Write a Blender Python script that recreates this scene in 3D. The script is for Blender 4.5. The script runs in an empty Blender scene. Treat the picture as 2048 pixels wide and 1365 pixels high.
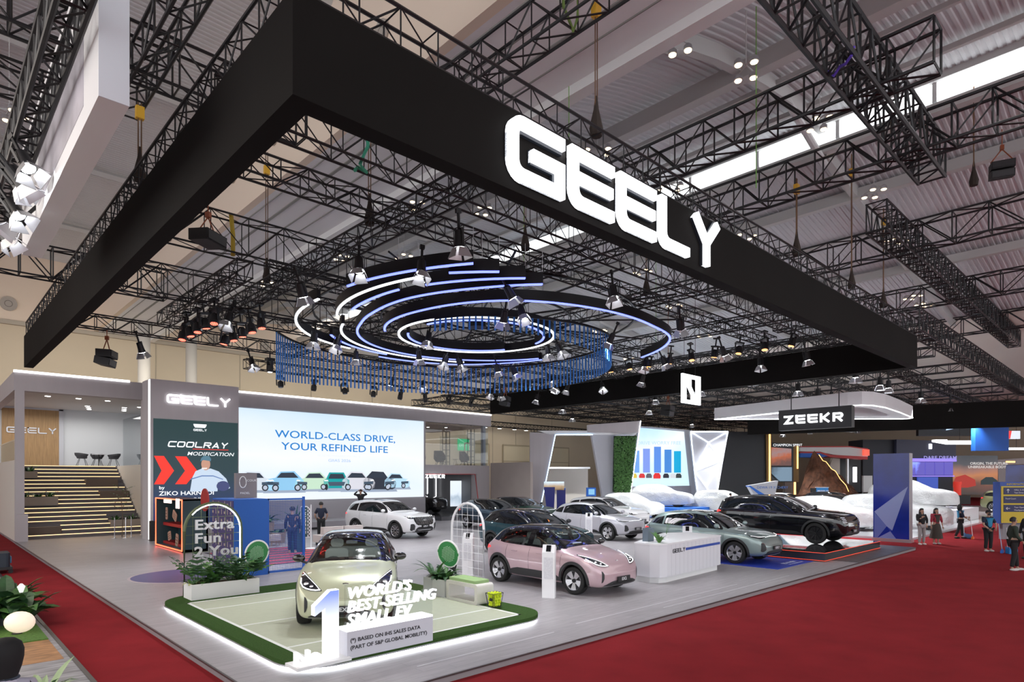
import bpy, bmesh, math, random
from mathutils import Vector as V, Matrix, noise
from mathutils.bvhtree import BVHTree
random.seed(7)
R = math.radians; PI = math.pi
sc = bpy.context.scene
col = sc.collection

# ------------------------------------------------------------------ camera, world, exposure
cd = bpy.data.cameras.new('camera'); cam = bpy.data.objects.new('camera', cd); col.objects.link(cam)
cam.location = (-3.20, -7.08, 2.90)
cam.rotation_euler = (R(90), 0, R(46.39 - 90))
cd.sensor_width = 36; cd.lens = 22.03; cd.shift_y = 0.134; cd.clip_end = 400
sc.camera = cam
wd = bpy.data.worlds.new('hall_ambient'); sc.world = wd; wd.use_nodes = True
wd.node_tree.nodes['Background'].inputs[0].default_value = (0.93, 0.96, 1.0, 1)
wd.node_tree.nodes['Background'].inputs[1].default_value = 1.45
sc.view_settings.view_transform = 'Standard'; sc.view_settings.look = 'None'
sc.view_settings.gamma = 1; sc.view_settings.use_curve_mapping = False
sc.view_settings.exposure = 0.55

def area(name, loc, size, energy, color=(1, 1, 1), rot=(0, 0, 0), sizey=None):
    l = bpy.data.lights.new(name, 'AREA'); l.energy = energy; l.color = color; l.size = size
    if sizey: l.shape = 'RECTANGLE'; l.size_y = sizey
    o = bpy.data.objects.new(name, l); col.objects.link(o); o.location = loc; o.rotation_euler = rot
    return o
# broad area lights: lamps of lounge and left stand, plus two added fills


area('aisle_fill_light', (14, -8, 11.5), 26, 420, (1, .97, .93), sizey=8)  # broad fill added to light the aisle carpet
area('lounge_ceiling_light', (3, 35.5, 6.6), 6, 130, (1, .97, .93), sizey=4)
area('back_wall_fill_light', (20, 36, 9.8), 44, 900, (1, .93, .80), rot=(R(55), 0, 0), sizey=1.2)  # wide warm fill added to brighten the cream back wall
area('left_stand_rig_light', (-7, 9, 8.8), 6, 520, (1, .90, .80), rot=(0, R(-38), 0), sizey=14)

# ------------------------------------------------------------------ materials
MATS = {}
def M(name, c=(.8, .8, .8), rough=.5, metal=0, emit=0, ec=None, coat=0, noise_=None, bump=None, alpha=1, spec=.5):
    if name in MATS: return MATS[name]
    m = bpy.data.materials.new(name); m.use_nodes = True; MATS[name] = m
    nt = m.node_tree; b = nt.nodes['Principled BSDF']
    b.inputs['Base Color'].default_value = (*c, 1); b.inputs['Roughness'].default_value = rough
    b.inputs['Metallic'].default_value = metal; b.inputs['Specular IOR Level'].default_value = spec
    if coat: b.inputs['Coat Weight'].default_value = coat; b.inputs['Coat Roughness'].default_value = .04
    if emit:
        b.inputs['Emission Color'].default_value = (*(ec or c), 1); b.inputs['Emission Strength'].default_value = emit
    if alpha < 1: b.inputs['Alpha'].default_value = alpha
    if noise_ or bump:
        tc = nt.nodes.new('ShaderNodeTexCoord')
    if noise_:                       # (scale, dark factor, stretch vector)
        s, k = noise_[0], noise_[1]
        mp = nt.nodes.new('ShaderNodeMapping'); mp.inputs['Scale'].default_value = noise_[2] if len(noise_) > 2 else (1, 1, 1)
        nz = nt.nodes.new('ShaderNodeTexNoise'); nz.inputs['Scale'].default_value = s; nz.inputs['Detail'].default_value = 6
        cr = nt.nodes.new('ShaderNodeMixRGB'); cr.inputs[1].default_value = (*[x * k for x in c], 1); cr.inputs[2].default_value = (*[min(1, x * (2 - k)) for x in c], 1)
        nt.links.new(tc.outputs['Object'], mp.inputs[0]); nt.links.new(mp.outputs[0], nz.inputs[0])
        rp = nt.nodes.new('ShaderNodeMapRange'); rp.inputs[1].default_value = .3; rp.inputs[2].default_value = .7
        nt.links.new(nz.outputs[0], rp.inputs[0]); nt.links.new(rp.outputs[0], cr.inputs[0]); nt.links.new(cr.outputs[0], b.inputs['Base Color'])
    if bump:
        nb = nt.nodes.new('ShaderNodeTexNoise'); nb.inputs['Scale'].default_value = bump[0]
        bp = nt.nodes.new('ShaderNodeBump'); bp.inputs['Strength'].default_value = bump[1]; bp.inputs['Distance'].default_value = .02
        nt.links.new(tc.outputs['Object'], nb.inputs[0]); nt.links.new(nb.outputs[0], bp.inputs['Height']); nt.links.new(bp.outputs[0], b.inputs['Normal'])
    return m

def glass_mat(name, tint, refl=.12):
    m = bpy.data.materials.new(name); m.use_nodes = True; MATS[name] = m; nt = m.node_tree
    for n in list(nt.nodes): nt.nodes.remove(n)
    o = nt.nodes.new('ShaderNodeOutputMaterial'); t = nt.nodes.new('ShaderNodeBsdfTransparent'); g = nt.nodes.new('ShaderNodeBsdfGlossy')
    t.inputs[0].default_value = (*tint, 1); g.inputs['Roughness'].default_value = .02
    lw = nt.nodes.new('ShaderNodeLayerWeight'); fr = nt.nodes.new('ShaderNodeMath'); fr.operation = 'POWER'; fr.inputs[1].default_value = 4; nt.links.new(lw.outputs['Facing'], fr.inputs[0])
    ad = nt.nodes.new('ShaderNodeMath'); ad.operation = 'ADD'; ad.inputs[1].default_value = refl + .04; ad.use_clamp = True
    mx = nt.nodes.new('ShaderNodeMixShader')
    nt.links.new(fr.outputs[0], ad.inputs[0]); nt.links.new(ad.outputs[0], mx.inputs[0]); nt.links.new(t.outputs[0], mx.inputs[1]); nt.links.new(g.outputs[0], mx.inputs[2]); nt.links.new(mx.outputs[0], o.inputs[0])
    return m

black = M('black_paint', (.012, .012, .014), .45)
truss_m = M('black_truss_steel', (.016, .016, .018), .42, .3)
white = M('white_lacquer', (.82, .82, .84), .35)
whitem = M('matt_white', (.80, .80, .80), .7)
led = M('white_led', (1, 1, 1), .5, emit=6, ec=(.93, .96, 1))
ledsoft = M('white_led_soft', (1, 1, 1), .5, emit=2.6, ec=(.95, .97, 1))
ledw = M('warm_led', (1, .8, .5), .5, emit=5, ec=(1, .70, .36))
ledb = M('blue_led', (.6, .65, 1), .5, emit=4, ec=(.42, .45, 1))
leaf1 = M('leaf_green', (.06, .16, .035), .45, noise_=(6, .6))
leaf2 = M('leaf_dark', (.03, .085, .03), .45, noise_=(6, .6))
soil = M('soil', (.11, .055, .03), .9, bump=(60, .8))
skin = M('skin', (.42, .25, .17), .55)
hair = M('hair_black', (.012, .011, .011), .6)
chrome = M('chrome', (.8, .8, .82), .15, 1)
alu = M('aluminium', (.6, .6, .62), .35, .9)
bluem = M('blue_paint', (.012, .13, .55), .5)
navy = M('navy_panel', (.008, .012, .16), .35)
red = M('red_paint', (.5, .02, .02), .4)

TMP = bpy.data.scenes.new('workbench')          # modifiers are evaluated here, away from the full scene
def tmp_graph():
    with bpy.context.temp_override(scene=TMP, view_layer=TMP.view_layers[0]): return bpy.context.evaluated_depsgraph_get()

# ------------------------------------------------------------------ mesh builder
class B:
    def __init__(s): s.v = []; s.f = []
    def add(s, vs, fs):
        n = len(s.v); s.v += [tuple(v) for v in vs]; s.f += [tuple(i + n for i in f) for f in fs]; return s
    def box(s, c, d, rz=0, m=None):
        x, y, z = d[0] / 2, d[1] / 2, d[2] / 2
        vs = [V((sx * x, sy * y, sz * z)) for sz in (-1, 1) for sx, sy in ((-1, -1), (1, -1), (1, 1), (-1, 1))]
        if m is None: m = Matrix.Rotation(rz, 3, 'Z')
        vs = [m @ v + V(c) for v in vs]
        return s.add(vs, [(3, 2, 1, 0), (4, 5, 6, 7), (0, 1, 5, 4), (1, 2, 6, 5), (2, 3, 7, 6), (3, 0, 4, 7)])
    def bb(s, a, b):
        return s.box([(a[i] + b[i]) / 2 for i in range(3)], [abs(b[i] - a[i]) for i in range(3)])
    def bar(s, p, q, r, n=6, r2=None, cap=True):
        p, q = V(p), V(q); d = q - p
        if d.length < 1e-6: return s
        d.normalize(); u = d.orthogonal().normalized(); w = d.cross(u); r2 = r if r2 is None else r2
        vs = []
        for k in range(n):
            a = 2 * PI * (k + .5) / n; e = u * math.cos(a) + w * math.sin(a); vs += [p + e * r, q + e * r2]
        fs = [(2 * k, 2 * ((k + 1) % n), 2 * ((k + 1) % n) + 1, 2 * k + 1) for k in range(n)]
        if cap: fs += [tuple(2 * k for k in reversed(range(n))), tuple(2 * k + 1 for k in range(n))]
        return s.add(vs, fs)
    def tube(s, pts, r, n=6, closed=False, flat=None):
        pts = [V(p) for p in pts]; m = len(pts); vs = []
        for i, p in enumerate(pts):
            a = pts[i - 1] if (i or closed) else p; b = pts[(i + 1) % m] if (i < m - 1 or closed) else p
            d = (b - a).normalized(); u = V((0, 0, 1)).cross(d)
            if u.length < 1e-3: u = V((1, 0, 0)).cross(d)
            u.normalize(); w = d.cross(u); rr = r[i] if isinstance(r, (list, tuple)) else r
            for k in range(n):
                t = 2 * PI * (k + .5) / n; vs.append(p + (u * math.cos(t) + w * math.sin(t)) * rr)
        fs = []
        for i in range(m if closed else m - 1):
            j = (i + 1) % m
            for k in range(n):
                l = (k + 1) % n; fs.append((i * n + k, i * n + l, j * n + l, j * n + k))
        if not closed: fs += [tuple(reversed(range(n))), tuple(range((m - 1) * n, m * n))]
        return s.add(vs, fs)
    def prism(s, poly, z0, z1):
        n = len(poly); vs = [(p[0], p[1], z0) for p in poly] + [(p[0], p[1], z1) for p in poly]
        return s.add(vs, [tuple(reversed(range(n))), tuple(range(n, 2 * n))] + [(i, (i + 1) % n, n + (i + 1) % n, n + i) for i in range(n)])
    def xprism(s, poly, x0, x1):     # poly in (y,z), extruded along x
        n = len(poly); vs = [(x0, p[0], p[1]) for p in poly] + [(x1, p[0], p[1]) for p in poly]
        return s.add(vs, [tuple(reversed(range(n))), tuple(range(n, 2 * n))] + [(i, (i + 1) % n, n + (i + 1) % n, n + i) for i in range(n)])
    def yprism(s, poly, y0, y1):     # poly in (x,z), extruded along y
        n = len(poly); vs = [(p[0], y0, p[1]) for p in poly] + [(p[0], y1, p[1]) for p in poly]
        return s.add(vs, [tuple(range(n)), tuple(reversed(range(n, 2 * n)))] + [(i, n + i, n + (i + 1) % n, (i + 1) % n) for i in range(n)])
    def lathe(s, prof, n=16, c=(0, 0, 0), axis='z', cap=True):
        vs = []
        for r, h in prof:
            for k in range(n):
                a = 2 * PI * k / n; x, y = r * math.cos(a), r * math.sin(a)
                p = (x, y, h) if axis == 'z' else ((x, h, y) if axis == 'y' else (h, x, y))
                vs.append((p[0] + c[0], p[1] + c[1], p[2] + c[2]))
        m = len(prof); fs = [(i * n + k, i * n + (k + 1) % n, (i + 1) * n + (k + 1) % n, (i + 1) * n + k) for i in range(m - 1) for k in range(n)]
        if cap and prof[0][0] > 1e-5: fs.append(tuple(reversed(range(n))))
        if cap and prof[-1][0] > 1e-5: fs.append(tuple(range((m - 1) * n, m * n)))
        return s.add(vs, fs)
    def ball(s, c, r, n=10, m=7, sc_=(1, 1, 1)):
        pr = [(max(1e-6, math.sin(PI * i / m)) * r, -math.cos(PI * i / m) * r) for i in range(m + 1)]
        b = B().lathe(pr, n)
        return s.add([(v[0] * sc_[0] + c[0], v[1] * sc_[1] + c[1], v[2] * sc_[2] + c[2]) for v in b.v], b.f)
    def quad(s, *p): return s.add(p, [tuple(range(len(p)))])
    def xf(s, m): s.v = [tuple(m @ V(v)) for v in s.v]; return s
    def join(s, o): return s.add(o.v, o.f)
    def mesh(s, name, mat, smooth=False, fix=True):
        me = bpy.data.meshes.new(name); me.from_pydata(s.v, [], s.f)
        if fix:
            bm = bmesh.new(); bm.from_mesh(me); bmesh.ops.recalc_face_normals(bm, faces=bm.faces); bm.to_mesh(me); bm.free()
        if mat: me.materials.append(mat)
        if smooth:
            me.polygons.foreach_set('use_smooth', [True] * len(me.polygons))
            try: me.set_sharp_from_angle(angle=R(smooth if smooth is not True else 40))
            except Exception: pass
        return me

def link(name, me, parent=None, loc=(0, 0, 0), rz=0, **kw):
    o = bpy.data.objects.new(name, me); col.objects.link(o); o.location = loc; o.rotation_euler = (0, 0, rz)
    if parent: o.parent = parent
    for k, v in kw.items(): o[k] = v
    return o
def part(name, b, mat, parent, smooth=False, **kw): return link(name, b.mesh(name, mat, smooth), parent, **kw)
def thing(name, label, cat, loc=(0, 0, 0), rz=0, group=None):
    o = link(name, None, None, loc, rz); o['label'] = label; o['category'] = cat; o.empty_display_size = .1
    if group: o['group'] = group
    return o
def one(name, b, mat, label, cat, loc=(0, 0, 0), rz=0, group=None, smooth=False):
    o = link(name, b.mesh(name, mat, smooth) if isinstance(b, B) else b, None, loc, rz); o['label'] = label; o['category'] = cat
    if group: o['group'] = group
    return o
def struct(name, b, mat, parent=None, smooth=False):
    o = link(name, b.mesh(name, mat, smooth), parent)
    if not parent: o['kind'] = 'structure'
    return o
def copy_tree(o, parent=None):
    c = o.copy(); col.objects.link(c); c.parent = parent
    for ch in list(o.children): copy_tree(ch, c)
    return c
def dup(root, loc, rz=0, label=None, group=None):
    c = copy_tree(root); c.location = loc; c.rotation_euler = (0, 0, rz)
    if label: c['label'] = label
    if group: c['group'] = group
    return c
def interp(pts, x):
    """smooth monotone-ish cubic through (x,y) points sorted by x"""
    n = len(pts)
    if x <= pts[0][0]: return pts[0][1]
    if x >= pts[-1][0]: return pts[-1][1]
    for i in range(n - 1):
        if x <= pts[i + 1][0]:
            x0, y0 = pts[i]; x1, y1 = pts[i + 1]; h = x1 - x0; t = (x - x0) / h; d = (y1 - y0) / h
            def sl(j):
                if j == 0 or j == n - 1: return d if n < 3 else ((pts[1][1] - pts[0][1]) / (pts[1][0] - pts[0][0]) if j == 0 else (pts[-1][1] - pts[-2][1]) / (pts[-1][0] - pts[-2][0]))
                a = (pts[j][1] - pts[j - 1][1]) / (pts[j][0] - pts[j - 1][0]); b = (pts[j + 1][1] - pts[j][1]) / (pts[j + 1][0] - pts[j][0])
                return 0 if a * b <= 0 else 2 * a * b / (a + b)
            m0, m1 = sl(i), sl(i + 1)
            return (2*t**3 - 3*t*t + 1) * y0 + (t**3 - 2*t*t + t) * h * m0 + (-2*t**3 + 3*t*t) * y1 + (t**3 - t*t) * h * m1
def rrect(x0, y0, x1, y1, r, n=6):
    out = []
    for cx, cy, a in ((x1 - r, y1 - r, 0), (x0 + r, y1 - r, 90), (x0 + r, y0 + r, 180), (x1 - r, y0 + r, 270)):
        for k in range(n + 1):
            t = R(a + 90 * k / n); out.append((cx + r * math.cos(t), cy + r * math.sin(t)))
    return out

# ------------------------------------------------------------------ lettering
def text_b(s, size=1, depth=.01, xs=1.0, bold=0, shear=0, align='LEFT', sp=1.0):
    cu = bpy.data.curves.new('t', 'FONT'); cu.body = s; cu.size = size; cu.extrude = depth / 2; cu.offset = bold; cu.shear = shear; cu.align_x = align; cu.resolution_u = 3; cu.space_character = sp
    o = bpy.data.objects.new('t', cu); col.objects.link(o)
    me = o.to_mesh(); b = B(); b.v = [(v.co.x * xs, v.co.y, v.co.z) for v in me.vertices]; b.f = [tuple(p.vertices) for p in me.polygons]
    o.to_mesh_clear(); bpy.data.objects.remove(o); bpy.data.curves.remove(cu)
    return b
def glyphs(b):
    """splits a line of lettering into one builder per letter"""
    par = list(range(len(b.v)))
    def find(i):
        while par[i] != i: par[i] = par[par[i]]; i = par[i]
        return i
    for f in b.f:
        for i in f[1:]: par[find(i)] = find(f[0])
    comp = {}
    for f in b.f: comp.setdefault(find(f[0]), []).append(f)
    items = []
    for fs in comp.values():
        xs = [b.v[i][0] for f in fs for i in f]; items.append([min(xs), max(xs), fs])
    items.sort(key=lambda q: q[0]); out = []
    for q in items:
        if out and q[0] < out[-1][1] - .25 * (q[1] - q[0]): out[-1][1] = max(out[-1][1], q[1]); out[-1][2] += q[2]
        else: out.append(q)
    res = []
    for _, _, fs in out:
        ids = sorted({i for f in fs for i in f}); mp = {v: k for k, v in enumerate(ids)}; g = B(); g.v = [b.v[i] for i in ids]; g.f = [tuple(mp[i] for i in f) for f in fs]; res.append(g)
    return res
def face_m(origin, ang, tilt=0):
    """maps local x right, y up, z out of the face; ang = heading of local x in the ground plane"""
    x = V((math.cos(ang), math.sin(ang), 0)); n = V((math.sin(ang), -math.cos(ang), 0)); u = V((0, 0, 1))
    m = Matrix(((x.x, u.x, n.x), (x.y, u.y, n.y), (x.z, u.z, n.z)))
    return Matrix.Translation(V(origin)) @ (m.to_4x4() @ Matrix.Rotation(tilt, 4, 'X'))
def stroke(pts, t, z0, z1, closed=False):
    """thick polyline with mitred joints, as a solid"""
    n = len(pts); L = []; Rr = []
    for i in range(n):
        p = V(pts[i]).to_2d(); a = V(pts[i - 1]).to_2d() if i or closed else None; b = V(pts[(i + 1) % n]).to_2d() if i < n - 1 or closed else None
        d1 = (p - a).normalized() if a is not None else None; d2 = (b - p).normalized() if b is not None else None
        d1 = d1 or d2; d2 = d2 or d1
        nn = V((-(d1.y + d2.y), d1.x + d2.x)).normalized(); k = t / 2 / max(.35, nn.dot(V((-d1.y, d1.x))))
        L.append(p + nn * k); Rr.append(p - nn * k)
    b = B(); vs = [(*q, z) for z in (z0, z1) for q in L] + [(*q, z) for z in (z0, z1) for q in Rr]; fs = []
    for i in range(n if closed else n - 1):
        j = (i + 1) % n
        fs += [(n + i, 3 * n + i, 3 * n + j, n + j), (i, j, 2 * n + j, 2 * n + i), (i, n + i, n + j, j), (2 * n + i, 2 * n + j, 3 * n + j, 3 * n + i)]
    if not closed: fs += [(0, 2 * n, 3 * n, n), (n - 1, 2 * n - 1, 4 * n - 1, 3 * n - 1)]
    return b.add(vs, fs)
def arcp(cx, cy, r, a0, a1, n=5): return [(cx + r * math.cos(R(a0 + (a1 - a0) * k / n)), cy + r * math.sin(R(a0 + (a1 - a0) * k / n))) for k in range(n + 1)]
def wide(ch, w, h, t, z0, z1):
    """one letter of the wide squared alphabet, in a w x h cell"""
    a = t / 2; x0, x1, y0, y1 = a, w - a, a, h - a; r = h * .2; m = h / 2; b = B(); S = lambda p, c=False: b.join(stroke(p, t, z0, z1, c))
    if ch == 'G': S([(w, y1)] + arcp(x0 + r, y1 - r, r, 90, 180) + arcp(x0 + r, y0 + r, r, 180, 270) + [(x1, y0), (x1, m - a * .2), (w * .40, m - a * .2)])
    elif ch == 'E':
        S([(x0, h)] + arcp(x0 + r, y0 + r, r, 180, 270) + [(w, y0)]); S([(0, y1), (w, y1)]); S([(x0, m), (w * .97, m)])
    elif ch == 'L': S([(x0, h)] + arcp(x0 + r, y0 + r, r, 180, 270) + [(w, y0)])
    elif ch == 'Y': S([(t * .6, h), (w / 2, m), (w / 2, 0)]); S([(w - t * .6, h), (w / 2, m), (w / 2, m - .01 * h)])
    elif ch == 'Z': S([(0, y1), (x1 - t * .4, y1), (x0 + t * .4, y0), (w, y0)])
    elif ch == 'K': S([(x0, 0), (x0, h)]); S([(w - a, h), (w * .3, m), (w - a, 0)])
    elif ch == 'R': S([(x0, 0), (x0, y1), (w - r - a, y1)] + arcp(x1 - r, y1 - r, r, 90, -90)[1:] + [(x0, y1 - 2 * r)]); S([(w * .45, y1 - 2 * r), (w - a, 0)])
    elif ch == 'C': S([(w, y1)] + arcp(x0 + r, y1 - r, r, 90, 180) + arcp(x0 + r, y0 + r, r, 180, 270) + [(w, y0)])
    elif ch == 'O': S(arcp(x1 - r, y1 - r, r, 0, 90) + arcp(x0 + r, y1 - r, r, 90, 180) + arcp(x0 + r, y0 + r, r, 180, 270) + arcp(x1 - r, y0 + r, r, 270, 360), True)
    elif ch == 'A': S([(a, 0), (w / 2, y1), (w - a, 0)]); S([(w * .25, h * .28), (w * .75, h * .28)])
    elif ch == 'D': S([(x0, y1)] + arcp(x1 - r, y1 - r, r, 90, 0) + arcp(x1 - r, y0 + r, r, 0, -90) + [(x0, y0)], True)
    elif ch == '-': S([(0, m), (w, m)])
    return b
def word(s, h, t, w, gap, z0=0, z1=.05, slant=0):
    out = []; x = 0
    for ch in s:
        if ch == ' ': x += w * .6; continue
        b = wide(ch, w, h, t, z0, z1); b.v = [(v[0] + x + slant * v[1], v[1], v[2]) for v in b.v]; out.append((ch, b)); x += w + gap
    return out, x - gap
# ================================================================== the hall
carpet = M('red_carpet', (.27, .020, .026), .95, noise_=(1.2, .88), bump=(400, .5), spec=.1)
cream = M('cream_wall', (.62, .53, .40), .7, noise_=(.25, .96))
creamc = M('cream_bulkhead', (.80, .67, .55), .8)
soff = M('white_fabric_ceiling', (.80, .80, .82), .8, noise_=(.3, .95))
corr = M('corrugated_roof_sheet', (.60, .62, .64), .6, 0, noise_=(.15, .94))
steel = M('grey_roof_steel', (.55, .55, .54), .6)
struct('floor', B().bb((-40, -30, -.2), (115, 46, 0)), carpet)

def ywall(name, y, x0, x1, z0, z1, mat, t=.3): return struct(name, B().bb((x0, y, z0), (x1, y + t, z1)), mat)
wb = ywall('wall_back', 44, -40, 115, 0, 12.9, cream)
for i, x in enumerate((9.5, 15.5, 21.5, 27.5, 33, 36.5, 42.5, 46, 52)):       # sheet joints and the tall doors of the back wall
    struct('wall_joint', B().bb((x, 43.97, 0), (x + .06, 44.0, 12.9)), M('wall_joint_grey', (.42, .37, .29), .8), wb)
for i, (x, w, h) in enumerate(((38.5, 3.4, 6.6), (44, 4.2, 6.6), (51, 4, 6.6))):
    d = struct('door_%d' % (i + 1), B().bb((x, 43.9, 0), (x + w, 44, h)), M('cream_door', (.66, .58, .42), .6))
    for xx in (x, x + w): struct('frame', B().bb((xx - .07, 43.86, 0), (xx + .07, 43.98, h)), M('door_frame', (.40, .34, .24), .6), d)
    struct('frame', B().bb((x, 43.86, h - .1), (x + w, 43.98, h + .06)), MATS['door_frame'], d)
    struct('frame', B().bb((x, 43.86, h * .72), (x + w, 43.95, h * .72 + .08)), MATS['door_frame'], d)
struct('wall_right', B().bb((112, -30, 0), (112.3, 46, 14)), cream)
struct('trim_1', B().bb((-40, 43.7, 12.7), (60, 44, 12.95)), M('ledge', (.45, .40, .33), .7))
struct('wall_upper', B().bb((-40, 43.9, 12.9), (60, 44.2, 17.4)), creamc)
# roof: corrugated sheets with ribs running in x, laid as real waves along y
def corrugated(name, prof, y0, y1, pitch=.21, amp=.03):
    b = B(); ys = []; y = y0
    while y < y1:
        for f_, h in ((0, 0), (.36, 0), (.5, 1), (.86, 1)): ys.append((y + f_ * pitch, h * amp))
        y += pitch
    n = len(prof)
    b.v = [(x, yy, z - h) for yy, h in ys for x, z in prof]
    b.f = [(i * n + k, i * n + k + 1, (i + 1) * n + k + 1, (i + 1) * n + k) for i in range(len(ys) - 1) for k in range(n - 1)]
    o = link(name, b.mesh(name, corr, fix=False)); o['kind'] = 'structure'; return o
corrugated('roof_left', [(-40, 17.3), (-18, 17.6), (5.8, 17.3)], -30, 44)
struct('wall_bulkhead', B().bb((5.7, -30, 13.0), (5.95, 44, 17.4)), creamc)
cs = struct('ceiling', B().bb((5.95, -30, 13.0), (9.0, 44, 13.12)), soff)
for x, w, m in ((6.15, .03, 'seam'), (6.75, .10, 'seam'), (7.55, .05, 'seam'), (8.15, .03, 'seam')):
    struct('seam_strip', B().bb((x, -30, 12.965), (x + w, 44, 13.0)), M('grey_seam', (.27, .27, .26), .7), cs)
struct('trim_2', B().bb((9.0, -30, 12.75), (9.35, 44, 13.5)), M('pale_steel', (.8, .8, .8), .6))
arch = [(9.3, 13.4), (10.2, 13.95), (11.3, 14.4), (12.6, 14.78), (14, 15.08), (15.6, 15.36), (17.2, 15.55), (18.8, 15.68), (20.3, 15.74)]
corrugated('roof_middle', arch, -30, 44)
low = [(20.4, 14.9), (25, 14.2), (31, 13.25), (40, 12.1)]
corrugated('roof_right', low, -30, 44)
struct('ceiling_far', B().bb((40, -30, 12.0), (115, 46, 12.2)), M('pale_ceiling', (.72, .66, .60), .8))
# steel beams along y under the sheets
for n_, (x, z, w, h) in enumerate(((13.9, 14.85, .35, .5), (23.6, 14.3, .3, .4), (31, 13.1, .3, .35), (-3, 17.2, .3, .4), (20.2, 15.75, .3, .25), (20.2, 14.8, .35, .3), (18.6, 15.55, .14, .16), (27.2, 13.75, .12, .14), (16.2, 15.3, .12, .14))):
    struct('trim_%d' % (n_ + 3), B().bb((x, -30, z - h), (x + w, 44, z)), steel)
k_ = 12
for y in (-15.5, -7, 1.5, 10, 18.5, 27, 35.5):        # rafters along x
    pts = arch; b = B()
    for (xa, za), (xb, zb) in zip(pts[:-1], pts[1:]):
        b.add([(xa, y - .12, za - .5), (xb, y - .12, zb - .5), (xb, y + .12, zb - .5), (xa, y + .12, za - .5), (xa, y - .12, za - .05), (xb, y - .12, zb - .05), (xb, y + .12, zb - .05), (xa, y + .12, za - .05)],
              [(0, 1, 2, 3), (0, 4, 5, 1), (3, 2, 6, 7)])
    for (xa, za), (xb, zb) in zip(low[:-1], low[1:]):
        b.add([(xa, y - .12, za - .45), (xb, y - .12, zb - .45), (xb, y + .12, zb - .45), (xa, y + .12, za - .45), (xa, y - .12, za - .05), (xb, y - .12, zb - .05), (xb, y + .12, zb - .05), (xa, y + .12, za - .05)],
              [(0, 1, 2, 3), (0, 4, 5, 1), (3, 2, 6, 7)])
    struct('trim_%d' % k_, b, steel); k_ += 1
    struct('trim_%d' % k_, B().bar((-40, y, 17.0), (5.7, y, 17.0), .16, 4), steel); k_ += 1
    struct('trim_%d' % k_, B().bar((17.3, y, 15.2), (20.6, y, 14.2), .13, 10), M('light_steel', (.62, .62, .62), .5)); k_ += 1
day = M('daylight_pane', (1, 1, 1), .5, emit=2.2, ec=(.95, .98, 1))
w_ = 1
for y in [(-28 + 2.9 * i) for i in range(14)]:        # the clerestory band of daylight
    f = struct('window_%d' % w_, B().bb((20.38, y + .06, 14.98), (20.42, y + 2.84, 15.52)), day)
    struct('frame', B().bb((20.33, y - .06, 14.9), (20.4, y + .06, 15.6)), M('light_steel'), f); w_ += 1
for i, (x, y) in enumerate(((7.6, 39), (10.9, 40.5))):
    struct('column_%d' % (i + 1), B().bar((x, y, 0), (x, y, 13), .36, 20), M('concrete_grey', (.45, .43, .41), .7), smooth=True)
# round air diffusers on the bulkhead and back wall
dif = M('diffuser_grey', (.20, .18, .16), .6)
def diffuser(loc, ax, where, r=.33):
    t = thing('air_diffuser', 'round grey air diffuser ' + where, 'air vent', loc, 0, 'round ceiling air diffusers')
    def ring(r0, r1, h): return B().lathe([(r0, 0), (r1, 0), (r1, h), (r0, h * .7)], 18, axis=ax)
    part('rim', ring(r * .8, r, -.06), M('diffuser_rim', (.42, .38, .34), .6), t); part('cone', B().lathe([(r * .8, -.01), (r * .4, -.05), (r * .36, -.01), (.01, -.03)], 18, axis=ax), dif, t)
for i, (y, z) in enumerate(((7.2, 14.6), (10.5, 14.6), (14, 14.6), (17.8, 14.6), (21.6, 14.6), (26, 14.6), (31, 14.6))):
    diffuser((5.68, y, z), 'x', 'on the cream bulkhead, number %s from the front' % ('one two three four five six seven'.split()[i]))
for i, (x, z) in enumerate(((1.1, 14.0), (13.5, 13.6), (17.5, 13.6))):
    diffuser((x, 43.85, z), 'y', 'high on the cream back wall ' + ('at the far left', 'behind the red stage lights', 'behind the blue slat curtain')[i], .45)

# ================================================================== stand floors
def floor_mat():
    m = bpy.data.materials.new('grey_wood_vinyl'); m.use_nodes = True; MATS['grey_wood_vinyl'] = m; nt = m.node_tree; b = nt.nodes['Principled BSDF']
    tc = nt.nodes.new('ShaderNodeTexCoord'); br = nt.nodes.new('ShaderNodeTexBrick'); mp = nt.nodes.new('ShaderNodeMapping')
    br.offset = .37; br.inputs['Brick Width'].default_value = 1.3; br.inputs['Row Height'].default_value = .19; br.inputs['Scale'].default_value = 1; br.inputs['Mortar Size'].default_value = .004
    br.inputs['Color1'].default_value = (.335, .315, .33, 1); br.inputs['Color2'].default_value = (.375, .355, .37, 1); br.inputs['Mortar'].default_value = (.24, .23, .24, 1)
    nz = nt.nodes.new('ShaderNodeTexNoise'); nz.inputs['Scale'].default_value = 3; nz.inputs['Detail'].default_value = 8; mp.inputs['Scale'].default_value = (.8, 9, 1)
    mx = nt.nodes.new('ShaderNodeMixRGB'); mx.blend_type = 'MULTIPLY'; mx.inputs[0].default_value = .5
    rp = nt.nodes.new('ShaderNodeMapRange'); rp.inputs[1].default_value = .25; rp.inputs[2].default_value = .75; rp.inputs[3].default_value = .62; rp.inputs[4].default_value = 1.2
    nt.links.new(tc.outputs['Object'], br.inputs[0]); nt.links.new(tc.outputs['Object'], mp.inputs[0]); nt.links.new(mp.outputs[0], nz.inputs[0]); nt.links.new(nz.outputs[0], rp.inputs[0])
    nt.links.new(br.outputs[0], mx.inputs[1]); nt.links.new(rp.outputs[0], mx.inputs[2]); nt.links.new(mx.outputs[0], b.inputs['Base Color'])
    b.inputs['Roughness'].default_value = .38
    return m
vinyl = floor_mat()
fl = struct('floor_stand', B().bb((0, 0, 0), (26, 40, .1)), vinyl)
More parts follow.
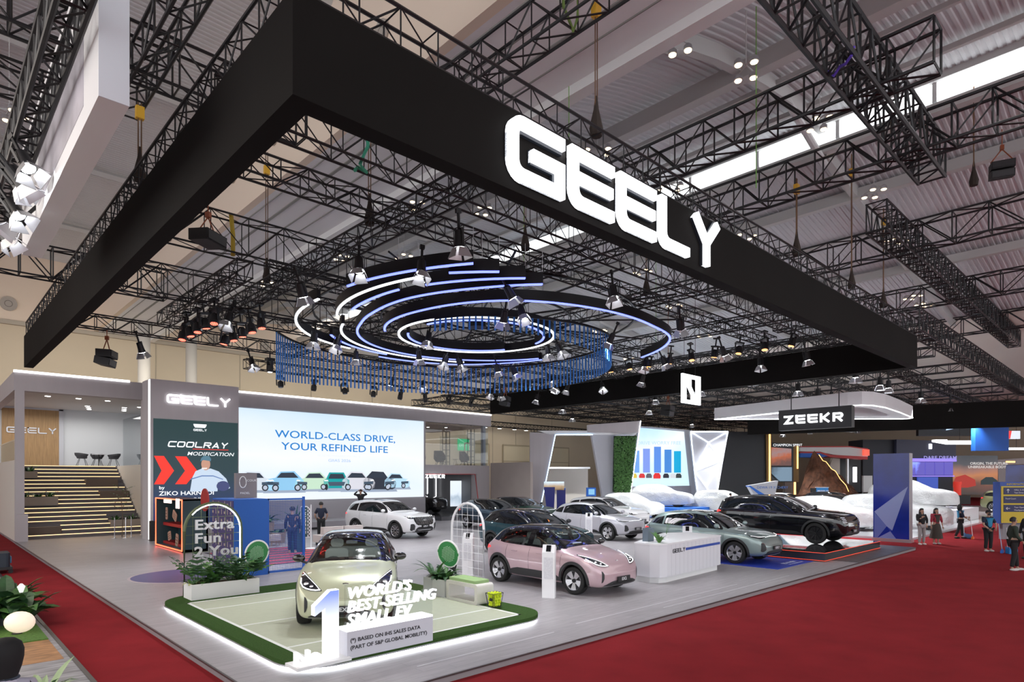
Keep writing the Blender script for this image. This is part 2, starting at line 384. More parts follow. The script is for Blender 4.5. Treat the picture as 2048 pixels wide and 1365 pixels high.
struct('edge_trim', B().bb((-.03, -.03, .085), (26, 0, .108)).bb((-.03, 0, .085), (0, 28, .108)), M('dark_metal_trim', (.12, .11, .11), .35, .7), fl)
struct('skirting', B().bb((-.015, -.015, 0), (26, 0, .09)).bb((-.015, 0, 0), (0, 28, .09)), M('skirting_grey', (.26, .24, .25), .6), fl)
for y0, x0, x1 in ((.62, 2.2, 5.2), (.78, 6.0, 12.5), (.45, 8.5, 15)):
    struct('floor_seam', B().bb((x0, y0, .1), (x1, y0 + .025, .1025)), M('seam_highlight', (.6, .6, .62), .3), fl)  # pale strips paint the highlights along the floor seams
gloss = M('glossy_white_floor', (.62, .63, .66), .08, noise_=(.4, .95))
struct('floor_neighbour', B().bb((30, 1.2, 0), (75, 40, .1)), gloss)
struct('floor_side', B().bb((26, 8, 0), (30, 40, .1)), vinyl)
struct('floor_dark', B().bb((19.4, .0, .1), (26, 4, .112)), M('dark_slate_floor', (.085, .083, .088), .4, noise_=(2, .8)))
struct('floor_left_stand', B().bb((-14, -2, 0), (-1.42, 30, .05)), M('grey_marble', (.30, .30, .32), .35, noise_=(2.2, .55, (1, 5, 1))))
struct('floor_left_stand_edge', B().bb((-1.42, -2, 0), (-1.36, 30, .06)), M('dark_metal_trim'))
struct('floor_left_wood', B().bb((-9, 4.95, .05), (-1.5, 6.55, .056)), M('tan_stone', (.42, .22, .10), .5, noise_=(4, .6, (1, 3, 1))))
M('artificial_grass', (.10, .22, .035), .9, noise_=(25, .7), bump=(300, .6))
struct('floor_left_grass', B().bb((-9, 6.55, .05), (-1.5, 8.3, .075)), M('artificial_grass'))

# ================================================================== trusses
def truss(p, q, w, h, bay, label, group=None, detail=False, rc=.028, rb=.014, name='box_truss'):
    """box truss from p to q (level, along x or y); p,q give the bottom centre line"""
    p, q = V(p), V(q); L = (q - p).length; ang = math.atan2(q.y - p.y, q.x - p.x)
    t = thing(name, label, 'truss', p, ang, group)
    cr = [(-w / 2, 0), (w / 2, 0), (w / 2, h), (-w / 2, h)]
    cm = B().bar((0, 0, 0), (L, 0, 0), rc, 6).mesh('chord', truss_m)
    for y, z in cr: link('chord', cm, t, (0, y, z))
    n = max(1, round(L / bay)); st = L / n
    vm = B().bar((0, -w / 2, 0), (0, w / 2, 0), rb, 4).mesh('rung', truss_m); um = B().bar((0, 0, 0), (0, 0, h), rb, 4).mesh('post', truss_m)
    lat = B()
    for i in range(n + 1):
        x = i * st
        if detail:
            link('rung', vm, t, (x, 0, 0)); link('rung', vm, t, (x, 0, h)); link('post', um, t, (x, -w / 2, 0)); link('post', um, t, (x, w / 2, 0))
        else:
            lat.bar((x, -w / 2, 0), (x, w / 2, 0), rb, 4).bar((x, -w / 2, h), (x, w / 2, h), rb, 4).bar((x, -w / 2, 0), (x, -w / 2, h), rb, 4).bar((x, w / 2, 0), (x, w / 2, h), rb, 4)
    dms = None
    if detail:
        dms = [B().bar((0, 0, 0), (st, 0, h), rb, 4).mesh('brace', truss_m), B().bar((0, 0, h), (st, 0, 0), rb, 4).mesh('brace', truss_m), B().bar((0, -w / 2, 0), (st, w / 2, 0), rb, 4).mesh('brace', truss_m)]
    for i in range(n):
        x = i * st; a, b_ = (0, h) if i % 2 else (h, 0)
        if detail:
            for y in (-w / 2, w / 2): link('brace', dms[0 if i % 2 else 1], t, (x, y, 0))
            link('brace', dms[2], t, (x, 0, 0))
        else:
            for y in (-w / 2, w / 2): lat.bar((x, y, a), (x + st, y, b_), rb, 4)
            lat.bar((x, -w / 2 if i % 2 else w / 2, 0), (x + st, w / 2 if i % 2 else -w / 2, 0), rb, 4).bar((x, w / 2 if i % 2 else -w / 2, h), (x + st, -w / 2 if i % 2 else w / 2, h), rb, 4)
    if not detail: part('lattice', lat, truss_m, t, kind='stuff')
    return t
gF = 'frame trusses of the black fascia'; gI = 'lighting trusses under the hall roof inside the black fascia'; gH = 'heavy hall trusses above the aisle'
truss((.3, .3, 8.72), (26, .3, 8.72), .42, .55, .62, 'long black truss along the top of the fascia with the big white letters', gF, True)
truss((.3, .6, 8.72), (.3, 25.2, 8.72), .42, .55, .62, 'black truss along the top of the left fascia', gF)
truss((25.9, .6, 8.72), (25.9, 25.6, 8.72), .42, .55, .62, 'black truss along the top of the right-hand fascia', gF)
XT = [(3.62, .4, 25.5, 8.9, .45, .7, .7, 'box truss just behind the lettered fascia, carrying the green sling'),
      (5.6, .4, 25.5, 8.95, .4, .45, .6, 'second truss behind the lettered fascia, carrying the big barn-door lamps'),
      (10.3, .4, 14, 8.9, .5, 1.0, 1.0, 'deep open truss with the yellow strap, left of the light rings'),
      (12.0, 4.6, 25.5, 9.1, .4, .45, .6, 'truss across the middle of the light rings'),
      (14.2, .4, 25.5, 8.5, .5, .9, .9, 'deep truss in front of the red stage lamps'),
      (17.0, 4.6, 25.5, 8.7, .4, .45, .6, 'truss above the far half of the light rings'),
      (20.1, .4, 25.5, 8.4, .4, .48, .6, 'truss with the hanging loudspeaker near the back wall'),
      (24.2, 8.5, 25.6, 8.3, .4, .45, .6, 'truss behind the blue slats carrying the dark moving heads')]
for y, x0, x1, z, w, h, bay, lab in XT: truss((x0, y, z), (x1, y, z), w, h, bay, lab, gI, detail=(y < 4))
YT = [(4.6, 2, 20, 8.45, 'truss running back beside the light rings, above the left barn-door lamps'), (3.2, 10, 17.6, 8.3, 'short truss over the tower with the driver poster'), (10.5, 2.2, 24, 9.0, 'truss running back through the centre of the light rings'),
      (15.5, 2.0, 24, 9.0, 'truss running back along the right side of the light rings'), (20.8, 2, 24, 8.9, 'truss with the orange lamps behind the fascia lettering')]
for x, y0, y1, z, lab in YT: truss((x, y0, z), (x, y1, z), .4, .45, .6, lab, gI)
truss((4.6, -2.62, 11), (16.8, -2.62, 11), .62, .95, .6, 'massive black box truss hanging at the upper right with purple straps', gH, True, .05, .028)
truss((11.5, -3.9, 11.05), (11.5, 6, 11.05), .55, .9, .8, 'black truss crossing under the massive box truss, nearer the letters', gH, True, .04, .024)
truss((15.1, -9, 11.05), (15.1, 6, 11.05), .6, .9, .8, 'black truss crossing the end of the massive box truss', gH, True, .04, .024)
truss((22.5, -9, 11), (22.5, 7, 11), .6, .95, 1.0, 'thin-barred truss beyond the end of the massive box truss', gH, False, .035, .022)
truss((19.6, -.45, 11), (46, -.45, 11), .6, .95, .55, 'long dark truss receding down the aisle at the right', gH, False, .035, .022)
truss((31.3, -9, 11), (31.3, 8, 11), .6, .95, 1.0, 'second cross truss down the aisle at the right', gH, False, .035, .022)
truss((39.6, -9, 11), (39.6, 9, 11), .6, .95, 1.0, 'third cross truss down the aisle at the right', gH, False, .035, .022)
truss((26.6, .3, 9.0), (56, .3, 9.0), .6, .9, .6, 'truss continuing past the right corner of the black fascia', gH, False, .035, .02)
truss((5.6, -6, 11.3), (5.6, 6.5, 11.3), .5, .75, .75, 'truss with green slings and chain hoist under the white ceiling strip', gH, True, .035, .02)
truss((-12, 7.3, 11), (3.5, 7.3, 11), .5, .95, .9, 'truss crossing above the white hanging box', gH, True, .035, .022)
truss((-12, 8.95, 10.6), (-.5, 8.95, 10.6), .4, .6, .8, 'lower truss behind the white hanging box', gH, False, .03, .02)
truss((.2, -4, 11), (.2, 9, 11), .45, .7, .8, 'truss running over the left corner of the black fascia', gH, True, .035, .022)
truss((-1.75, 1, 8.9), (-1.75, 13, 8.9), .34, .6, .5, 'black truss carrying lamps beside the white hanging box', gH, False, .04, .02)
truss((-12, 16.6, 9), (3, 16.6, 9), .45, .95, .8, 'truss beyond the far end of the white hanging box', gH, False, .03, .02)
for i in range(9):
    truss((28, 4.5 + 4.2 * i, 9.2), (78, 4.5 + 4.2 * i, 9.2), .45, .5, .7, 'far lighting truss over the neighbouring stands, %s row from the aisle' % 'first second third fourth fifth sixth seventh eighth ninth'.split()[i], 'far trusses over the neighbouring stands', False, .035, .02)
for i in range(7):
    truss((31 + 7 * i, 2, 9.73), (31 + 7 * i, 42, 9.73), .45, .5, .7, 'far cross truss over the neighbouring stands, %s from the fascia corner' % 'first second third fourth fifth sixth seventh'.split()[i], 'far trusses over the neighbouring stands', False, .035, .02)
for i, (x, lab) in enumerate(((35.0, 'upright truss tower behind the armchairs'), (38.2, 'upright truss tower left of the row of work lamps'), (47.5, 'upright truss tower right of the row of work lamps'))):
    t = thing('truss_tower', lab, 'truss', (x, 42.5, 0), 0, 'truss towers at the back wall')
    for sx, sy in ((-1, -1), (1, -1), (1, 1), (-1, 1)): part('chord', B().bar((sx * .25, sy * .25, 0), (sx * .25, sy * .25, 8.4), .035, 6), truss_m, t)
    lat = B()
    for k in range(14):
        z = .3 + k * .6
        for a, b_ in (((-1, -1), (1, -1)), ((1, -1), (1, 1)), ((1, 1), (-1, 1)), ((-1, 1), (-1, -1))): lat.bar((a[0] * .25, a[1] * .25, z), (b_[0] * .25, b_[1] * .25, z), .02, 4)
    part('rungs', lat, truss_m, t, kind='stuff')
truss((37, 42.5, 8.4), (62, 42.5, 8.4), .5, .5, .6, 'truss on the towers along the back wall with a row of work lamps', 'truss towers at the back wall', False, .035, .02)

# ================================================================== the black fascia with the letters
fab = M('black_fabric', (.008, .007, .0065), .8, noise_=(.35, .8), spec=.12)
fa = thing('hanging_fascia', 'huge black hanging fascia frame with white illuminated letters', 'banner', (0, 0, 7.4))
part('front_panel', B().bb((0, 0, 0), (26.3, .3, 1.26)), fab, fa); part('left_panel', B().bb((0, .3, 0), (.3, 25, 1.26)), fab, fa); part('right_panel', B().bb((26.0, .3, 0), (26.3, 25.8, 1.26)), fab, fa)
x = 3.38
for ch, w in zip('GEELY', (1.26, 1.18, 1.18, 1.06, 1.16)):
    b = wide(ch, w, 1.0, .188, .02, .14); q = part('letter', b.xf(face_m((x, 0, .14), 0)), M('letter_led', (1, 1, 1), .5, emit=1.5, ec=(.93, .96, 1)), fa, label='white glowing letter ' + ch)
    bk = wide(ch, w, 1.0, .24, 0, .06); part('letter_back', bk.xf(face_m((x, 0, .14), 0)), M('letter_shell', (.02, .025, .035), .4), q)
    x += w + .17
hs = thing('hanging_emblem', 'white glowing rectangular emblem with a bent stroke inside', 'sign', (22.65, 8.64, 6.42)); lm_ = M('letter_led')
part('outline', B().bb((0, -.1, 0), (.33, 0, 1.37)).bb((1.29, -.1, 0), (1.62, 0, 1.37)).bb((.33, -.1, 0), (1.29, 0, .17)).bb((.33, -.1, 1.2), (1.29, 0, 1.37)), lm_, hs); part('bent_stroke', B().yprism([(.46, 1.25), (.79, 1.25), (.79, .82), (1.15, .42), (1.15, .12), (.83, .12), (.83, .44), (.46, .84)], -.09, -.01), lm_, hs)
for x in (.2, 1.2): part('hanger', B().bar((x, -.05, 1.3), (x, -.05, 8.1), .010, 4), black, hs)
# ================================================================== spiral of light rings
CX, CY, CZ = 12.38, 11.23, 8.3
darkal = M('dark_anodised', (.02, .02, .024), .35, .5)
def polar(pts, step=4):
    """(radius, degrees) knots -> points every few degrees"""
    a = []; last = None
    for r, t in pts:
        if last is not None:
            while t - last > 180: t -= 360
            while t - last < -180: t += 360
        a.append((t, r)); last = t
    if a[0][0] > a[-1][0]: a.reverse()
    n = max(3, int(abs(a[-1][0] - a[0][0]) / step)); out = []
    for i in range(n + 1):
        t = a[0][0] + (a[-1][0] - a[0][0]) * i / n; out.append((interp(a, t), t))
    return out
def sweep(pp, w0, w1, z0, z1):
    b = B(); n = len(pp)
    for r, t in pp:
        c, s = math.cos(R(t)), math.sin(R(t))
        b.v += [((r + w0) * c, (r + w0) * s, z0), ((r + w1) * c, (r + w1) * s, z0), ((r + w1) * c, (r + w1) * s, z1), ((r + w0) * c, (r + w0) * s, z1)]
    for i in range(n - 1):
        for k in range(4): b.f.append((4 * i + k, 4 * i + (k + 1) % 4, 4 * i + 4 + (k + 1) % 4, 4 * i + 4 + k))
    b.f += [(0, 1, 2, 3), tuple(range(4 * n - 1, 4 * n - 5, -1))]
    return b
ARCS = [('b', 'longest blue light arc, sweeping round the right side of the rings', [(3.46, 153), (4.04, -160), (5.11, -118), (5.72, -87), (6.5, -61), (7.5, -41), (8.22, -14)]),
 ('w', 'outermost white light arc at the far left of the rings', [(6.78, -175), (6.58, 160), (6.31, 139), (5.81, 115)]),
 ('b', 'highest blue light arc, nearest the front of the rings', [(7.15, -161), (7.66, -146), (8.23, -131)]),
 ('w', 'white light arc just inside the highest blue one', [(7.22, -143), (6.46, -162), (5.49, 172)]),
 ('b', 'short blue light arc beside the white arc at the left', [(6.32, -151), (5.84, -164), (5.41, -178)]),
 ('b', 'shortest straight-looking blue light bar at the top of the rings', [(7.5, -136), (7.65, -126)]),
 ('b', 'short blue light arc under the straight-looking bar', [(6.55, -143), (6.92, -131), (7.25, -120)]),
 ('b', 'blue light arc winding almost fully round the centre ring', [(6.88, -115), (6.15, -131), (5.53, -150), (4.7, -179), (4.44, 159), (4.56, 114), (4.66, 85), (4.73, 62), (5.02, 16)]),
 ('w', 'thin white light arc on the far left inside of the rings', [(5.0, 160), (5.05, 131), (5.05, 115), (5.1, 84), (5.3, 56)]),
 ('b', 'short blue light arc at the lower left of the rings', [(5.5, 140), (5.45, 116), (5.35, 97)]),
 ('b', 'lowest blue light arc on the far side of the rings', [(5.99, 96), (5.98, 64), (5.6, 38), (5.35, 16)]),
 ('w', 'closed bright white centre ring', [(2.95, 0), (2.95, 90), (2.95, 180), (2.95, 270), (2.95, 360)]),
 ('b', 'blue light arc inside the white ring, far side', [(2.6, 150), (2.6, 90), (2.6, 23)]),
 ('b', 'blue light arc inside the white ring, near side', [(2.55, -173), (2.55, -120), (2.55, -70), (2.6, -16)])]
for kind, lab, pts in ARCS:
    if lab.startswith('closed'): pp = [(2.95, 6 * i) for i in range(61)]
    else: pp = polar(pts, 3)
    t = thing('light_arc', lab, 'ring light', (CX, CY, CZ), 0, 'suspended light arcs')
    part('body', sweep(pp, -.06, .06, .03, .34), darkal, t, 30)
    part('light_strip', sweep(pp, -.036, .036, -.01, .03), M('arc_white', (1, 1, 1), emit=2.2, ec=(.92, .95, 1)) if kind == 'w' else M('arc_blue', (.5, .55, 1), emit=1.9, ec=(.13, .18, 1)), t)
    for i in (0, len(pp) // 2, len(pp) - 1):
        r, a = pp[i]; part('hanger', B().bar((r * math.cos(R(a)), r * math.sin(R(a)), .3), (r * math.cos(R(a)), r * math.sin(R(a)), .95), .008, 4), alu, t)
t = thing('ring_support_frame', 'dark spoked frame that the light arcs hang from', 'frame', (CX, CY, CZ + .62))
for k in range(14):
    a = R(360 * k / 14 + 6); part('spoke', B().bar((1.2 * math.cos(a), 1.2 * math.sin(a), 0), (7.6 * math.cos(a), 7.6 * math.sin(a), 0), .035, 4), truss_m, t)
for r in (1.2, 3.6, 6.0): part('hoop', sweep([(r, 9 * i) for i in range(41)], -.03, .03, -.03, .03), truss_m, t)
part('hub', B().bar((0, 0, -.25), (0, 0, .3), .35, 12), truss_m, t)

# blue slat curtain winding round the rings
t = thing('slat_curtain', 'spiral curtain of thin blue hanging slats round the light rings', 'curtain', (CX, CY, CZ))
KN = [(3.05, -158), (3.31, -117), (3.74, -89), (4.43, -65), (5.23, -39), (5.85, 0), (6.54, 40), (6.84, 71), (7.0, 104), (7.3, 126), (7.4, 143)]
pp = polar(KN, 2); part('rail', sweep(pp, -.035, .035, -.02, .06), darkal, t)
slm = M('blue_slat', (.03, .20, .60), .45); s0 = B().box((0, 0, -.5), (.035, .06, 1)).mesh('slat', slm)
s_ = 0; prev = None; acc = 0
ang = -158.0; fine = []
for i in range(1204):
    a = -158 + 301 * i / 1203; r = interp([(k[1], k[0]) for k in KN], a); fine.append((r * math.cos(R(a)), r * math.sin(R(a)), a))
for i, (x, y, a) in enumerate(fine):
    if prev: acc += math.hypot(x - prev[0], y - prev[1])
    prev = (x, y)
    if i == 0 or acc > .205:
        acc = 0; o = link('slat', s0, t, (x, y, 0), R(a)); o.scale = (1, 1, interp([(-158, .42), (-100, .55), (-39, 1.0), (40, 1.25), (104, 1.38), (143, 1.75)], a))

# ================================================================== lamps
silver = M('barn_door_silver', (.55, .55, .57), .3, .8); lens = M('lamp_lens', (1, 1, 1), emit=22, ec=(.95, .97, 1))
def barn_lamp():
    t = thing('stage_lamp', 'x', 'stage lamp')
    part('clamp', B().bar((0, 0, .35), (0, 0, .75), .035, 6).box((0, 0, .75), (.12, .07, .1)), truss_m, t)
    part('yoke', B().box((0, .14, .2), (.05, .012, .34)).box((0, -.14, .2), (.05, .012, .34)).box((0, 0, .37), (.05, .29, .012)), truss_m, t)
    part('housing', B().lathe([(.06, .36), (.10, .33), (.115, .1), (.135, -.02), (.12, -.02)], 14), black, t, 35)
    part('lens', B().lathe([(.001, -.015), (.11, -.015), (.11, -.03), (.001, -.045)], 14), lens, t)
    for k in range(4):
        a = PI / 2 * k; m = Matrix.Rotation(a, 4, 'Z')
        part('barn_door', B().add([(.13, -.10, -.03), (.13, .10, -.03), (.21, .17, -.24), (.21, -.17, -.24), (.137, -.10, -.03), (.137, .10, -.03), (.217, .17, -.24), (.217, -.17, -.24)], [(0, 1, 2, 3), (7, 6, 5, 4), (0, 4, 5, 1), (1, 5, 6, 2), (2, 6, 7, 3), (3, 7, 4, 0)]).xf(m), silver, t)
    return t
SPOT_W = 430
def spot(parent, energy, ang=75, blend=.7, color=(.96, .98, 1), r=.11):
    l = bpy.data.lights.new('lamp_beam', 'SPOT'); l.energy = energy; l.spot_size = R(ang); l.spot_blend = blend; l.color = color; l.shadow_soft_size = r
    o = bpy.data.objects.new('lamp_beam', l); col.objects.link(o); o.parent = parent; o.location = (0, 0, -.12); return o
proto = barn_lamp(); used = False
SP = [(4.1, 13.9), (3.1, 20.1), (7.3, 20.1), (4.6, 9.5), (4.6, 6.5), (5.8, 5.6), (5.4, 3.6), (8.9, 5.6), (10.5, 7.7), (10.5, 6.8), (10.9, 3.6), (15.5, 4.3), (10.5, 11.8), (7.2, 14.2), (8.1, 14.2), (10.5, 17.0), (11.8, 14.2), (13.1, 14.2), (14.0, 14.2), (16.2, 14.2), (17.3, 14.2), (15.5, 10.4), (20.8, 15.1), (15.5, 9.7), (15.5, 7.3), (20.8, 9.4), (20.8, 8.3), (23.9, 14.2), (24.1, 17), (23.2, 17), (15.5, 22.1), (16.2, 20.1), (21.0, 20.1), (21.8, 20.1), (24.8, 20.1), (23.1, 17), (24.3, 5.6), (24.4, 3.6), (20.8, 5.5), (24.4, 12)]
tops = {}
ordn = 'first second third fourth fifth sixth seventh eighth ninth tenth eleventh twelfth'.split()
spots = []
for i, (x, y) in enumerate(SP):
    zz = 7.95 if y not in (20.1, 14.2) else (7.75 if y == 20.1 else 7.8)
    if y in (17,): zz = 8.0
    if i == 0: o = proto; o.location = (x, y, zz)
    else: o = copy_tree(proto); o.location = (x, y, zz)
    o.rotation_euler = (R(random.uniform(-30, 30)), R(random.uniform(-28, 28)), random.uniform(0, 6.28))
    o['group'] = 'barn-door stage lamps on the inner trusses'
    side = 'left of the light rings' if x < 6.5 else ('below the light rings' if 6.5 <= x < 14.5 else ('right of the light rings' if x < 19 else 'by the right-hand fascia'))
    row = 'front' if y < 6 else ('middle' if y < 13 else ('far' if y < 18 else 'rearmost'))
    key = (side, row); tops[key] = tops.get(key, 0) + 1
    o['label'] = 'silver barn-door stage lamp %s, %s in the %s row' % (side, ordn[tops[key] - 1], row)
    spots.append(o)
for o in spots: spot(o, SPOT_W)
# neighbouring stands: rows of the same lamps, seen small
LIT = [(33, 17.5), (38.5, 21), (44, 17), (32.5, 4.5), (36.5, 4.5), (45, 5), (41, 8.7), (47, 12.5), (52, 25), (60, 6), (39, 29), (31.5, 13), (33, 25), (29.5, 8.7), (56, 17)]
for i in range(46):
    x = 30 + random.random() * 44; y = 3 + random.random() * 36
    if i < len(LIT): x, y = LIT[i]
    ti = round((y - 4.5) / 4.2); y = 4.5 + 4.2 * max(0, min(8, ti))
    o = copy_tree(proto)
    for ch in list(o.children):
        if ch.type == 'LIGHT': bpy.data.objects.remove(ch)
    o.location = (x, y - .225, 8.19); o.rotation_euler = (0, 0, random.uniform(0, 6.28)); o.scale = (1.25, 1.25, 1.25)
    o['group'] = 'small lit stage lamps over the far stands'; o['label'] = 'tiny lit stage lamp on the crowded trusses over the far stands'
    if i < len(LIT): spot(o, SPOT_W * 5, 100)
# LED wash lamps, red on the left and orange on the right
def wash(mat_):
    t = thing('wash_lamp', 'x', 'stage lamp')
    part('clamp', B().bar((0, 0, .3), (0, 0, .62), .03, 6).box((0, 0, .62), (.2, .2, .06)), truss_m, t)
    part('yoke', B().box((0, .16, .12), (.08, .03, .36)).box((0, -.16, .12), (.08, .03, .36)).box((0, 0, .3), (.2, .34, .06)), black, t)
    part('head', B().lathe([(.07, .18), (.13, .1), (.145, -.12), (.13, -.14)], 14), black, t, 35)
    q = part('lens_plate', B().lathe([(.001, -.13), (.12, -.13), (.12, -.145), (.001, -.145)], 14), M('dark_lens', (.03, .02, .02), .3), t)
    b = B()
    for rr, n in ((0, 1), (.045, 6), (.09, 12)):
        for k in range(n): a = 2 * PI * k / n; b.lathe([(.001, -.146), (.017, -.146), (.014, -.153), (.001, -.155)], 6, (rr * math.cos(a), rr * math.sin(a), 0))
    part('leds', b, mat_, t, kind='stuff'); return t
redl = M('red_led', (1, .1, .05), emit=6, ec=(1, .08, .05)); oral = M('orange_led', (1, .4, .1), emit=6, ec=(1, .33, .08))
def place_many(proto_fn, mat_, pts, lab, grp):
    p0 = proto_fn(mat_)
    for i, (x, y, z, tx) in enumerate(pts):
        o = p0 if i == 0 else copy_tree(p0); o.location = (x, y, z); o.rotation_euler = (R(tx), R(random.uniform(-12, 12)), random.uniform(0, 6.28)); o['label'] = lab % ordn[i]; o['group'] = grp
place_many(wash, redl, [(3.2, 15.4 - .75 * i, 7.6, 10) for i in range(5)] + [(4.6, 15.6 - .8 * i, 7.7, 8) for i in range(5)], 'black stage lamp glowing red over the poster tower, %s from the back', 'red wash lamps')
place_many(wash, oral, [(20.8 + .04 * i, 11.3 - 1.05 * i, 8.1, 10) for i in range(9)], 'black stage lamp glowing orange behind the fascia, %s from the back', 'orange wash lamps')
def mover(m_):
    t = thing('moving_head', 'x', 'stage lamp')
    part('base', B().box((0, 0, .34), (.34, .3, .14)).bar((0, 0, .4), (0, 0, .62), .03, 6), black, t)
    part('arm', B().box((0, .19, .12), (.12, .05, .4)), black, t); part('arm', B().box((0, -.19, .12), (.12, .05, .4)), black, t)
    part('head', B().lathe([(.05, .16), (.14, .08), (.15, -.1), (.12, -.2), (.10, -.2)], 14), black, t, 35); part('lens', B().lathe([(.001, -.19), (.1, -.19), (.09, -.205), (.001, -.21)], 12), m_, t); return t
place_many(mover, M('dark_lens'), [(10.3 + 1.8 * i, 24.2, 7.72, 4) for i in range(8)], 'dark moving-head lamp hanging behind the blue slats, %s from the left', 'dark moving heads along the back truss')
o = mover(lens); o.location = (8.05, 20.1, 7.74); o['label'] = 'lit moving-head lamp left of the blue slat curtain'
# loudspeakers
spk = M('speaker_black', (.012, .012, .013), .6)
def speaker(loc, rz, lab, n, top, sc_=1):
    t = thing('hanging_loudspeaker', lab, 'speaker', loc, rz, 'hanging loudspeaker arrays')
    for i in range(n):
        m = Matrix.Rotation(R(9 * i), 4, 'Y'); q = part('cabinet', B().yprism([(-.3 * sc_, -.15 * sc_), (.28 * sc_, -.18 * sc_), (.3 * sc_, .14 * sc_), (-.3 * sc_, .16 * sc_)], -.42 * sc_, .42 * sc_).xf(Matrix.Translation((-.05 * i * i, 0, -.34 * i * sc_)) @ m), spk, t)
        part('grille', B().bb((.285 * sc_, -.38 * sc_, -.13 * sc_), (.31 * sc_, .38 * sc_, .11 * sc_)).xf(Matrix.Translation((-.05 * i * i, 0, -.34 * i * sc_)) @ m), M('speaker_grille', (.03, .03, .032), .45), q)
    part('rigging', B().bar((0, -.3, .15), (0, 0, .55), .02, 4).bar((0, .3, .15), (0, 0, .55), .02, 4).bar((0, 0, .5), (0, 0, top), .015, 5).box((0, 0, .6), (.12, .1, .14)), M('orange_shackle', (.3, .08, .03), .5), t)
speaker((1.95, 20.1, 7.5), R(-30), 'black loudspeaker array hanging by the back wall at the left', 2, .95, .85)
speaker((2.2, 9.8, 9.0), R(-55), 'black loudspeaker hanging just inside the left fascia', 1, .9, .9)
speaker((22.9, 20.9, 7.75), R(-60), 'black loudspeaker array left of the right-hand fascia end', 2, 6.75, .85)
speaker((28.6, 13.1, 7.0), R(-80), 'black loudspeaker array right of the white square emblem', 2, 6.6, .9)
speaker((22.5, -3.3, 13.1), R(200), 'slim black loudspeaker hanging near the right picture edge', 2, 1.2, .75)
# hall lamps, four warm floods on a bracket
warm = M('warm_flood', (1, .85, .6), emit=3.5, ec=(1, .72, .42))
HL = [(9.59, .79, 13), (11.68, .15, 13), (15.39, -.23, 13), (21.33, .13, 13), (33, 1.8, 12), (10.24, 12.09, 13), (12.27, 10.75, 13), (7.9, 20, 11.38), (10.76, 18.74, 12.9), (12.91, 16.96, 13), (22.51, 10.67, 13), (27, 11.7, 12.4), (32.9, 13.2, 11.9), (27.3, 17.1, 12), (35.2, 20.6, 11.8), (-1.31, 15.11, 13), (12.04, 5.1, 13), (15.78, 4.89, 13), (21.83, 5.13, 13), (25.4, .5, 12.5), (34.2, 1.6, 11.8)]
def roof_z(x): return 17.3 if x < 5.7 else (12.955 if x < 9.3 else (interp(arch, x) if x < 20.35 else (interp(low, x) if x < 40 else 12.0)))
def flood(rod):
    t = thing('hall_lamp', 'x', 'ceiling lamp')
    part('bracket', B().bar((-.32, -.18, .12), (.32, .18, .12), .02, 5).bar((-.32, .18, .12), (.32, -.18, .12), .02, 5).bar((0, 0, .12), (0, 0, rod), .012, 4), steel, t)
    for sx, sy in ((-.32, -.18), (.32, .18), (-.32, .18), (.32, -.18)):
        h = part('lamp_head', B().lathe([(.04, .12), (.1, .06), (.11, -.04), (.09, -.04)], 12, (sx, sy, 0)), alu, t, 30); part('lens', B().lathe([(.001, -.03), (.095, -.03), (.08, -.06), (.001, -.07)], 12, (sx, sy, 0)), warm, h)
    return t
where = ['below the clerestory arch, nearest the top of the picture', 'below the long grey beam', 'under the slanting steel strut', 'below the grey box on the far roof beam', 'down the aisle at the right', 'above the truss crossing, left of the letters', 'just right of that truss crossing', 'above the left wash lamps', 'above the highest light arc', 'behind the highest light arc', 'below the letter Y', 'left of the right-hand fascia', 'low beside the right-hand trusses', 'behind the blue slats', 'far back over the portal', 'at the left picture edge', 'above the second letter', 'above the letter L', 'right of the letter Y', 'under the far cross truss', 'farthest down the aisle']
for i, (x, y, z) in enumerate(HL):
    o = flood(roof_z(x) - z + .01); o.location = (x, y, z); o.rotation_euler.z = R(20 + 7 * i); o['label'] = 'cluster of four warm hall lamps ' + where[i]; o['group'] = 'warm hall lamp clusters'
for i, x in enumerate((40, 42, 44.2, 46, 49.5)):
    t = thing('work_lamp', 'round bright work lamp on the back-wall truss, %s from the left' % ordn[i], 'lamp', (x, 42.3, 8.2), 0, 'work lamps along the back wall')
    part('housing', B().lathe([(.1, .25), (.22, .1), (.24, 0)], 12), black, t); part('lens', B().lathe([(.001, -.03), (.22, 0), (.2, .02), (.001, .02)], 12), M('work_lens', (1, 1, 1), emit=9, ec=(1, .97, .85)), t)
# ================================================================== slings, hoists, hanging box
sling = M('green_sling', (.05, .35, .22), .7); sling2 = M('olive_sling', (.16, .26, .06), .7); purple = M('purple_strap', (.10, .05, .45), .7); yel = M('yellow_hoist', (.75, .42, .03), .5); chain = M('rusty_chain', (.16, .09, .05), .6, .4)
def strap(pts, mat_, lab, r=.03): one('lifting_strap', B().tube(pts, r, 5), mat_, lab, 'strap', group='lifting straps on the trusses')
strap([(3.0, 3.4, 9.7), (3.02, 3.42, 9.2), (2.9, 3.5, 8.85), (3.1, 3.6, 8.8), (3.0, 3.75, 8.92), (2.85, 3.6, 8.75)], sling, 'teal sling knotted round the truss behind the fascia', .035)
strap([(5.4, .6, 12.1), (5.45, .62, 11.6), (5.7, .6, 11.25), (5.85, .62, 11.6), (5.8, .6, 12.1)], sling2, 'green slings looped over the truss under the white ceiling strip')
strap([(9.75, -2.93, 11.12), (9.7, -2.9, 10.94), (9.85, -2.75, 10.93), (10.0, -2.6, 11.02), (10.1, -2.45, 10.95), (10.15, -2.31, 11.12)], purple, 'purple strap wound round the massive box truss')
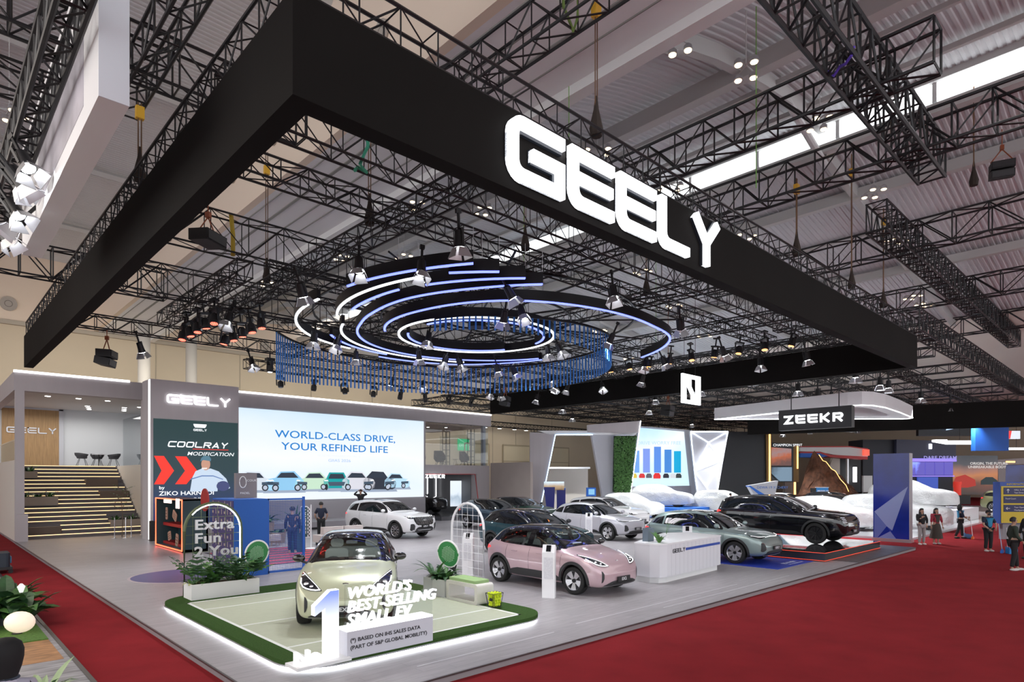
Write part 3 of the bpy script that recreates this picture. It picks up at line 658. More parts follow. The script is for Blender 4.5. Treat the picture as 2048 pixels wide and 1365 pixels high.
strap([(2.9, 10.2, 9.95), (2.95, 10.2, 9.4), (2.95, 10.2, 8.85)], M('yellow_strap', (.5, .36, .03), .6), 'yellow strap hanging on the deep open truss', .06)
def hoist(x, y, z0, z1, lab):
    t = thing('chain_hoist', lab, 'hoist', (x, y, z0), 0, 'chain hoists between roof and truss')
    part('chain', B().bar((.03, 0, 0), (.03, 0, z1 - z0), .014, 4).bar((-.03, 0, 0), (-.03, 0, z1 - z0), .014, 4), chain, t); part('block', B().box((0, 0, (z1 - z0) * .86), (.16, .12, .26)), yel, t)
    part('chain_bag', B().lathe([(.02, .75), (.05, .5), (.13, .15), (.11, 0)], 8), M('dark_bag', (.035, .025, .02), .9), t)
for a in ((6.0, .3, 9.28, 12, 'rusty chain hoist with yellow block above the letters'), (15.1, .3, 9.28, 11.5, 'chain hoist above the right end of the letters'), (19.6, .3, 9.28, 13.8, 'chain hoist over the long right part of the fascia'), (23.0, .3, 9.28, 13, 'chain hoist near the right corner of the fascia'),
          (9.4, 5.6, 9.4, 12.6, 'chain hoist over the truss crossing below the letters'), (15.4, 5.6, 9.4, 13.4, 'chain hoist right of the light rings'), (4.6, 12, 8.9, 12.9, 'chain hoist over the left inner truss'), (.3, 8.2, 9.28, 11, 'chain hoist on the left fascia truss'), (4.6, 6, 8.9, 12.9, 'chain hoist beside the upper barn-door lamps'), (-1.2, 7.3, 9, 11, 'chain hoist holding the white hanging box'), (20.5, -2.9, 11.95, 15.2, 'long chain hoist beside the end of the massive box truss')): hoist(*a)
def rope(x, y, z0, z1, m_, lab): one('hanging_rope', B().bar((x, y, z0), (x, y, z1), .012, 4), m_, lab, 'rope', group='thin ropes hanging from the roof')
for x, y, z0, z1, lab in ((9.0, 3.6, 9.6, 13.0, 'thin green rope left of the second letter'), (11.7, -.1, 10, 14.45, 'bright green rope under the lamp cluster by the grey beam'), (24, -4.6, 12, 15, 'green rope beside the slim loudspeaker'), (22.5, 9.9, 9, 14.55, 'green rope below the letter Y'), (13.2, 9.5, 9.0, 14.9, 'green rope above the light arcs')): rope(x, y, z0, z1, M('green_rope', (.16, .42, .06), .7), lab)
t = thing('hanging_white_box', 'long white hanging fascia box at the upper left', 'banner', (-1.43, 2.78, 8.0))
part('panel', B().bb((0, 0, 0), (.36, 8.2, 2.4)), white, t); part('end_cap', B().bb((.0, -.02, .0), (.36, 0, 2.4)), M('bright_white_film', (.78, .82, .88), .4), t)
part('printed_patch', B().bb((-.006, 1.0, .3), (0, 5.6, 1.5)), M('grey_smudge_print', (.42, .40, .45), .4, noise_=(1.1, .7)), t)
for i, (y, z) in enumerate(((7.2, 8.2), (6.6, 8.3), (8, 7.9), (8.8, 7.9), (9.7, 7.9), (7.6, 8.3))):
    o = copy_tree(proto); o.location = (-1.78, y, z); o.rotation_euler = (R(random.uniform(-20, 20)), R(35), random.uniform(0, 6)); o['group'] = 'barn-door lamps beside the white hanging box'; o['label'] = 'bright barn-door lamp beside the white hanging box, %s from the top' % ordn[i]
    for ch in list(o.children):
        if ch.type == 'LIGHT': bpy.data.objects.remove(ch)
# ================================================================== cars
tyre_m = M('tyre_rubber', (.012, .012, .012), .75); rim_m = M('rim_silver', (.62, .62, .64), .25, .9); rimd_m = M('rim_dark', (.02, .02, .022), .35, .5)
clad = M('dark_cladding', (.028, .029, .031), .55); gapm = M('panel_gap', (.01, .01, .01), .8); dglass = M('tinted_car_glass', (.006, .008, .010), .03, spec=.6, coat=1)
lampdark = M('lamp_dark', (.02, .02, .025), .08, coat=1); drl = M('daytime_led', (1, 1, 1), emit=.7, ec=(.95, .97, 1)); tail = M('tail_red', (.6, .02, .02), .15, emit=.9, ec=(1, .05, .05)); clearglass = glass_mat('clear_car_glass', (.92, .97, .94), .0); sideglass = glass_mat('side_car_glass', (.36, .40, .39), .05)
plate_m = M('black_plate', (.01, .01, .012), .3); plate_t = M('plate_letters', (.7, .7, .72), .4)
def paint(name, c, metal=.25, rough=.28): return M('paint_' + name, c, rough, metal, coat=1)
SPECS = {
 'hatch': dict(wb=2.65, rw=.335, tw=.778, x=(-2.02, 2.12),
   top=[(-2.02, .62), (-2.0, .80), (-1.93, 1.00), (-1.80, 1.20), (-1.60, 1.38), (-1.25, 1.50), (-.7, 1.565), (-.2, 1.565), (.15, 1.50), (.55, 1.33), (.92, 1.12), (1.02, 1.075), (1.35, 1.02), (1.7, .93), (1.93, .82), (2.05, .72), (2.12, .58)],
   belt=[(-2.02, .60), (-1.95, .90), (-1.7, 1.05), (-1, 1.05), (.2, 1.01), (.92, .985), (1.35, .93), (1.7, .84), (1.93, .74), (2.12, .54)],
   bot=[(-2.02, .42), (-1.9, .28), (-1.5, .22), (1.5, .20), (1.95, .20), (2.12, .27)],
   w=[(-2.02, .56), (-1.98, .68), (-1.88, .78), (-1.6, .86), (-1.2, .895), (0, .89), (1.2, .905), (1.55, .895), (1.8, .86), (1.97, .79), (2.07, .68), (2.12, .54)],
   wr=[(-2.02, .45), (-1.85, .52), (-1.5, .56), (-.7, .60), (.1, .61), (.55, .66), (.95, .70), (1.4, .66), (1.8, .55), (2.12, .34)],
   win=[[(-1.30, 1.10, 1.30), (-1.1, 1.075, 1.40), (-.6, 1.06, 1.465), (-.22, 1.05, 1.475)], [(-.14, 1.05, 1.475), (.2, 1.04, 1.43), (.5, 1.035, 1.30), (.80, 1.03, 1.12), (.86, 1.03, 1.06)]], qw=[(-1.62, 1.13, 1.16), (-1.5, 1.115, 1.24), (-1.36, 1.105, 1.31)],
   ws=[(.18, .545), (.5, .60), (.85, .66), (.93, .66)], rg=(1.06, 1.36, .50)),
 'suv': dict(wb=2.75, rw=.365, tw=.83, x=(-2.28, 2.32),
   top=[(-2.28, .72), (-2.25, .92), (-2.16, 1.12), (-2.0, 1.32), (-1.8, 1.50), (-1.5, 1.60), (-.8, 1.665), (-.2, 1.66), (.15, 1.59), (.6, 1.39), (1.02, 1.16), (1.14, 1.12), (1.55, 1.08), (1.95, 1.0), (2.16, .90), (2.27, .80), (2.32, .64)],
   belt=[(-2.28, .68), (-2.18, 1.00), (-1.9, 1.14), (-1, 1.12), (.2, 1.07), (1.02, 1.03), (1.55, .99), (1.95, .91), (2.16, .82), (2.32, .6)],
   bot=[(-2.28, .48), (-2.15, .33), (-1.7, .26), (1.6, .25), (2.15, .28), (2.32, .38)],
   w=[(-2.28, .66), (-2.22, .78), (-2.1, .86), (-1.7, .93), (-1.2, .95), (0, .94), (1.3, .95), (1.75, .925), (2.05, .86), (2.2, .78), (2.28, .68), (2.32, .58)],
   wr=[(-2.28, .5), (-2.0, .56), (-1.6, .60), (-.7, .65), (.1, .65), (.6, .70), (1.05, .74), (1.5, .70), (2.0, .60), (2.32, .42)],
   win=[[(-1.30, 1.155, 1.45), (-1.0, 1.15, 1.52), (-.6, 1.135, 1.56), (-.24, 1.13, 1.565)], [(-.16, 1.125, 1.565), (.2, 1.11, 1.51), (.5, 1.10, 1.39), (.82, 1.09, 1.2), (.92, 1.085, 1.11)]], qw=[(-1.86, 1.19, 1.24), (-1.7, 1.175, 1.36), (-1.38, 1.16, 1.44)],
   ws=[(.2, .58), (.55, .64), (.95, .70), (1.05, .70)], rg=(1.14, 1.46, .56)),
 'mpv': dict(wb=2.81, rw=.37, tw=.83, x=(-2.42, 2.42),
   top=[(-2.42, .8), (-2.39, 1.05), (-2.32, 1.3), (-2.22, 1.5), (-2.05, 1.64), (-1.7, 1.71), (-1, 1.76), (-.3, 1.755), (.1, 1.69), (.5, 1.52), (.92, 1.28), (1.04, 1.23), (1.5, 1.19), (2.0, 1.12), (2.25, 1.04), (2.37, .94), (2.42, .75)],
   belt=[(-2.42, .74), (-2.33, 1.05), (-2.1, 1.2), (-1, 1.17), (.2, 1.14), (.95, 1.11), (1.5, 1.08), (2.0, 1.02), (2.25, .95), (2.42, .7)],
   bot=[(-2.42, .5), (-2.25, .34), (-1.8, .27), (1.7, .27), (2.25, .3), (2.42, .4)],
   w=[(-2.42, .72), (-2.35, .82), (-2.2, .89), (-1.8, .945), (0, .945), (1.4, .955), (1.9, .935), (2.2, .88), (2.33, .81), (2.39, .73), (2.42, .64)],
   wr=[(-2.42, .54), (-2.1, .6), (-1.7, .63), (-.7, .67), (.1, .67), (.5, .71), (1.0, .76), (1.5, .73), (2.1, .66), (2.42, .48)],
   win=[[(-1.28, 1.215, 1.57), (-1.0, 1.21, 1.61), (-.6, 1.2, 1.645), (-.24, 1.195, 1.65)], [(-.16, 1.19, 1.65), (.15, 1.18, 1.605), (.45, 1.175, 1.48), (.72, 1.17, 1.3), (.82, 1.165, 1.2)]], qw=[(-2.02, 1.25, 1.42), (-1.8, 1.235, 1.52), (-1.36, 1.22, 1.565)],
   ws=[(.16, .60), (.5, .66), (.85, .72), (.95, .72)], rg=(1.2, 1.56, .58)),
 'limo': dict(wb=3.12, rw=.40, tw=.87, x=(-2.62, 2.60),
   top=[(-2.62, .85), (-2.59, 1.1), (-2.53, 1.34), (-2.43, 1.56), (-2.25, 1.7), (-1.9, 1.77), (-1, 1.815), (-.3, 1.81), (.15, 1.74), (.6, 1.55), (1.02, 1.32), (1.14, 1.27), (1.6, 1.235), (2.15, 1.18), (2.42, 1.11), (2.55, 1.0), (2.60, .8)],
   belt=[(-2.62, .8), (-2.5, 1.12), (-2.3, 1.24), (-1, 1.22), (.2, 1.19), (1.05, 1.16), (1.6, 1.13), (2.15, 1.08), (2.42, 1.02), (2.6, .76)],
   bot=[(-2.62, .5), (-2.45, .34), (-2, .27), (1.9, .27), (2.4, .3), (2.6, .38)],
   w=[(-2.62, .80), (-2.55, .89), (-2.4, .95), (-2, .995), (0, 1.0), (1.6, 1.005), (2.1, .99), (2.4, .94), (2.52, .87), (2.57, .80), (2.6, .72)],
   wr=[(-2.62, .6), (-2.2, .66), (-1.8, .69), (-.7, .72), (.15, .72), (.6, .77), (1.1, .81), (1.6, .79), (2.2, .74), (2.6, .58)],
   win=[[(-1.45, 1.27, 1.62), (-1.0, 1.265, 1.67), (-.6, 1.255, 1.70), (-.24, 1.25, 1.70)], [(-.16, 1.245, 1.70), (.2, 1.235, 1.655), (.5, 1.23, 1.53), (.82, 1.22, 1.34), (.92, 1.215, 1.25)]], qw=[(-2.18, 1.31, 1.47), (-1.9, 1.29, 1.58), (-1.53, 1.275, 1.615)],
   ws=[(.2, .65), (.6, .71), (.95, .77), (1.05, .77)], rg=(1.26, 1.62, .64))}
def section(S, x):
    g = lambda k: interp(S[k], x)
    w, zb, zt, zs, wr = g('w'), g('bot'), g('top'), g('belt'), g('wr'); h = zs - zb; ws = .955 * w; wr = min(wr, ws * .96); cw = min(.065, (zt - zs) * .45); ze = zt - cw
    L = lambda t, o=0: (ws + (wr - ws) * t + o, zs + (ze - zs) * t)
    return [(0, zb), (.55 * w, zb), (.86 * w, zb + .01), (.95 * w, zb + .06), (.98 * w, zb + .33 * h), (1.0 * w, zb + .62 * h), (.992 * w, zb + .85 * h), (.972 * w, zb + .95 * h), L(0), L(.12), L(.5, .018), L(.90, .008), (wr * .93, ze + .55 * cw), (wr * .6, zt - .16 * cw), (0, zt)]
def hull(S, sub=1):
    x0, x1 = S['x']; L = x1 - x0; xs = [x0 + L * t for t in (0, .012, .03, .055, .085, .12, .16, .2, .245, .29, .335, .38, .425, .47, .51, .545, .58, .615, .65, .685, .715, .735, .755, .785, .815, .845, .875, .905, .93, .952, .972, .988, 1)]
    b = B(); secs = [section(S, x) for x in xs]; K = len(secs[0]); ring = 2 * K - 2
    for x, s in zip(xs, secs):
        b.v += [(x, y, z) for y, z in s] + [(x, -y, z) for y, z in s[-2:0:-1]]
    for i in range(len(xs) - 1):
        for k in range(ring): b.f.append((i * ring + k, i * ring + (k + 1) % ring, (i + 1) * ring + (k + 1) % ring, (i + 1) * ring + k))
    for i, sg in ((0, -1), (len(xs) - 1, 1)):       # rounded end caps
        base = i * ring; s = secs[i]; rows = []
        for j in range(K):
            if j in (0, K - 1): rows.append([base + j]); continue
            rr = [base + j]
            for t in (.5, 0, -.5):
                b.v.append((xs[i] + sg * .035 * (1 - t * t) * math.sin(PI * j / (K - 1)), s[j][0] * t, s[j][1])); rr.append(len(b.v) - 1)
            rr.append(base + ring - j); rows.append(rr)
        for j in range(K - 1):
            a, c = rows[j], rows[j + 1]
            if len(a) == 1: b.f += [(a[0], c[k], c[k + 1]) for k in range(4)]
            elif len(c) == 1: b.f += [(a[k], a[k + 1], c[0]) for k in range(4)]
            else: b.f += [(a[k], a[k + 1], c[k + 1], c[k]) for k in range(4)]
    me = b.mesh('hull', None); o = bpy.data.objects.new('h', me); TMP.collection.objects.link(o); md = o.modifiers.new('s', 'SUBSURF'); md.levels = md.render_levels = sub
    dg = tmp_graph(); out = bpy.data.meshes.new_from_object(o.evaluated_get(dg)); bpy.data.objects.remove(o); bpy.data.meshes.remove(me)
    return out
def bvh_of(me): return BVHTree.FromPolygons([v.co[:] for v in me.vertices], [tuple(p.vertices) for p in me.polygons])
class Skin:
    def __init__(s, bvh): s.b = bvh
    def hit(s, mode, a, c, off=.005):
        o, d = {'L': ((a, 3, c), (0, -1, 0)), 'R': ((a, -3, c), (0, 1, 0)), 'T': ((a, c, 4), (0, 0, -1)), 'F': ((5, a, c), (-1, 0, 0)), 'B': ((-5, a, c), (1, 0, 0))}[mode]
        p, n, i, dd = s.b.ray_cast(V(o), V(d))
        if p is None: return None
        if n.dot(V(d)) > 0: n = -n
        return p + n * off
    def grid(s, mode, rows, off=.005, skirt=.012):
        """rows of 2-D points -> surface patch lying on the body, with a turned-in rim"""
        b = B(); m = len(rows[0]); G = []
        for r in rows:
            hs = [s.hit(mode, a, c, off) for a, c in r]; ok = [i for i, h in enumerate(hs) if h is not None]
            if not ok: continue
            for i in range(len(hs)):
                if hs[i] is None: hs[i] = hs[min(ok, key=lambda k: abs(k - i))].copy()
            G.append(hs)
        n = len(G)
        if n < 2: return b
        for r in G: b.v += [tuple(p) for p in r]
        b.f += [(i * m + k, i * m + k + 1, (i + 1) * m + k + 1, (i + 1) * m + k) for i in range(n - 1) for k in range(m - 1)]
        if skirt:
            dv = {'L': V((0, -1, 0)), 'R': V((0, 1, 0)), 'T': V((0, 0, -1)), 'F': V((-1, 0, 0)), 'B': V((1, 0, 0))}[mode] * skirt
            ed = [k for k in range(m)] + [i * m + m - 1 for i in range(1, n)] + [(n - 1) * m + k for k in range(m - 2, -1, -1)] + [i * m for i in range(n - 2, 0, -1)]
            o = len(b.v); b.v += [tuple(V(b.v[e]) + dv) for e in ed]; q = len(ed)
            b.f += [(ed[i], ed[(i + 1) % q], o + (i + 1) % q, o + i) for i in range(q)]
        return b
    def strip(s, mode, kn, n=14, m=4, off=.005, flip=1, inset=0, skirt=.012):
        """kn: (a, lo, hi) knots; surface between the two curves"""
        lo = [(k[0], k[1]) for k in kn]; hi = [(k[0], k[2]) for k in kn]; a0, a1 = kn[0][0] + inset, kn[-1][0] - inset; rows = []
        for i in range(n + 1):
            a = a0 + (a1 - a0) * i / n; l, h = interp(lo, a) + inset, interp(hi, a) - inset
            if h < l: l = h = (l + h) / 2
            rows.append([((a if mode in 'LR' else a * flip), l + (h - l) * j / m) for j in range(m + 1)])
        return s.grid(mode, rows, off, skirt)
    def line(s, mode, pts, r, off=.003, n=5):
        P = [s.hit(mode, a, c, off) for a, c in pts]; P = [p for p in P if p is not None]
        return B().tube(P, r, n) if len(P) > 1 else B()
def wheel(t, x, y, r, style, rw_=.225):
    s = 1 if y > 0 else -1; w = rw_ / 2
    b = B().lathe([(r * .70, -w * .8), (r * .74, -w), (r * .92, -w), (r * .985, -w * .82), (r, -w * .5), (r, w * .5), (r * .985, w * .82), (r * .92, w), (r * .74, w), (r * .70, w * .8)], 30, axis='y', cap=False)
    o = part('wheel', b, tyre_m, t, 30); o.location = (x, y, r)
    f = s * w * .82; q = part('rim', B().lathe([(r * .74, f), (r * .70, f + s * .012), (r * .66, f - s * .005), (r * .64, f - s * .05), (.02, f - s * .06)], 30, axis='y', cap=False), rim_m if style != 'dark' else rimd_m, o, 30)
    part('barrel', B().lathe([(r * .66, f - s * .045), (.03, f - s * .05)], 24, axis='y', cap=False), rimd_m, o)
    sp = B(); n = 5 if style in ('five', 'wedge') else 10
    for k in range(n):
        a = 2 * PI * k / n + .3; wi, wo = {'wedge': (.03, .085), 'five': (.03, .045), 'ten': (.014, .022), 'dark': (.014, .02)}[style]
        m = Matrix.Rotation(a, 4, 'Y'); L = r * .67
        for side in ((-1, 1) if style == 'five' else (0,)):
            o1, o2 = side * .018, side * .05
            sp.add([m @ V((.03, f - s * .028, -wi + o1)), m @ V((L, f - s * .002, -wo + o2)), m @ V((L, f - s * .002, wo + o2)), m @ V((.03, f - s * .028, wi + o1)), m @ V((.03, f - s * .055, -wi + o1)), m @ V((L, f - s * .04, -wo + o2)), m @ V((L, f - s * .04, wo + o2)), m @ V((.03, f - s * .055, wi + o1))], [(0, 1, 2, 3), (7, 6, 5, 4), (0, 4, 5, 1), (1, 5, 6, 2), (2, 6, 7, 3), (3, 7, 4, 0)])
    part('spokes', sp, rim_m if style != 'dark' else rimd_m, o); part('hub_cap', B().lathe([(.05, f - s * .02), (.045, f + s * .0), (.001, f + s * .004)], 14, axis='y'), rimd_m, o)
def flatlow(b, z):
    b.v = [(v[0], v[1], max(v[2], z)) for v in b.v]; return b
def inside(poly, x, y):
    c = False; n = len(poly)
    for i in range(n):
        x1, y1 = poly[i]; x2, y2 = poly[i - 1]
        if (y1 > y) != (y2 > y) and x < (x2 - x1) * (y - y1) / (y2 - y1) + x1: c = not c
    return c
HULLS = {}
def make_car(kind, label, pm, name, loc, rz, roof=None, style='five', face='slim', cabin=False, rails=None, group='display cars', armor=True, plate=True):
    S = SPECS[kind]; t = thing(name, label, 'car', loc, rz, group)
    if kind not in HULLS:
        h = hull(S, 2 if kind == 'hatch' else 1); HULLS[kind] = (h, Skin(bvh_of(h)))
    h, K = HULLS[kind]; r, wb, tw = S['rw'], S['wb'], S['tw']; R_ = r + .065
    # cut the wheel arches out of a copy of the hull
    key = (kind, cabin)
    if key not in HULLS:
        bo = bpy.data.objects.new('h', h.copy()); TMP.collection.objects.link(bo); cb = B()
        for sx in (-1, 1):
            for sy in (-1, 1): cb.add(*(lambda q: (q.v, q.f))(B().lathe([(R_, sy * (tw - .20)), (R_, sy * 1.3)], 28, (sx * wb / 2, 0, r), axis='y')))
        co = bpy.data.objects.new('c', cb.mesh('c', None)); TMP.collection.objects.link(co); md = bo.modifiers.new('b', 'BOOLEAN'); md.object = co; md.operation = 'DIFFERENCE'; md.solver = 'EXACT'
        dg = tmp_graph(); me = bpy.data.meshes.new_from_object(bo.evaluated_get(dg)); bpy.data.objects.remove(bo); bpy.data.objects.remove(co)
        if cabin:                                # open the window apertures
            polys = []
            for kn in S['win']: polys.append([(a + (.028 if i == 0 else 0) - (.028 if i == len(kn) - 1 else 0), l + .024) for i, (a, l, hh) in enumerate(kn)] + [(a - (-.028 if i == 0 else 0) + (-.028 if i == len(kn) - 1 else 0), hh - .024) for i, (a, l, hh) in reversed(list(enumerate(kn)))])
            wsp = [(S['ws'][0][0] + .03, -S['ws'][0][1] + .03)] + [(a, -w + .03) for a, w in S['ws'][1:-1]] + [(S['ws'][-1][0] - .03, -S['ws'][-1][1] + .03)]; wsp = wsp + [(a, -w) for a, w in reversed(wsp)]
            bm = bmesh.new(); bm.from_mesh(me); dele = []
            for f in bm.faces:
                c = f.calc_center_median()
                if abs(f.normal.y) > .5 and any(inside(p, c.x, c.z) for p in polys): dele.append(f)
                elif f.normal.z > .2 and c.z > S['win'][1][-1][1] and inside(wsp, c.x, c.y): dele.append(f)
            bmesh.ops.delete(bm, geom=dele, context='FACES'); bm.to_mesh(me); bm.free()
        me.polygons.foreach_set('use_smooth', [True] * len(me.polygons)); me.set_sharp_from_angle(angle=R(38)); HULLS[key] = me
    me = HULLS[key].copy(); me.materials.clear(); me.materials.append(pm)
    if roof:                                     # the roof and pillars in their own colour
        lo = sorted([(k[0], k[1]) for k in S['qw'][:1] + S['win'][0] + S['win'][1]]); xe = S['win'][1][-1][0] + .1
        top = lambda f: f.calc_center_median().x < xe and f.calc_center_median().z > interp(lo, f.calc_center_median().x) + .03
        bm = bmesh.new(); bm.from_mesh(me); bmesh.ops.delete(bm, geom=[f for f in bm.faces if not top(f)], context='FACES'); rm = bpy.data.meshes.new('roof'); bm.to_mesh(rm); bm.free(); rm.materials.append(roof); link('roof', rm, t)
        bm = bmesh.new(); bm.from_mesh(me); bmesh.ops.delete(bm, geom=[f for f in bm.faces if top(f)], context='FACES'); bm.to_mesh(me); bm.free()
    link('body', me, t)
    P = lambda n, b, m, par=t, sm=30, **kw: part(n, b, m, par, sm, **kw) if b.f else None
    for sx in (-1, 1):
        for sy in (-1, 1):
            x, y = sx * wb / 2, sy * tw
            wheel(t, x, y - sy * .005, r, style)
            P('wheel_well', flatlow(B().lathe([(R_ - .004, sy * (tw - .19)), (R_ - .004, sy * (tw + .06))], 24, (x, 0, r), axis='y', cap=False).lathe([(R_, sy * (tw - .19)), (.01, sy * (tw - .19))], 24, (x, 0, r), axis='y', cap=False), r * .62), M('wheel_well_black', (.01, .01, .01), .9))
            if armor:
                rows = []
                for k in range(25):
                    a = R(-14 + 208 * k / 24); rows.append([(x + rr * math.cos(a), max(r + rr * math.sin(a), interp(S['bot'], x + rr * math.cos(a)) + .03)) for rr in (R_ - .012, R_ + .03, R_ + .062)])
                P('arch_trim', K.grid('L' if sy > 0 else 'R', rows, .010, .03), clad)
    for m_ in 'LR':
        sd = 1 if m_ == 'L' else -1
        P('sill_trim', K.strip(m_, [(-wb / 2 + R_ + .03, .29, .40), (-wb / 2 + R_ + .35, .27, .47), (wb / 2 - R_ - .3, .27, .46), (wb / 2 - R_ - .03, .28, .36)], 12, 3, .008), clad)
        for kn, nm in ((S['win'][0], 'rear_side_window'), (S['win'][1], 'front_side_window')):
            if cabin:
                P('window_frame', frame_strip(K, m_, kn), M('gloss_black', (.008, .008, .009), .06, coat=1)); P(nm, K.strip(m_, kn, 12, 3, .003, inset=.0, skirt=0), sideglass)
            else: P(nm, K.strip(m_, kn, 14, 6, .007), dglass)
        P('quarter_window', K.strip(m_, S['qw'], 8, 3), dglass)
        P('pillar_trim', K.strip(m_, [(-.235, 1.0 + (S['win'][0][-1][1] - 1.0), S['win'][0][-1][2] + .0), (-.145, S['win'][0][-1][1], S['win'][0][-1][2])], 2, 4, .006), M('gloss_black', (.008, .008, .009), .06, coat=1))
        zb = .40; bl = S['win'][0][-1][1] - .02
        for xx, z1 in ((-.19, bl), (S['win'][1][-1][0] + .06, bl - .03), (-wb / 2 + .30, bl)):
            z0 = zb if xx > -wb / 2 + .4 else r + math.sqrt(max(.01, (R_ + .07) ** 2 - .3 ** 2))
            P('panel_gap', K.line(m_, [(xx + (.0 if i < 4 else .012 * (i - 4)), z0 + (z1 - z0) * i / 8) for i in range(9)], .0045, 0, 4), gapm)
        for xx in (-.05 - .36 - .28, .22):
            P('door_handle', K.line(m_, [(xx - .1 - .02, bl - .13), (xx - .03, bl - .13), (xx + .1, bl - .135)], .014, .004, 6), chrome if kind == 'limo' else pm)
        # mirror
        mx, mz, my = S['win'][1][-1][0] - .12, bl + .10, interp(S['w'], S['win'][1][-1][0]) + .06
        q = P('mirror', B().ball((mx, sd * my, mz), .1, 14, 9, (.8, 1.2, .78)), M('gloss_black', (.008, .008, .009), .06, coat=1) if (roof or cabin) else pm); part('mirror_arm', B().bar((mx + .02, sd * (my - .16), mz - .10), (mx, sd * (my - .05), mz - .06), .025, 6), clad, q)
    # windscreen
    ws = [(a, -w, w) for a, w in S['ws']]; gb = M('gloss_black', (.008, .008, .009), .06, coat=1)
    if cabin:
        P('windscreen_frame', frame_strip(K, 'T', ws, .065), gb); P('windscreen', K.strip('T', ws, 14, 10, .003, skirt=0), clearglass)
    else: P('windscreen', K.strip('T', ws, 14, 10), dglass)
    if not roof:
        a0 = S['ws'][0][0]; P('sunroof', K.strip('T', [(-1.25, -.42, .42), (-1.0, -.46, .46), (a0 - .3, -.46, .46), (a0 - .15, -.44, .44)], 10, 8, .004), dglass)
    if rails:
        for sd in (-1, 1):
            y = sd * (interp(S['wr'], -.5) - .03); P('roof_rail', K.line('T', [(xx, y) for xx in (-1.75, -1.5, -1.0, -.5, 0, .15)], .02, .035, 6), rails)
    P('rear_window', K.strip('B', [(-S['rg'][2], S['rg'][0] + .03, S['rg'][1] - .05), (-S['rg'][2] + .1, S['rg'][0], S['rg'][1]), (S['rg'][2] - .1, S['rg'][0], S['rg'][1]), (S['rg'][2], S['rg'][0] + .03, S['rg'][1] - .05)], 10, 4), dglass)
    zt = S['rg'][0] - .13; wq = interp(S['w'], S['x'][0] + .12)
    for sd in (-1, 1):
        P('tail_lamp', K.strip('B', [(.28, zt - .025, zt + .02), (wq - .2, zt - .05, zt + .04), (wq + .005, zt - .06, zt + .05)], 10, 3, .008, flip=sd), tail)
        P('tail_lamp_side', K.strip('L' if sd > 0 else 'R', [(S['x'][0] + .10, zt - .06, zt + .05), (S['x'][0] + .34, zt - .02, zt + .02)], 6, 2, .006), tail)
    P('rear_bumper_trim', K.strip('B', [(-wq + .1, .42, .62), (wq - .1, .42, .62)], 8, 3, .008), clad)
    faces(kind, face, t, K, S, P, pm, plate)
    if cabin: interior(t, S)
    return t
def frame_strip(K, mode, kn, w=.055):
    """border band of a window"""
    lo = [(k[0], k[1]) for k in kn]; hi = [(k[0], k[2]) for k in kn]; a0, a1 = kn[0][0], kn[-1][0]; b = B()
    n = 16; A = [a0 + (a1 - a0) * i / n for i in range(n + 1)]; Z = lambda a: (interp(lo, a), interp(hi, a))
    o = [(a, Z(a)[0]) for a in A] + [(a1, Z(a1)[0] + (Z(a1)[1] - Z(a1)[0]) * k / 5) for k in range(1, 5)] + [(a, Z(a)[1]) for a in reversed(A)] + [(a0, Z(a0)[1] + (Z(a0)[0] - Z(a0)[1]) * k / 5) for k in range(1, 5)]
    inn = []
    for a, z in o:
        aa = min(max(a, a0 + w), a1 - w); l, h = Z(aa); ww = min(w, (h - l) * .45); inn.append((aa, min(max(z, l + ww), h - ww)))
    P0 = [K.hit(mode, *p, .005) for p in o]; P1 = [K.hit(mode, *p, .005) for p in inn]; m = len(o)
    for i in range(m):
        P0[i] = P0[i] or P1[i] or P0[i - 1]; P1[i] = P1[i] or P0[i]
    b.v = [tuple(p) for p in P0] + [tuple(p) for p in P1]; b.f = [(i, (i + 1) % m, m + (i + 1) % m, m + i) for i in range(m)]
    return b
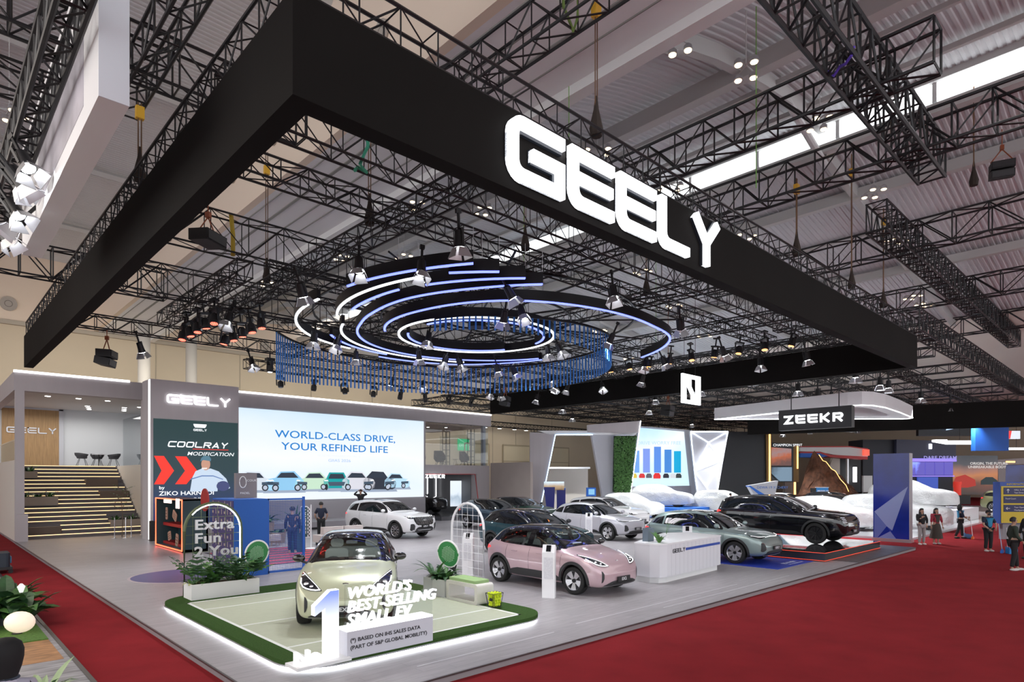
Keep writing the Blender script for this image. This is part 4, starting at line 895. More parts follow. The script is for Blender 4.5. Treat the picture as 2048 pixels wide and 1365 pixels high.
def faces(kind, face, t, K, S, P, pm, plate):
    xf = S['x'][1]; zc = interp(S['top'], xf); F = lambda kn, off=.006, sd=1, n=12, m=4: K.strip('F', kn, n, m, off, flip=sd)
    def sym(nm, kn, mat_, off=.006):
        for sd in (-1, 1): P(nm, F(kn, off, sd), mat_)
    def lines(nm, pts, r, mat_, off=.006, mode='F'):
        for sd in (-1, 1): P(nm, K.line(mode, [(a * sd, c) for a, c in pts], r, off), mat_)
    if face == 'tear':
        hl = [(.40, .70, .715), (.47, .695, .775), (.56, .70, .84), (.65, .715, .895), (.73, .745, .935), (.785, .80, .955), (.80, .86, .93)]
        for sd in (-1, 1):
            q = P('headlamp', F(hl, .008, sd, 16, 5), lampdark)
            ol = [(.42, .706), (.5, .70), (.58, .706), (.66, .722), (.73, .75), (.775, .80), (.79, .86)]
            part('light_line', K.line('F', [(a * sd, c + .012) for a, c in ol], .013, .010), drl, q)
            part('light_line', K.line('F', [(a * sd, c) for a, c in ((.43, .722), (.5, .785), (.58, .84), (.66, .885), (.73, .92), (.78, .94))], .007, .010), drl, q)
            part('lamp_cell', B().ball(tuple(K.hit('F', .68 * sd, .80, .004)), .045, 8, 6, (.5, 1, 1)), chrome, q); part('lamp_cell', B().ball(tuple(K.hit('F', .58 * sd, .765, .004)), .035, 8, 6, (.5, 1, 1)), chrome, q)
        sym('side_vent', [(.63, .44, .54), (.66, .36, .60), (.685, .34, .615)], clad)
        P('lower_intake', F([(-.62, .27, .275), (-.45, .27, .345), (-.3, .27, .37), (.3, .27, .37), (.45, .27, .345), (.62, .27, .275)], .008), clad)
        P('intake_slats', K.line('F', [(-.36, .315), (0, .315), (.36, .315)], .010, .012), gapm)
        P('chin', F([(-.62, .24, .265), (0, .23, .262), (.62, .24, .265)], .010), M('chin_grey', (.25, .25, .26), .4))
        P('nose_badge', K.line('F', [(-.05, .80), (0, .805), (.05, .80)], .014, .004), chrome)
        pz = .40
    elif face == 'slim':
        for sd in (-1, 1):
            q = P('headlamp', F([(.36, .885, .90), (.5, .865, .905), (.66, .85, .92), (.80, .865, .945), (.86, .90, .955)], .008, sd, 14, 3), lampdark)
            part('light_line', K.line('F', [(a * sd, c) for a, c in ((.40, .895), (.55, .893), (.7, .90), (.84, .93))], .009, .010), drl, q)
        P('light_bar', K.line('F', [(-.4 + .1 * i, .90 - .004 * abs(i - 4)) for i in range(9)], .008, .008), drl if kind == 'suv' else chrome)
        sym('side_vent', [(.60, .52, .54), (.66, .46, .70), (.72, .44, .73), (.76, .46, .71)], clad); lines('vent_line', [(.61, .53), (.665, .70), (.74, .725)], .008, chrome)
        P('lower_intake', F([(-.66, .32, .33), (-.52, .315, .45), (-.3, .31, .47), (.3, .31, .47), (.52, .315, .45), (.66, .32, .33)], .008), clad)
        P('chin', K.line('F', [(-.62, .315), (-.3, .30), (.3, .30), (.62, .315)], .014, .01), alu); pz = .55
    elif face == 'grille':
        for sd in (-1, 1):
            q = P('headlamp', F([(.50, .96, 1.02), (.62, .935, 1.03), (.76, .93, 1.045), (.84, .96, 1.055)], .008, sd, 12, 3), lampdark)
            part('light_line', K.line('F', [(a * sd, c) for a, c in ((.52, 1.0), (.66, 1.005), (.82, 1.03))], .010, .010), drl, q); part('lamp_cell', B().ball(tuple(K.hit('F', .70 * sd, .97, 0)), .035, 8, 6, (.5, 1, 1)), chrome, q)
        g = P('grille', F([(-.60, .82, .92), (-.54, .70, .985), (-.4, .64, 1.0), (.4, .64, 1.0), (.54, .70, .985), (.60, .82, .92)], .008, 1, 20, 5), gapm)
        for i in range(15):
            y = -.50 + i / 14; zz = (.70, .97) if abs(y) > .42 else (.66, .985); part('grille_bar', K.line('F', [(y, zz[0]), (y, sum(zz) / 2), (y, zz[1])], .011, .016, 5), chrome, g)
        P('badge', F([(-.09, .83, .88), (-.07, .815, .885), (.07, .815, .885), (.09, .83, .88)], .03), alu)
        sym('fog_pod', [(.60, .42, .62), (.66, .38, .70), (.76, .40, .71), (.80, .44, .68)], clad); lines('pod_line', [(.585, .60), (.64, .40), (.78, .385)], .016, chrome)
        P('lower_intake', F([(-.56, .36, .46), (-.4, .34, .56), (.4, .34, .56), (.56, .36, .46)], .008), clad); P('chin', F([(-.66, .305, .345), (0, .30, .335), (.66, .305, .345)], .012), alu); pz = .58
    else:
        for sd in (-1, 1):
            q = P('headlamp', F([(.62, .80, 1.06), (.70, .78, 1.08), (.82, .80, 1.09), (.88, .84, 1.08)], .008, sd, 10, 4), lampdark)
            for k in range(4): part('lamp_cell', K.line('F', [(.64 * sd, .85 + .055 * k), (.74 * sd, .85 + .055 * k), (.85 * sd, .855 + .055 * k)], .012, .012), M('pale_lamp', (.75, .78, .85), .15, emit=.25), q)
        g = P('grille', F([(-.58, .62, 1.08), (-.5, .58, 1.1), (.5, .58, 1.1), (.58, .62, 1.08)], .008, 1, 16, 5), M('gloss_black', (.008, .008, .009), .06, coat=1))
        for i in range(19): part('grille_bar', K.line('F', [(-.52 + .058 * i, .64), (-.52 + .058 * i, .86), (-.52 + .058 * i, 1.07)], .006, .012, 4), M('dark_chrome', (.10, .10, .11), .2, .9), g)
        P('lower_intake', F([(-.7, .36, .46), (-.4, .34, .52), (.4, .34, .52), (.7, .36, .46)], .008), clad); pz = .52
    if plate:
        p = K.hit('F', 0, pz, 0); x = p.x + .02; q = P('number_plate', B().bb((x, -.24, pz - .06), (x + .02, .24, pz + .06)), plate_m, sm=False)
        tx = text_b('EX2' if kind == 'hatch' else 'GEELY', .1, .004, 1.1, .002, align='CENTER'); part('plate_text', tx.xf(Matrix.Translation((x + .022, 0, pz - .035)) @ Matrix(((0, 0, 1, 0), (1, 0, 0, 0), (0, 1, 0, 0), (0, 0, 0, 1)))), plate_t, q)
def interior(t, S):
    lt = M('seat_pale', (.68, .70, .68), .7); dk = M('dash_dark', (.10, .11, .115), .6); fl = M('cabin_floor', (.16, .165, .17), .9)
    part('cabin_floor', B().bb((-1.5, -.72, .38), (.9, .72, .42)).bb((-1.52, -.72, .4), (-1.45, .72, 1.0)), fl, t)
    part('dashboard', B().yprism([(.95, .6), (.42, .6), (.40, .84), (.52, .97), (.90, 1.0)], -.70, .70), M('dash_grey', (.45, .49, .47), .6), t); part('screen', B().bb((.36, -.15, .90), (.39, .25, 1.08)), M('dash_screen', (.01, .01, .012), .1), t)
    for sd in (-1, 1):
        s = part('seat', B().yprism([(-.42, .42), (.12, .42), (.16, .60), (-.36, .58)], sd * .36 - .25, sd * .36 + .25), lt, t)
        part('seat_back', B().add(*(lambda q: (q.v, q.f))(B().xprism(rrect(-.24, 0, .24, .62, .10, 4), -.06, .06).xf(Matrix.Translation((-.40, sd * .36, .56)) @ Matrix.Rotation(R(-14), 4, 'Y')))), lt, s)
        part('headrest', B().add(*(lambda q: (q.v, q.f))(B().xprism(rrect(-.13, 0, .13, .17, .06, 4), -.045, .045).xf(Matrix.Translation((-.555, sd * .36, 1.20)) @ Matrix.Rotation(R(-8), 4, 'Y')))), lt, s)
    part('rear_seat', B().yprism([(-1.42, .45), (-.9, .45), (-.9, .62), (-1.22, .64), (-1.36, 1.12), (-1.46, 1.12)], -.6, .6), lt, t)
    pts = [(.19 * math.cos(2 * PI * k / 20), .19 * math.sin(2 * PI * k / 20), 0) for k in range(20)]
    st = B().tube(pts, .014, 6, True).bar((-.18, 0, 0), (.18, 0, 0), .018, 5).bar((0, 0, 0), (0, -.17, 0), .018, 5)
    part('steering_wheel', st.xf(Matrix.Translation((.24, -.36, .92)) @ Matrix.Rotation(R(-65), 4, 'Y') @ Matrix.Rotation(R(90), 4, 'Z')), dk, t)
    part('rear_mirror', B().box((.30, 0, 1.38), (.03, .22, .06)), dk, t); part('notice_card', B().box((.45, .30, 1.02), (.012, .34, .20)), white, t)

pgreen = paint('pale_green', (.60, .63, .44)); ppink = paint('pink', (.56, .40, .44)); pwhite = paint('white', (.80, .80, .81), 0); pteal = paint('dark_teal', (.02, .075, .10), .5); psilver = paint('silver', (.60, .60, .65), .35); pgg = paint('sage_grey', (.26, .34, .33), .4); pblk = paint('black', (.006, .006, .008), .2, .1); pgr = paint('dark_green', (.02, .06, .045), .5)
roofb = M('roof_gloss_black', (.006, .006, .009), .05, coat=1)
H = R(-90)
make_car('hatch', 'pale green small car with black roof on the tennis-court podium', pgreen, 'small_car', (3.37, 4.6, .226), R(237), roofb, 'wedge', 'tear', True)
make_car('hatch', 'pink small car with black roof beside the white counter', ppink, 'small_car', (9.1, 4.12, .1), H, roofb, 'wedge', 'tear', True)
make_car('mpv', 'white seven-seat car with upright chrome-barred grille by the big screen', pwhite, 'family_car', (13.52, 19.13, .1), R(-80.8), None, 'ten', 'grille', rails=None)
make_car('suv', 'dark teal car with roof rails, seen behind the pink car', pteal, 'sport_utility_car', (13.35, 9.1, .1), H, roofb, 'dark', 'slim', rails=chrome)
make_car('suv', 'silver-white car between the pink car and the portal', psilver, 'sport_utility_car', (20.15, 11.65, .1), H, None, 'five', 'slim')
make_car('suv', 'sage grey car on the blue floor mat behind the counter', pgg, 'sport_utility_car', (17.08, 4.1, .1), H, None, 'five', 'slim')
make_car('limo', 'large glossy black car on the mirrored podium with red light lines', pblk, 'luxury_car', (22.45, 3.75, .4), H, None, 'dark', 'limo')
make_car('suv', 'dark blue car with white wheels near the beige side wall', paint('dark_blue', (.03, .06, .10), .5), 'sport_utility_car', (20.25, 18.95, .1), H, roofb, 'five', 'slim')
make_car('suv', 'dark green car farthest back by the beige side wall', pgr, 'sport_utility_car', (24.3, 20.9, .1), R(-80), roofb, 'five', 'slim')
make_car('mpv', 'white car standing behind the silver-white car', pwhite, 'family_car', (25.0, 14.8, .1), H, None, 'ten', 'slim')
make_car('limo', 'black van standing in the dark alcove right of the screen', pblk, 'luxury_van', (23.1, 31.2, .35), R(-68), None, 'dark', 'limo')
# ================================================================== back building of the stand
wall_m = M('lavender_grey_panel', (.47, .43, .44), .6, noise_=(.6, .97, (6, 6, .4)))
wall_s = M('grey_panel', (.36, .34, .36), .6)
warmw = M('warm_white_wall', (.66, .61, .54), .7)
bd = thing('lounge_building', 'two-storey grey lounge building with stairs and screen wall', 'building', (0, 28, 0))
part('fascia', B().bb((-.05, 0, 6.78), (28.05, .5, 7.62)).bb((-.05, .5, 6.78), (.3, 11, 7.62)), wall_m, bd); part('light_edge', B().bb((-.06, -.05, 7.58), (4.4, .12, 7.68)).bb((8.25, -.05, 7.58), (28.06, .12, 7.68)), M('edge_led', (1, 1, 1), emit=1.6, ec=(.97, .98, 1)), bd)
part('corner_post', B().bb((0, 0, .1), (.32, .35, 6.78)), wall_m, bd); part('post_plinth', B().bb((-.02, -.25, .1), (.42, .0, 1.3)), wall_m, bd)
part('side_wall', B().bb((0, .35, .1), (.25, 11, 3.7)), warmw, bd); part('stair_wall', B().bb((5.25, .3, .1), (5.5, 10.6, 3.6)), warmw, bd); part('inner_post', B().bb((4.95, 0, .1), (5.5, .35, 6.78)), wall_m, bd)
part('lounge_floor', B().bb((.25, 7.2, 3.35), (9.4, 10.7, 3.6)), wall_s, bd); part('lounge_back_wall', B().bb((0, 10.6, 3.3), (9.4, 10.8, 7.2)), M('pale_room_wall', (.62, .64, .66), .6), bd); part('lounge_ceiling', B().bb((.2, .5, 7.0), (9.4, 10.7, 7.1)), M('room_ceiling', (.62, .60, .58), .7), bd)
wp = part('timber_panel', B().bb((.35, 10.5, 3.62), (3.0, 10.6, 6.95)), M('oak_slats', (.36, .22, .10), .55, noise_=(3, .8, (14, 1, .6))), bd)
part('panel_border', B().bb((3.0, 10.48, 3.62), (3.22, 10.6, 6.98)).bb((.3, 10.48, 6.9), (3.2, 10.6, 7.0)), M('pale_border', (.5, .51, .55), .6), bd)
ws_, tw_ = word('GEELY', .34, .065, .42, .06, 0, .03); 
for ch, b in ws_: part('letter', b.xf(face_m((.55, 10.49, 5.5), 0)), M('brushed_letter', (.65, .66, .7), .3, .4), wp)
part('glass_return', B().bb((6.3, 3.5, 3.6), (6.34, 10.5, 6.6)), glass_mat('room_glass', (.90, .92, .93), 0), bd); part('right_room_wall', B().bb((9.3, .4, .1), (9.5, 10.8, 7.1)), M('pale_room_wall'), bd)
part('balustrade', B().bb((.05, .6, 3.7), (.08, 7, 4.6)), MATS['room_glass'], bd); part('hand_rail', B().bb((.03, .5, 4.58), (.10, 7, 4.64)), chrome, bd)
dl = M('downlight', (1, 1, 1), emit=8, ec=(1, .97, .92))
for x, y in ((1.6, 3.6), (2.9, 3.7), (4.2, 3.8), (3.9, 7.4), (4.1, 8.3), (4.3, 9.3), (5.6, 6.8), (5.8, 7.8), (6.0, 8.8), (6.2, 6.0), (6.8, 7.0), (7.0, 8.2), (7.4, 9.2), (8.2, 8.0)): part('downlight', B().lathe([(.001, 6.985), (.11, 6.985), (.12, 7.0)], 12, (x, y, 0)), dl, bd)
st = thing('lit_staircase', 'wide staircase with warm light strips under every tread', 'stairs', (.32, 28.7, .1))
n = 18; rise, tr = 3.5 / n, 6.5 / n; stm = M('stair_grey', (.13, .12, .13), .6)
sm_ = {}
for i in range(n):
    part('step', B().bb((0, i * tr, 0), (4.9, (i + 1) * tr + .02, (i + 1) * rise)), stm, st)
    x0, x1 = 0, 4.85
    if i in (1, 2): x0 = 1.5
    if i in (3, 4): x1 = 3.5
    if i in (7, 8): x0 = 1.6; 
    if i in (9, 10): x1 = 3.55
    if i in (12, 13): x1 = 3.1
    if i in (14, 15, 16): x0 = 1.05
    part('light_strip', B().bb((x0, i * tr - .02, (i + 1) * rise - .045), (x1, i * tr, (i + 1) * rise - .018)), M('stair_led', (1, .8, .55), emit=1.4, ec=(1, .62, .28)), st)
beige = M('beige_box', (.36, .30, .25), .6)
for i, (x0, x1, k, h, lab) in enumerate(((0, 1.5, 1, .30, 'low brown seat box at the foot of the staircase'), (3.55, 4.9, 9, .34, 'brown seat box halfway up the staircase, right side'), (3.1, 4.6, 12, .38, 'brown seat box near the top of the staircase, right side'))):
    one('seat_box', B().prism(rrect(0, 0, x1 - x0, tr * 2 + .06, .03, 3), 0, h).add(*(lambda q: (q.v, q.f))(B().prism(rrect(.02, .02, x1 - x0 - .02, tr * 2 + .04, .05, 3), h, h + .03))), M('brown_box', (.16, .115, .085), .6), lab, 'bench', (.32 + x0, 28.7 + k * tr - .06, .1 + k * rise), group='seat boxes built on the stairs')

# ---- plants
def leafb(b, base, az, L, w, droop, rise_=1.0, split=0, n=5):
    """one arching leaf blade; split>0 cuts it into fingers"""
    d = V((math.cos(az), math.sin(az), 0)); s = V((-math.sin(az), math.cos(az), 0)); P = []
    for i in range(n + 1):
        t = i / n; P.append((V(base) + d * (L * t * (.55 + .45 * t)) + V((0, 0, rise_ * L * (t - droop * t * t))), w * math.sin(PI * min(1, .12 + .88 * t)) ** .8 if i < n else 0.002))
    if not split:
        vs = []
        for p, ww in P: vs += [p - s * ww + V((0, 0, ww * .25)), p, p + s * ww + V((0, 0, ww * .25))]
        return b.add(vs, [f for i in range(n) for f in ((3*i, 3*i+1, 3*i+4, 3*i+3), (3*i+1, 3*i+2, 3*i+5, 3*i+4))])
    h0 = n // 2; a_ = L / n * .56
    for i in range(h0, n):                       # the blade sits on the outer half of the stalk, cut into fingers
        p = P[i][0]; dd = (P[min(n, i + 1)][0] - P[i - 1][0]).normalized(); u = (i - h0) / max(1, n - 1 - h0); ww = w * (.75 + .6 * math.sin(PI * min(1, u + .25))) * (1 - .45 * u)
        for sg in (-1, 1):
            m_ = p + s * sg * ww * .75 + dd * ww * .25; tip = p + s * sg * ww * 1.25 + dd * ww * .75 - V((0, 0, ww * .35)); b.add([p - dd * a_, p + dd * a_, m_ + dd * a_ * 1.05, tip, m_ - dd * a_ * .75], [(0, 1, 2, 3, 4)])
    return b.tube([P[0][0], P[n // 2][0], P[n][0]], .006, 4)
def plant(name, lab, loc, n, L, w, kind='blade', mats=(leaf1, leaf2), group=None, pot=None, spread=.06, cat='plant'):
    t = thing(name, lab, cat, loc, random.uniform(0, 6), group)
    for i in range(n):
        a = 2 * PI * i * .382 * 1.0 + random.uniform(-.3, .3); l = L * random.uniform(.6, 1.1); b = B()
        base = (spread * math.cos(a), spread * math.sin(a), 0)
        if kind == 'blade': leafb(b, base, a, l * random.uniform(.3, .75), w * random.uniform(.7, 1.1), random.uniform(.25, .75), 1.5)
        elif kind == 'bush': leafb(b, base, a, l * .55, w, random.uniform(.3, .8), random.uniform(1.2, 2.3))
        elif kind == 'broad': leafb(b, base, a, l * .75, w, random.uniform(.5, .95), 1.25)
        else: leafb(b, base, a, l * .62, w, random.uniform(.2, .6), random.uniform(1.2, 2.1), 1, 7)
        part('leaf', b, mats[i % len(mats)], t)
    return t
def planter_box(name, lab, x0, y0, x1, y1, z0, z1, mat_, group='planter boxes', boards=0):
    t = thing(name, lab, 'planter', (x0, y0, z0), 0, group); W, D, h = x1 - x0, y1 - y0, z1 - z0
    part('box', B().bb((0, 0, 0), (W, .03, h)).bb((0, D - .03, 0), (W, D, h)).bb((0, .03, 0), (.03, D - .03, h)).bb((W - .03, .03, 0), (W, D - .03, h)).bb((.03, .03, 0), (W - .03, D - .03, .04)), mat_, t); part('soil', B().bb((.03, .03, h - .12), (W - .03, D - .03, h - .04)), soil, t)
    for i in range(boards):
        xx = W * (i + .5) / boards; part('board', B().bb((W * i / boards + .004, -.012, .01), (W * (i + 1) / boards - .004, 0, h - .01)), mat_, t)
    return t
planter_box('planter_box', 'beige stair planter with dark foliage near the top left', .34, 33.4, 1.4, 34.0, 2.9, 3.25, beige)
planter_box('planter_box', 'long beige stair planter halfway up on the left', .34, 31.0, 1.95, 31.7, 1.55, 1.98, beige)
planter_box('planter_box', 'beige stair planter low on the right side of the staircase', 3.85, 29.2, 5.15, 29.9, .42, .82, beige)
for x, y, z, lab in ((.7, 33.7, 3.2, 'leafy plant in the upper stair planter, left clump'), (1.1, 33.7, 3.2, 'leafy plant in the upper stair planter, right clump'), (.65, 31.35, 1.92, 'leafy plant in the middle stair planter, left clump'), (1.15, 31.35, 1.92, 'leafy plant in the middle stair planter, middle clump'), (1.65, 31.35, 1.92, 'leafy plant in the middle stair planter, right clump'), (4.1, 29.5, .76, 'leafy plant in the lower stair planter, left clump'), (4.8, 29.5, .76, 'leafy plant in the lower stair planter, right clump')):
    plant('stair_plant', lab, (x, y, z), 16, .55, .05, 'blade', (leaf2, leaf1), 'plants on the staircase', spread=.12)
t = thing('slender_tree', 'slender young tree with sparse leaves at the foot of the stairs', 'tree', (3.95, 27.4, .1))
part('trunk', B().tube([(0, 0, 0), (.03, 0, .9), (-.02, .02, 1.6), (.02, 0, 2.3)], [.025, .02, .014, .006], 6), M('bark', (.16, .12, .08), .8), t); lb = B()
for k in range(15):
    a = k * 2.4; z = 1.2 + .075 * k; q = V((.45 * math.cos(a), .45 * math.sin(a), z + .22)); part('branch', B().tube([(0, 0, z - .1), q * .5 + V((0, 0, z / 2)), q], .005, 4), MATS['bark'], t)
    for j in range(7): lb = B(); leafb(lb, q * (1 - j * .09) + V((0, 0, z * j * .09)), a + j * 1.9, .13, .035, .5, .3, 0, 3); part('leaf', lb, (leaf1, MATS.get('leaf_light') or M('leaf_light', (.13, .25, .06), .5))[j % 2], t)
for i, (x, y) in enumerate(((3.55, 26.9), (4.25, 27.0), (4.95, 27.9), (3.95, 26.7))):
    t = thing('rope_post', 'slim steel barrier post at the foot of the stairs, %s from the left' % ordn[i], 'barrier post', (x, y, .1), 0, 'barrier posts by the stairs'); part('pole', B().bar((0, 0, .02), (0, 0, .95), .02, 8), chrome, t); part('foot', B().lathe([(.15, 0), (.15, .015), (.02, .03)], 14), chrome, t)
# lounge furniture
def shell_chair(loc, rz, lab, grp, m_, sc_=1, egg=False):
    t = thing('lounge_chair' if egg else 'tub_chair', lab, 'chair', loc, rz, grp); b = B(); n = 14
    H0, H1 = (.30, 1.10) if egg else (.45, .78); prof = []
    for i in range(n + 1):
        a = R(-140 + 280 * i / n); hh = H1 if abs(a) < 1.0 else H1 - (H1 - H0 - .25) * (abs(a) - 1.0) / 1.45; r0, r1 = .22, .34 if not egg else .36
        prof.append([(-r0 * math.cos(a), r0 * math.sin(a), H0), (-r1 * math.cos(a) * 1.05, r1 * math.sin(a) * 1.05, H0 + .2), (-r1 * math.cos(a) * 1.1, r1 * math.sin(a), hh), (-(r1 - .05) * math.cos(a) * 1.1, (r1 - .05) * math.sin(a), hh), (-(r1 - .06) * math.cos(a), (r1 - .06) * math.sin(a), H0 + .16)])
    b.v = [q for p in prof for q in p]; b.f = [(5*i+k, 5*i+k+1, 5*i+k+6, 5*i+k+5) for i in range(n) for k in range(4)]
    part('shell', b, m_, t, 40); part('seat', B().lathe([(.001, H0), (.24, H0), (.27, H0 + .06), (.25, H0 + .13), (.001, H0 + .14)], 16), m_, t, 40)
    for sx, sy in ((1, 1), (1, -1), (-1, 1), (-1, -1)): part('leg', B().bar((sx * .12, sy * .12, H0), (sx * .26, sy * .26, 0), .014, 6), black, t)
    t.scale = (sc_,) * 3; return t
dkf = M('charcoal_fabric', (.05, .05, .055), .8); brn = M('brown_leather', (.11, .05, .032), .55)
for i, (x, y, rz) in enumerate(((3.9, 37.0, 0), (4.75, 37.5, -90), (5.5, 37.0, 180))): shell_chair((x, y, 3.6), R(rz), 'charcoal tub chair at the upstairs table, ' + ('left', 'behind the table', 'right')[i], 'upstairs tub chairs', dkf)
t = thing('round_table', 'small round table between the upstairs tub chairs', 'table', (4.72, 36.9, 3.6)); part('top', B().lathe([(.36, .70), (.36, .73)], 20), white, t); part('stem', B().bar((0, 0, .02), (0, 0, .7), .025, 8), black, t); part('base', B().lathe([(.22, 0), (.22, .02)], 16), black, t)
# ---- tower with poster screen
tw = thing('sign_tower', 'tall grey tower with white lettering and a tall dark poster screen', 'display tower', (4.4, 24.3, .1))
part('body', B().bb((0, 0, 0), (3.85, 1.35, 7.25)), wall_m, tw); part('base_block', B().bb((-.05, -.25, 0), (.25, 0, .9)), black, tw)
for i in range(3): part('light_line', B().bb((-.025, -.02 + .10 * i + .02, .05), (0, .01 + .10 * i + .02, 7.22)), M('edge_led'), tw)
ws_, tw_ = word('GEELY', .40, .068, .50, .075, 0, .06)
for ch, b in ws_: part('letter', b.xf(face_m((.66, -.01, 6.22), 0)), M('letter_led'), tw)
def screen_mat(name, stops, ang=0, strength=1.0, noise_s=0):
    """flat picture shown on a lit screen: a plain ramp"""
    m = bpy.data.materials.new(name); m.use_nodes = True; MATS[name] = m; nt = m.node_tree; b = nt.nodes['Principled BSDF']
    tc = nt.nodes.new('ShaderNodeTexCoord'); mp = nt.nodes.new('ShaderNodeMapping'); mp.inputs['Rotation'].default_value = (0, ang, 0); sp = nt.nodes.new('ShaderNodeSeparateXYZ'); cr = nt.nodes.new('ShaderNodeValToRGB')
    nt.links.new(tc.outputs['Generated'], mp.inputs[0]); nt.links.new(mp.outputs[0], sp.inputs[0])
    src = sp.outputs['Z']
    if noise_s:
        nz = nt.nodes.new('ShaderNodeTexNoise'); nz.inputs['Scale'].default_value = noise_s; nz.inputs['Detail'].default_value = 3; ma = nt.nodes.new('ShaderNodeMath'); ma.operation = 'MULTIPLY_ADD'; ma.inputs[1].default_value = .5
        nt.links.new(tc.outputs['Generated'], nz.inputs[0]); nt.links.new(nz.outputs[0], ma.inputs[0]); ms = nt.nodes.new('ShaderNodeMath'); ms.operation = 'SUBTRACT'; ms.inputs[1].default_value = .25; nt.links.new(src, ms.inputs[0]); nt.links.new(ms.outputs[0], ma.inputs[2]); src = ma.outputs[0]
    el = cr.color_ramp.elements
    while len(el) < len(stops): el.new(.5)
    for e, (p, c) in zip(el, stops): e.position = p; e.color = (*c, 1)
    nt.links.new(src, cr.inputs[0]); nt.links.new(cr.outputs[0], b.inputs['Emission Color']); b.inputs['Emission Strength'].default_value = strength if name == 'main_picture' else strength * .72; b.inputs['Base Color'].default_value = (.02, .02, .02, 1); b.inputs['Roughness'].default_value = .4
    return m
ps = part('screen', B().bb((.12, -.03, .72), (3.8, 0, 5.48)), screen_mat('poster_screen', [(0, (.012, .02, .10)), (.22, (.010, .03, .10)), (.5, (.006, .035, .045)), (1, (.004, .035, .035))], 0, 1.0), tw)
def em(name, c, s=1.0): return M(name, tuple(.3 * x for x in c), .5, emit=s * .72, ec=c)
wE, rE = em('screen_white', (.9, .93, .95), 1.1), em('screen_red', (.85, .035, .02), 1.0)
FZ = lambda x, z, d=.035: face_m((x, -d, z), 0)
def flat(poly, x, z, mat_, nm, d=.035, th=.004, par=ps): return part(nm, B().prism(poly, 0, th).xf(FZ(x, z, d)), mat_, par)
for x in (.14, 1.0): flat([(0, 0), (.48, 0), (.95, .62), (.48, 1.28), (0, 1.28), (.42, .62)] if x > .5 else [(0, 0), (.40, 0), (.82, .62), (.40, 1.28), (0, 1.28), (.30, .62)], x, 2.52, rE, 'chevron')
ws_, _ = word('COOLRAY', .27, .055, .335, .045, 0, .004, .25)
for ch, b in ws_: part('letter', b.xf(FZ(.68, 4.22)), wE, ps)
part('letter_line', text_b('MODIFICATION', .24, .004, 1.22, .001, .25).xf(FZ(1.5, 3.86)), wE, ps); part('underline', B().bb((1.75, -.04, 4.14), (3.35, -.036, 4.17)), rE, ps)
ws_, _ = word('GEELY', .10, .02, .105, .016, 0, .004)
for ch, b in ws_: part('letter', b.xf(FZ(1.78, 5.0)), wE, ps)
flat([(-.28, .1), (-.22, 0), (.22, 0), (.28, .1), (.29, .17), (-.29, .17)], 2.07, 5.16, wE, 'shield_mark')
part('letter_line', text_b('by', .2, .004, 1.2, .003).xf(FZ(.34, 2.30)), wE, ps); part('letter_line', text_b('ZIKO HARNADI', .26, .004, 1.28, .003).xf(FZ(.34, 2.02)), wE, ps); part('letter_line', text_b('GARASIDRIFT', .30, .004, 1.05, .006, .3).xf(FZ(.42, 1.68)), wE, ps)
sk = em('screen_skin', (.50, .27, .19)); sh = em('screen_shirt', (.50, .60, .72)); cap_ = em('screen_cap', (.08, .18, .24)); shd = em('screen_shirt_dark', (.10, .18, .40))
fg = part('portrait', B().prism([(-.72, -.45), (-.62, .2), (-.48, .5), (-.18, .64), (.0, .58), (.18, .64), (.55, .5), (.9, .15), (1.08, -.3), (.85, -.4), (.52, .0), (.5, -.45)], 0, .004).xf(FZ(2.35, 2.62, .037)), sh, ps, label='printed driver in pale blue overalls and a cap')
flat([(.20 * math.cos(a / 10 * PI), .29 * math.sin(a / 10 * PI)) for a in range(20)], 2.32, 3.46, sk, 'printed_face', .042, par=ps); flat([(-.25, -.02), (-.1, .05), (.22, .0), (.24, .1), (.15, .24), (-.08, .25), (-.20, .15)], 2.32, 3.60, cap_, 'printed_cap', .046, par=ps); flat([(-.13, .07), (-.1, 0), (.1, 0), (.13, .07)], 2.26, 3.22, em('screen_teeth', (.75, .7, .68)), 'printed_smile', .046, par=ps)
flat([(-.7, .0), (-.2, .16), (.3, .16), (.75, 0), (.75, .04), (.3, .21), (-.2, .21), (-.7, .05)], 2.35, 2.72, shd, 'printed_stripe', .042, par=ps); flat([(.3 * math.cos(a / 9 * PI), .24 * math.sin(a / 9 * PI)) for a in range(18)], 3.1, 2.42, em('screen_helmet', (.05, .06, .16)), 'printed_helmet', .046, par=ps)
# ---- main screen
sw = thing('main_screen', 'huge bright screen showing seven cars under blue lettering', 'screen', (9.4, 27.6, .1))
part('support_wall', B().bb((0, .05, 0), (12.4, .8, 6.7)), wall_s, sw)
part('stage_riser', B().bb((0, -2.6, .12), (11.2, .05, .42)), wall_s, sw); part('stage_shadow_gap', B().bb((.1, -2.5, 0), (11.1, .05, .12)), black, sw)  # black base paints the shadow under the stage riser
pn = part('panel', B().bb((.05, -.03, 1.55), (12.2, .05, 6.62)), screen_mat('main_picture', [(0, (.86, .92, 1.0)), (.28, (.80, .90, 1.0)), (.5, (.93, .95, 1.0)), (.8, (.80, .90, 1.0)), (1, (.62, .80, .97))], 0, .70, 1.6), sw)
tb = em('screen_blue', (.006, .19, .56)); 
part('letter_line', text_b('WORLD-CLASS DRIVE,', .60, .004, 1.32, .004, align='CENTER').xf(face_m((6.0, -.036, 5.10), 0)), tb, pn); part('letter_line', text_b('YOUR REFINED LIFE', .60, .004, 1.32, .004, align='CENTER').xf(face_m((5.9, -.036, 4.42), 0)), tb, pn)
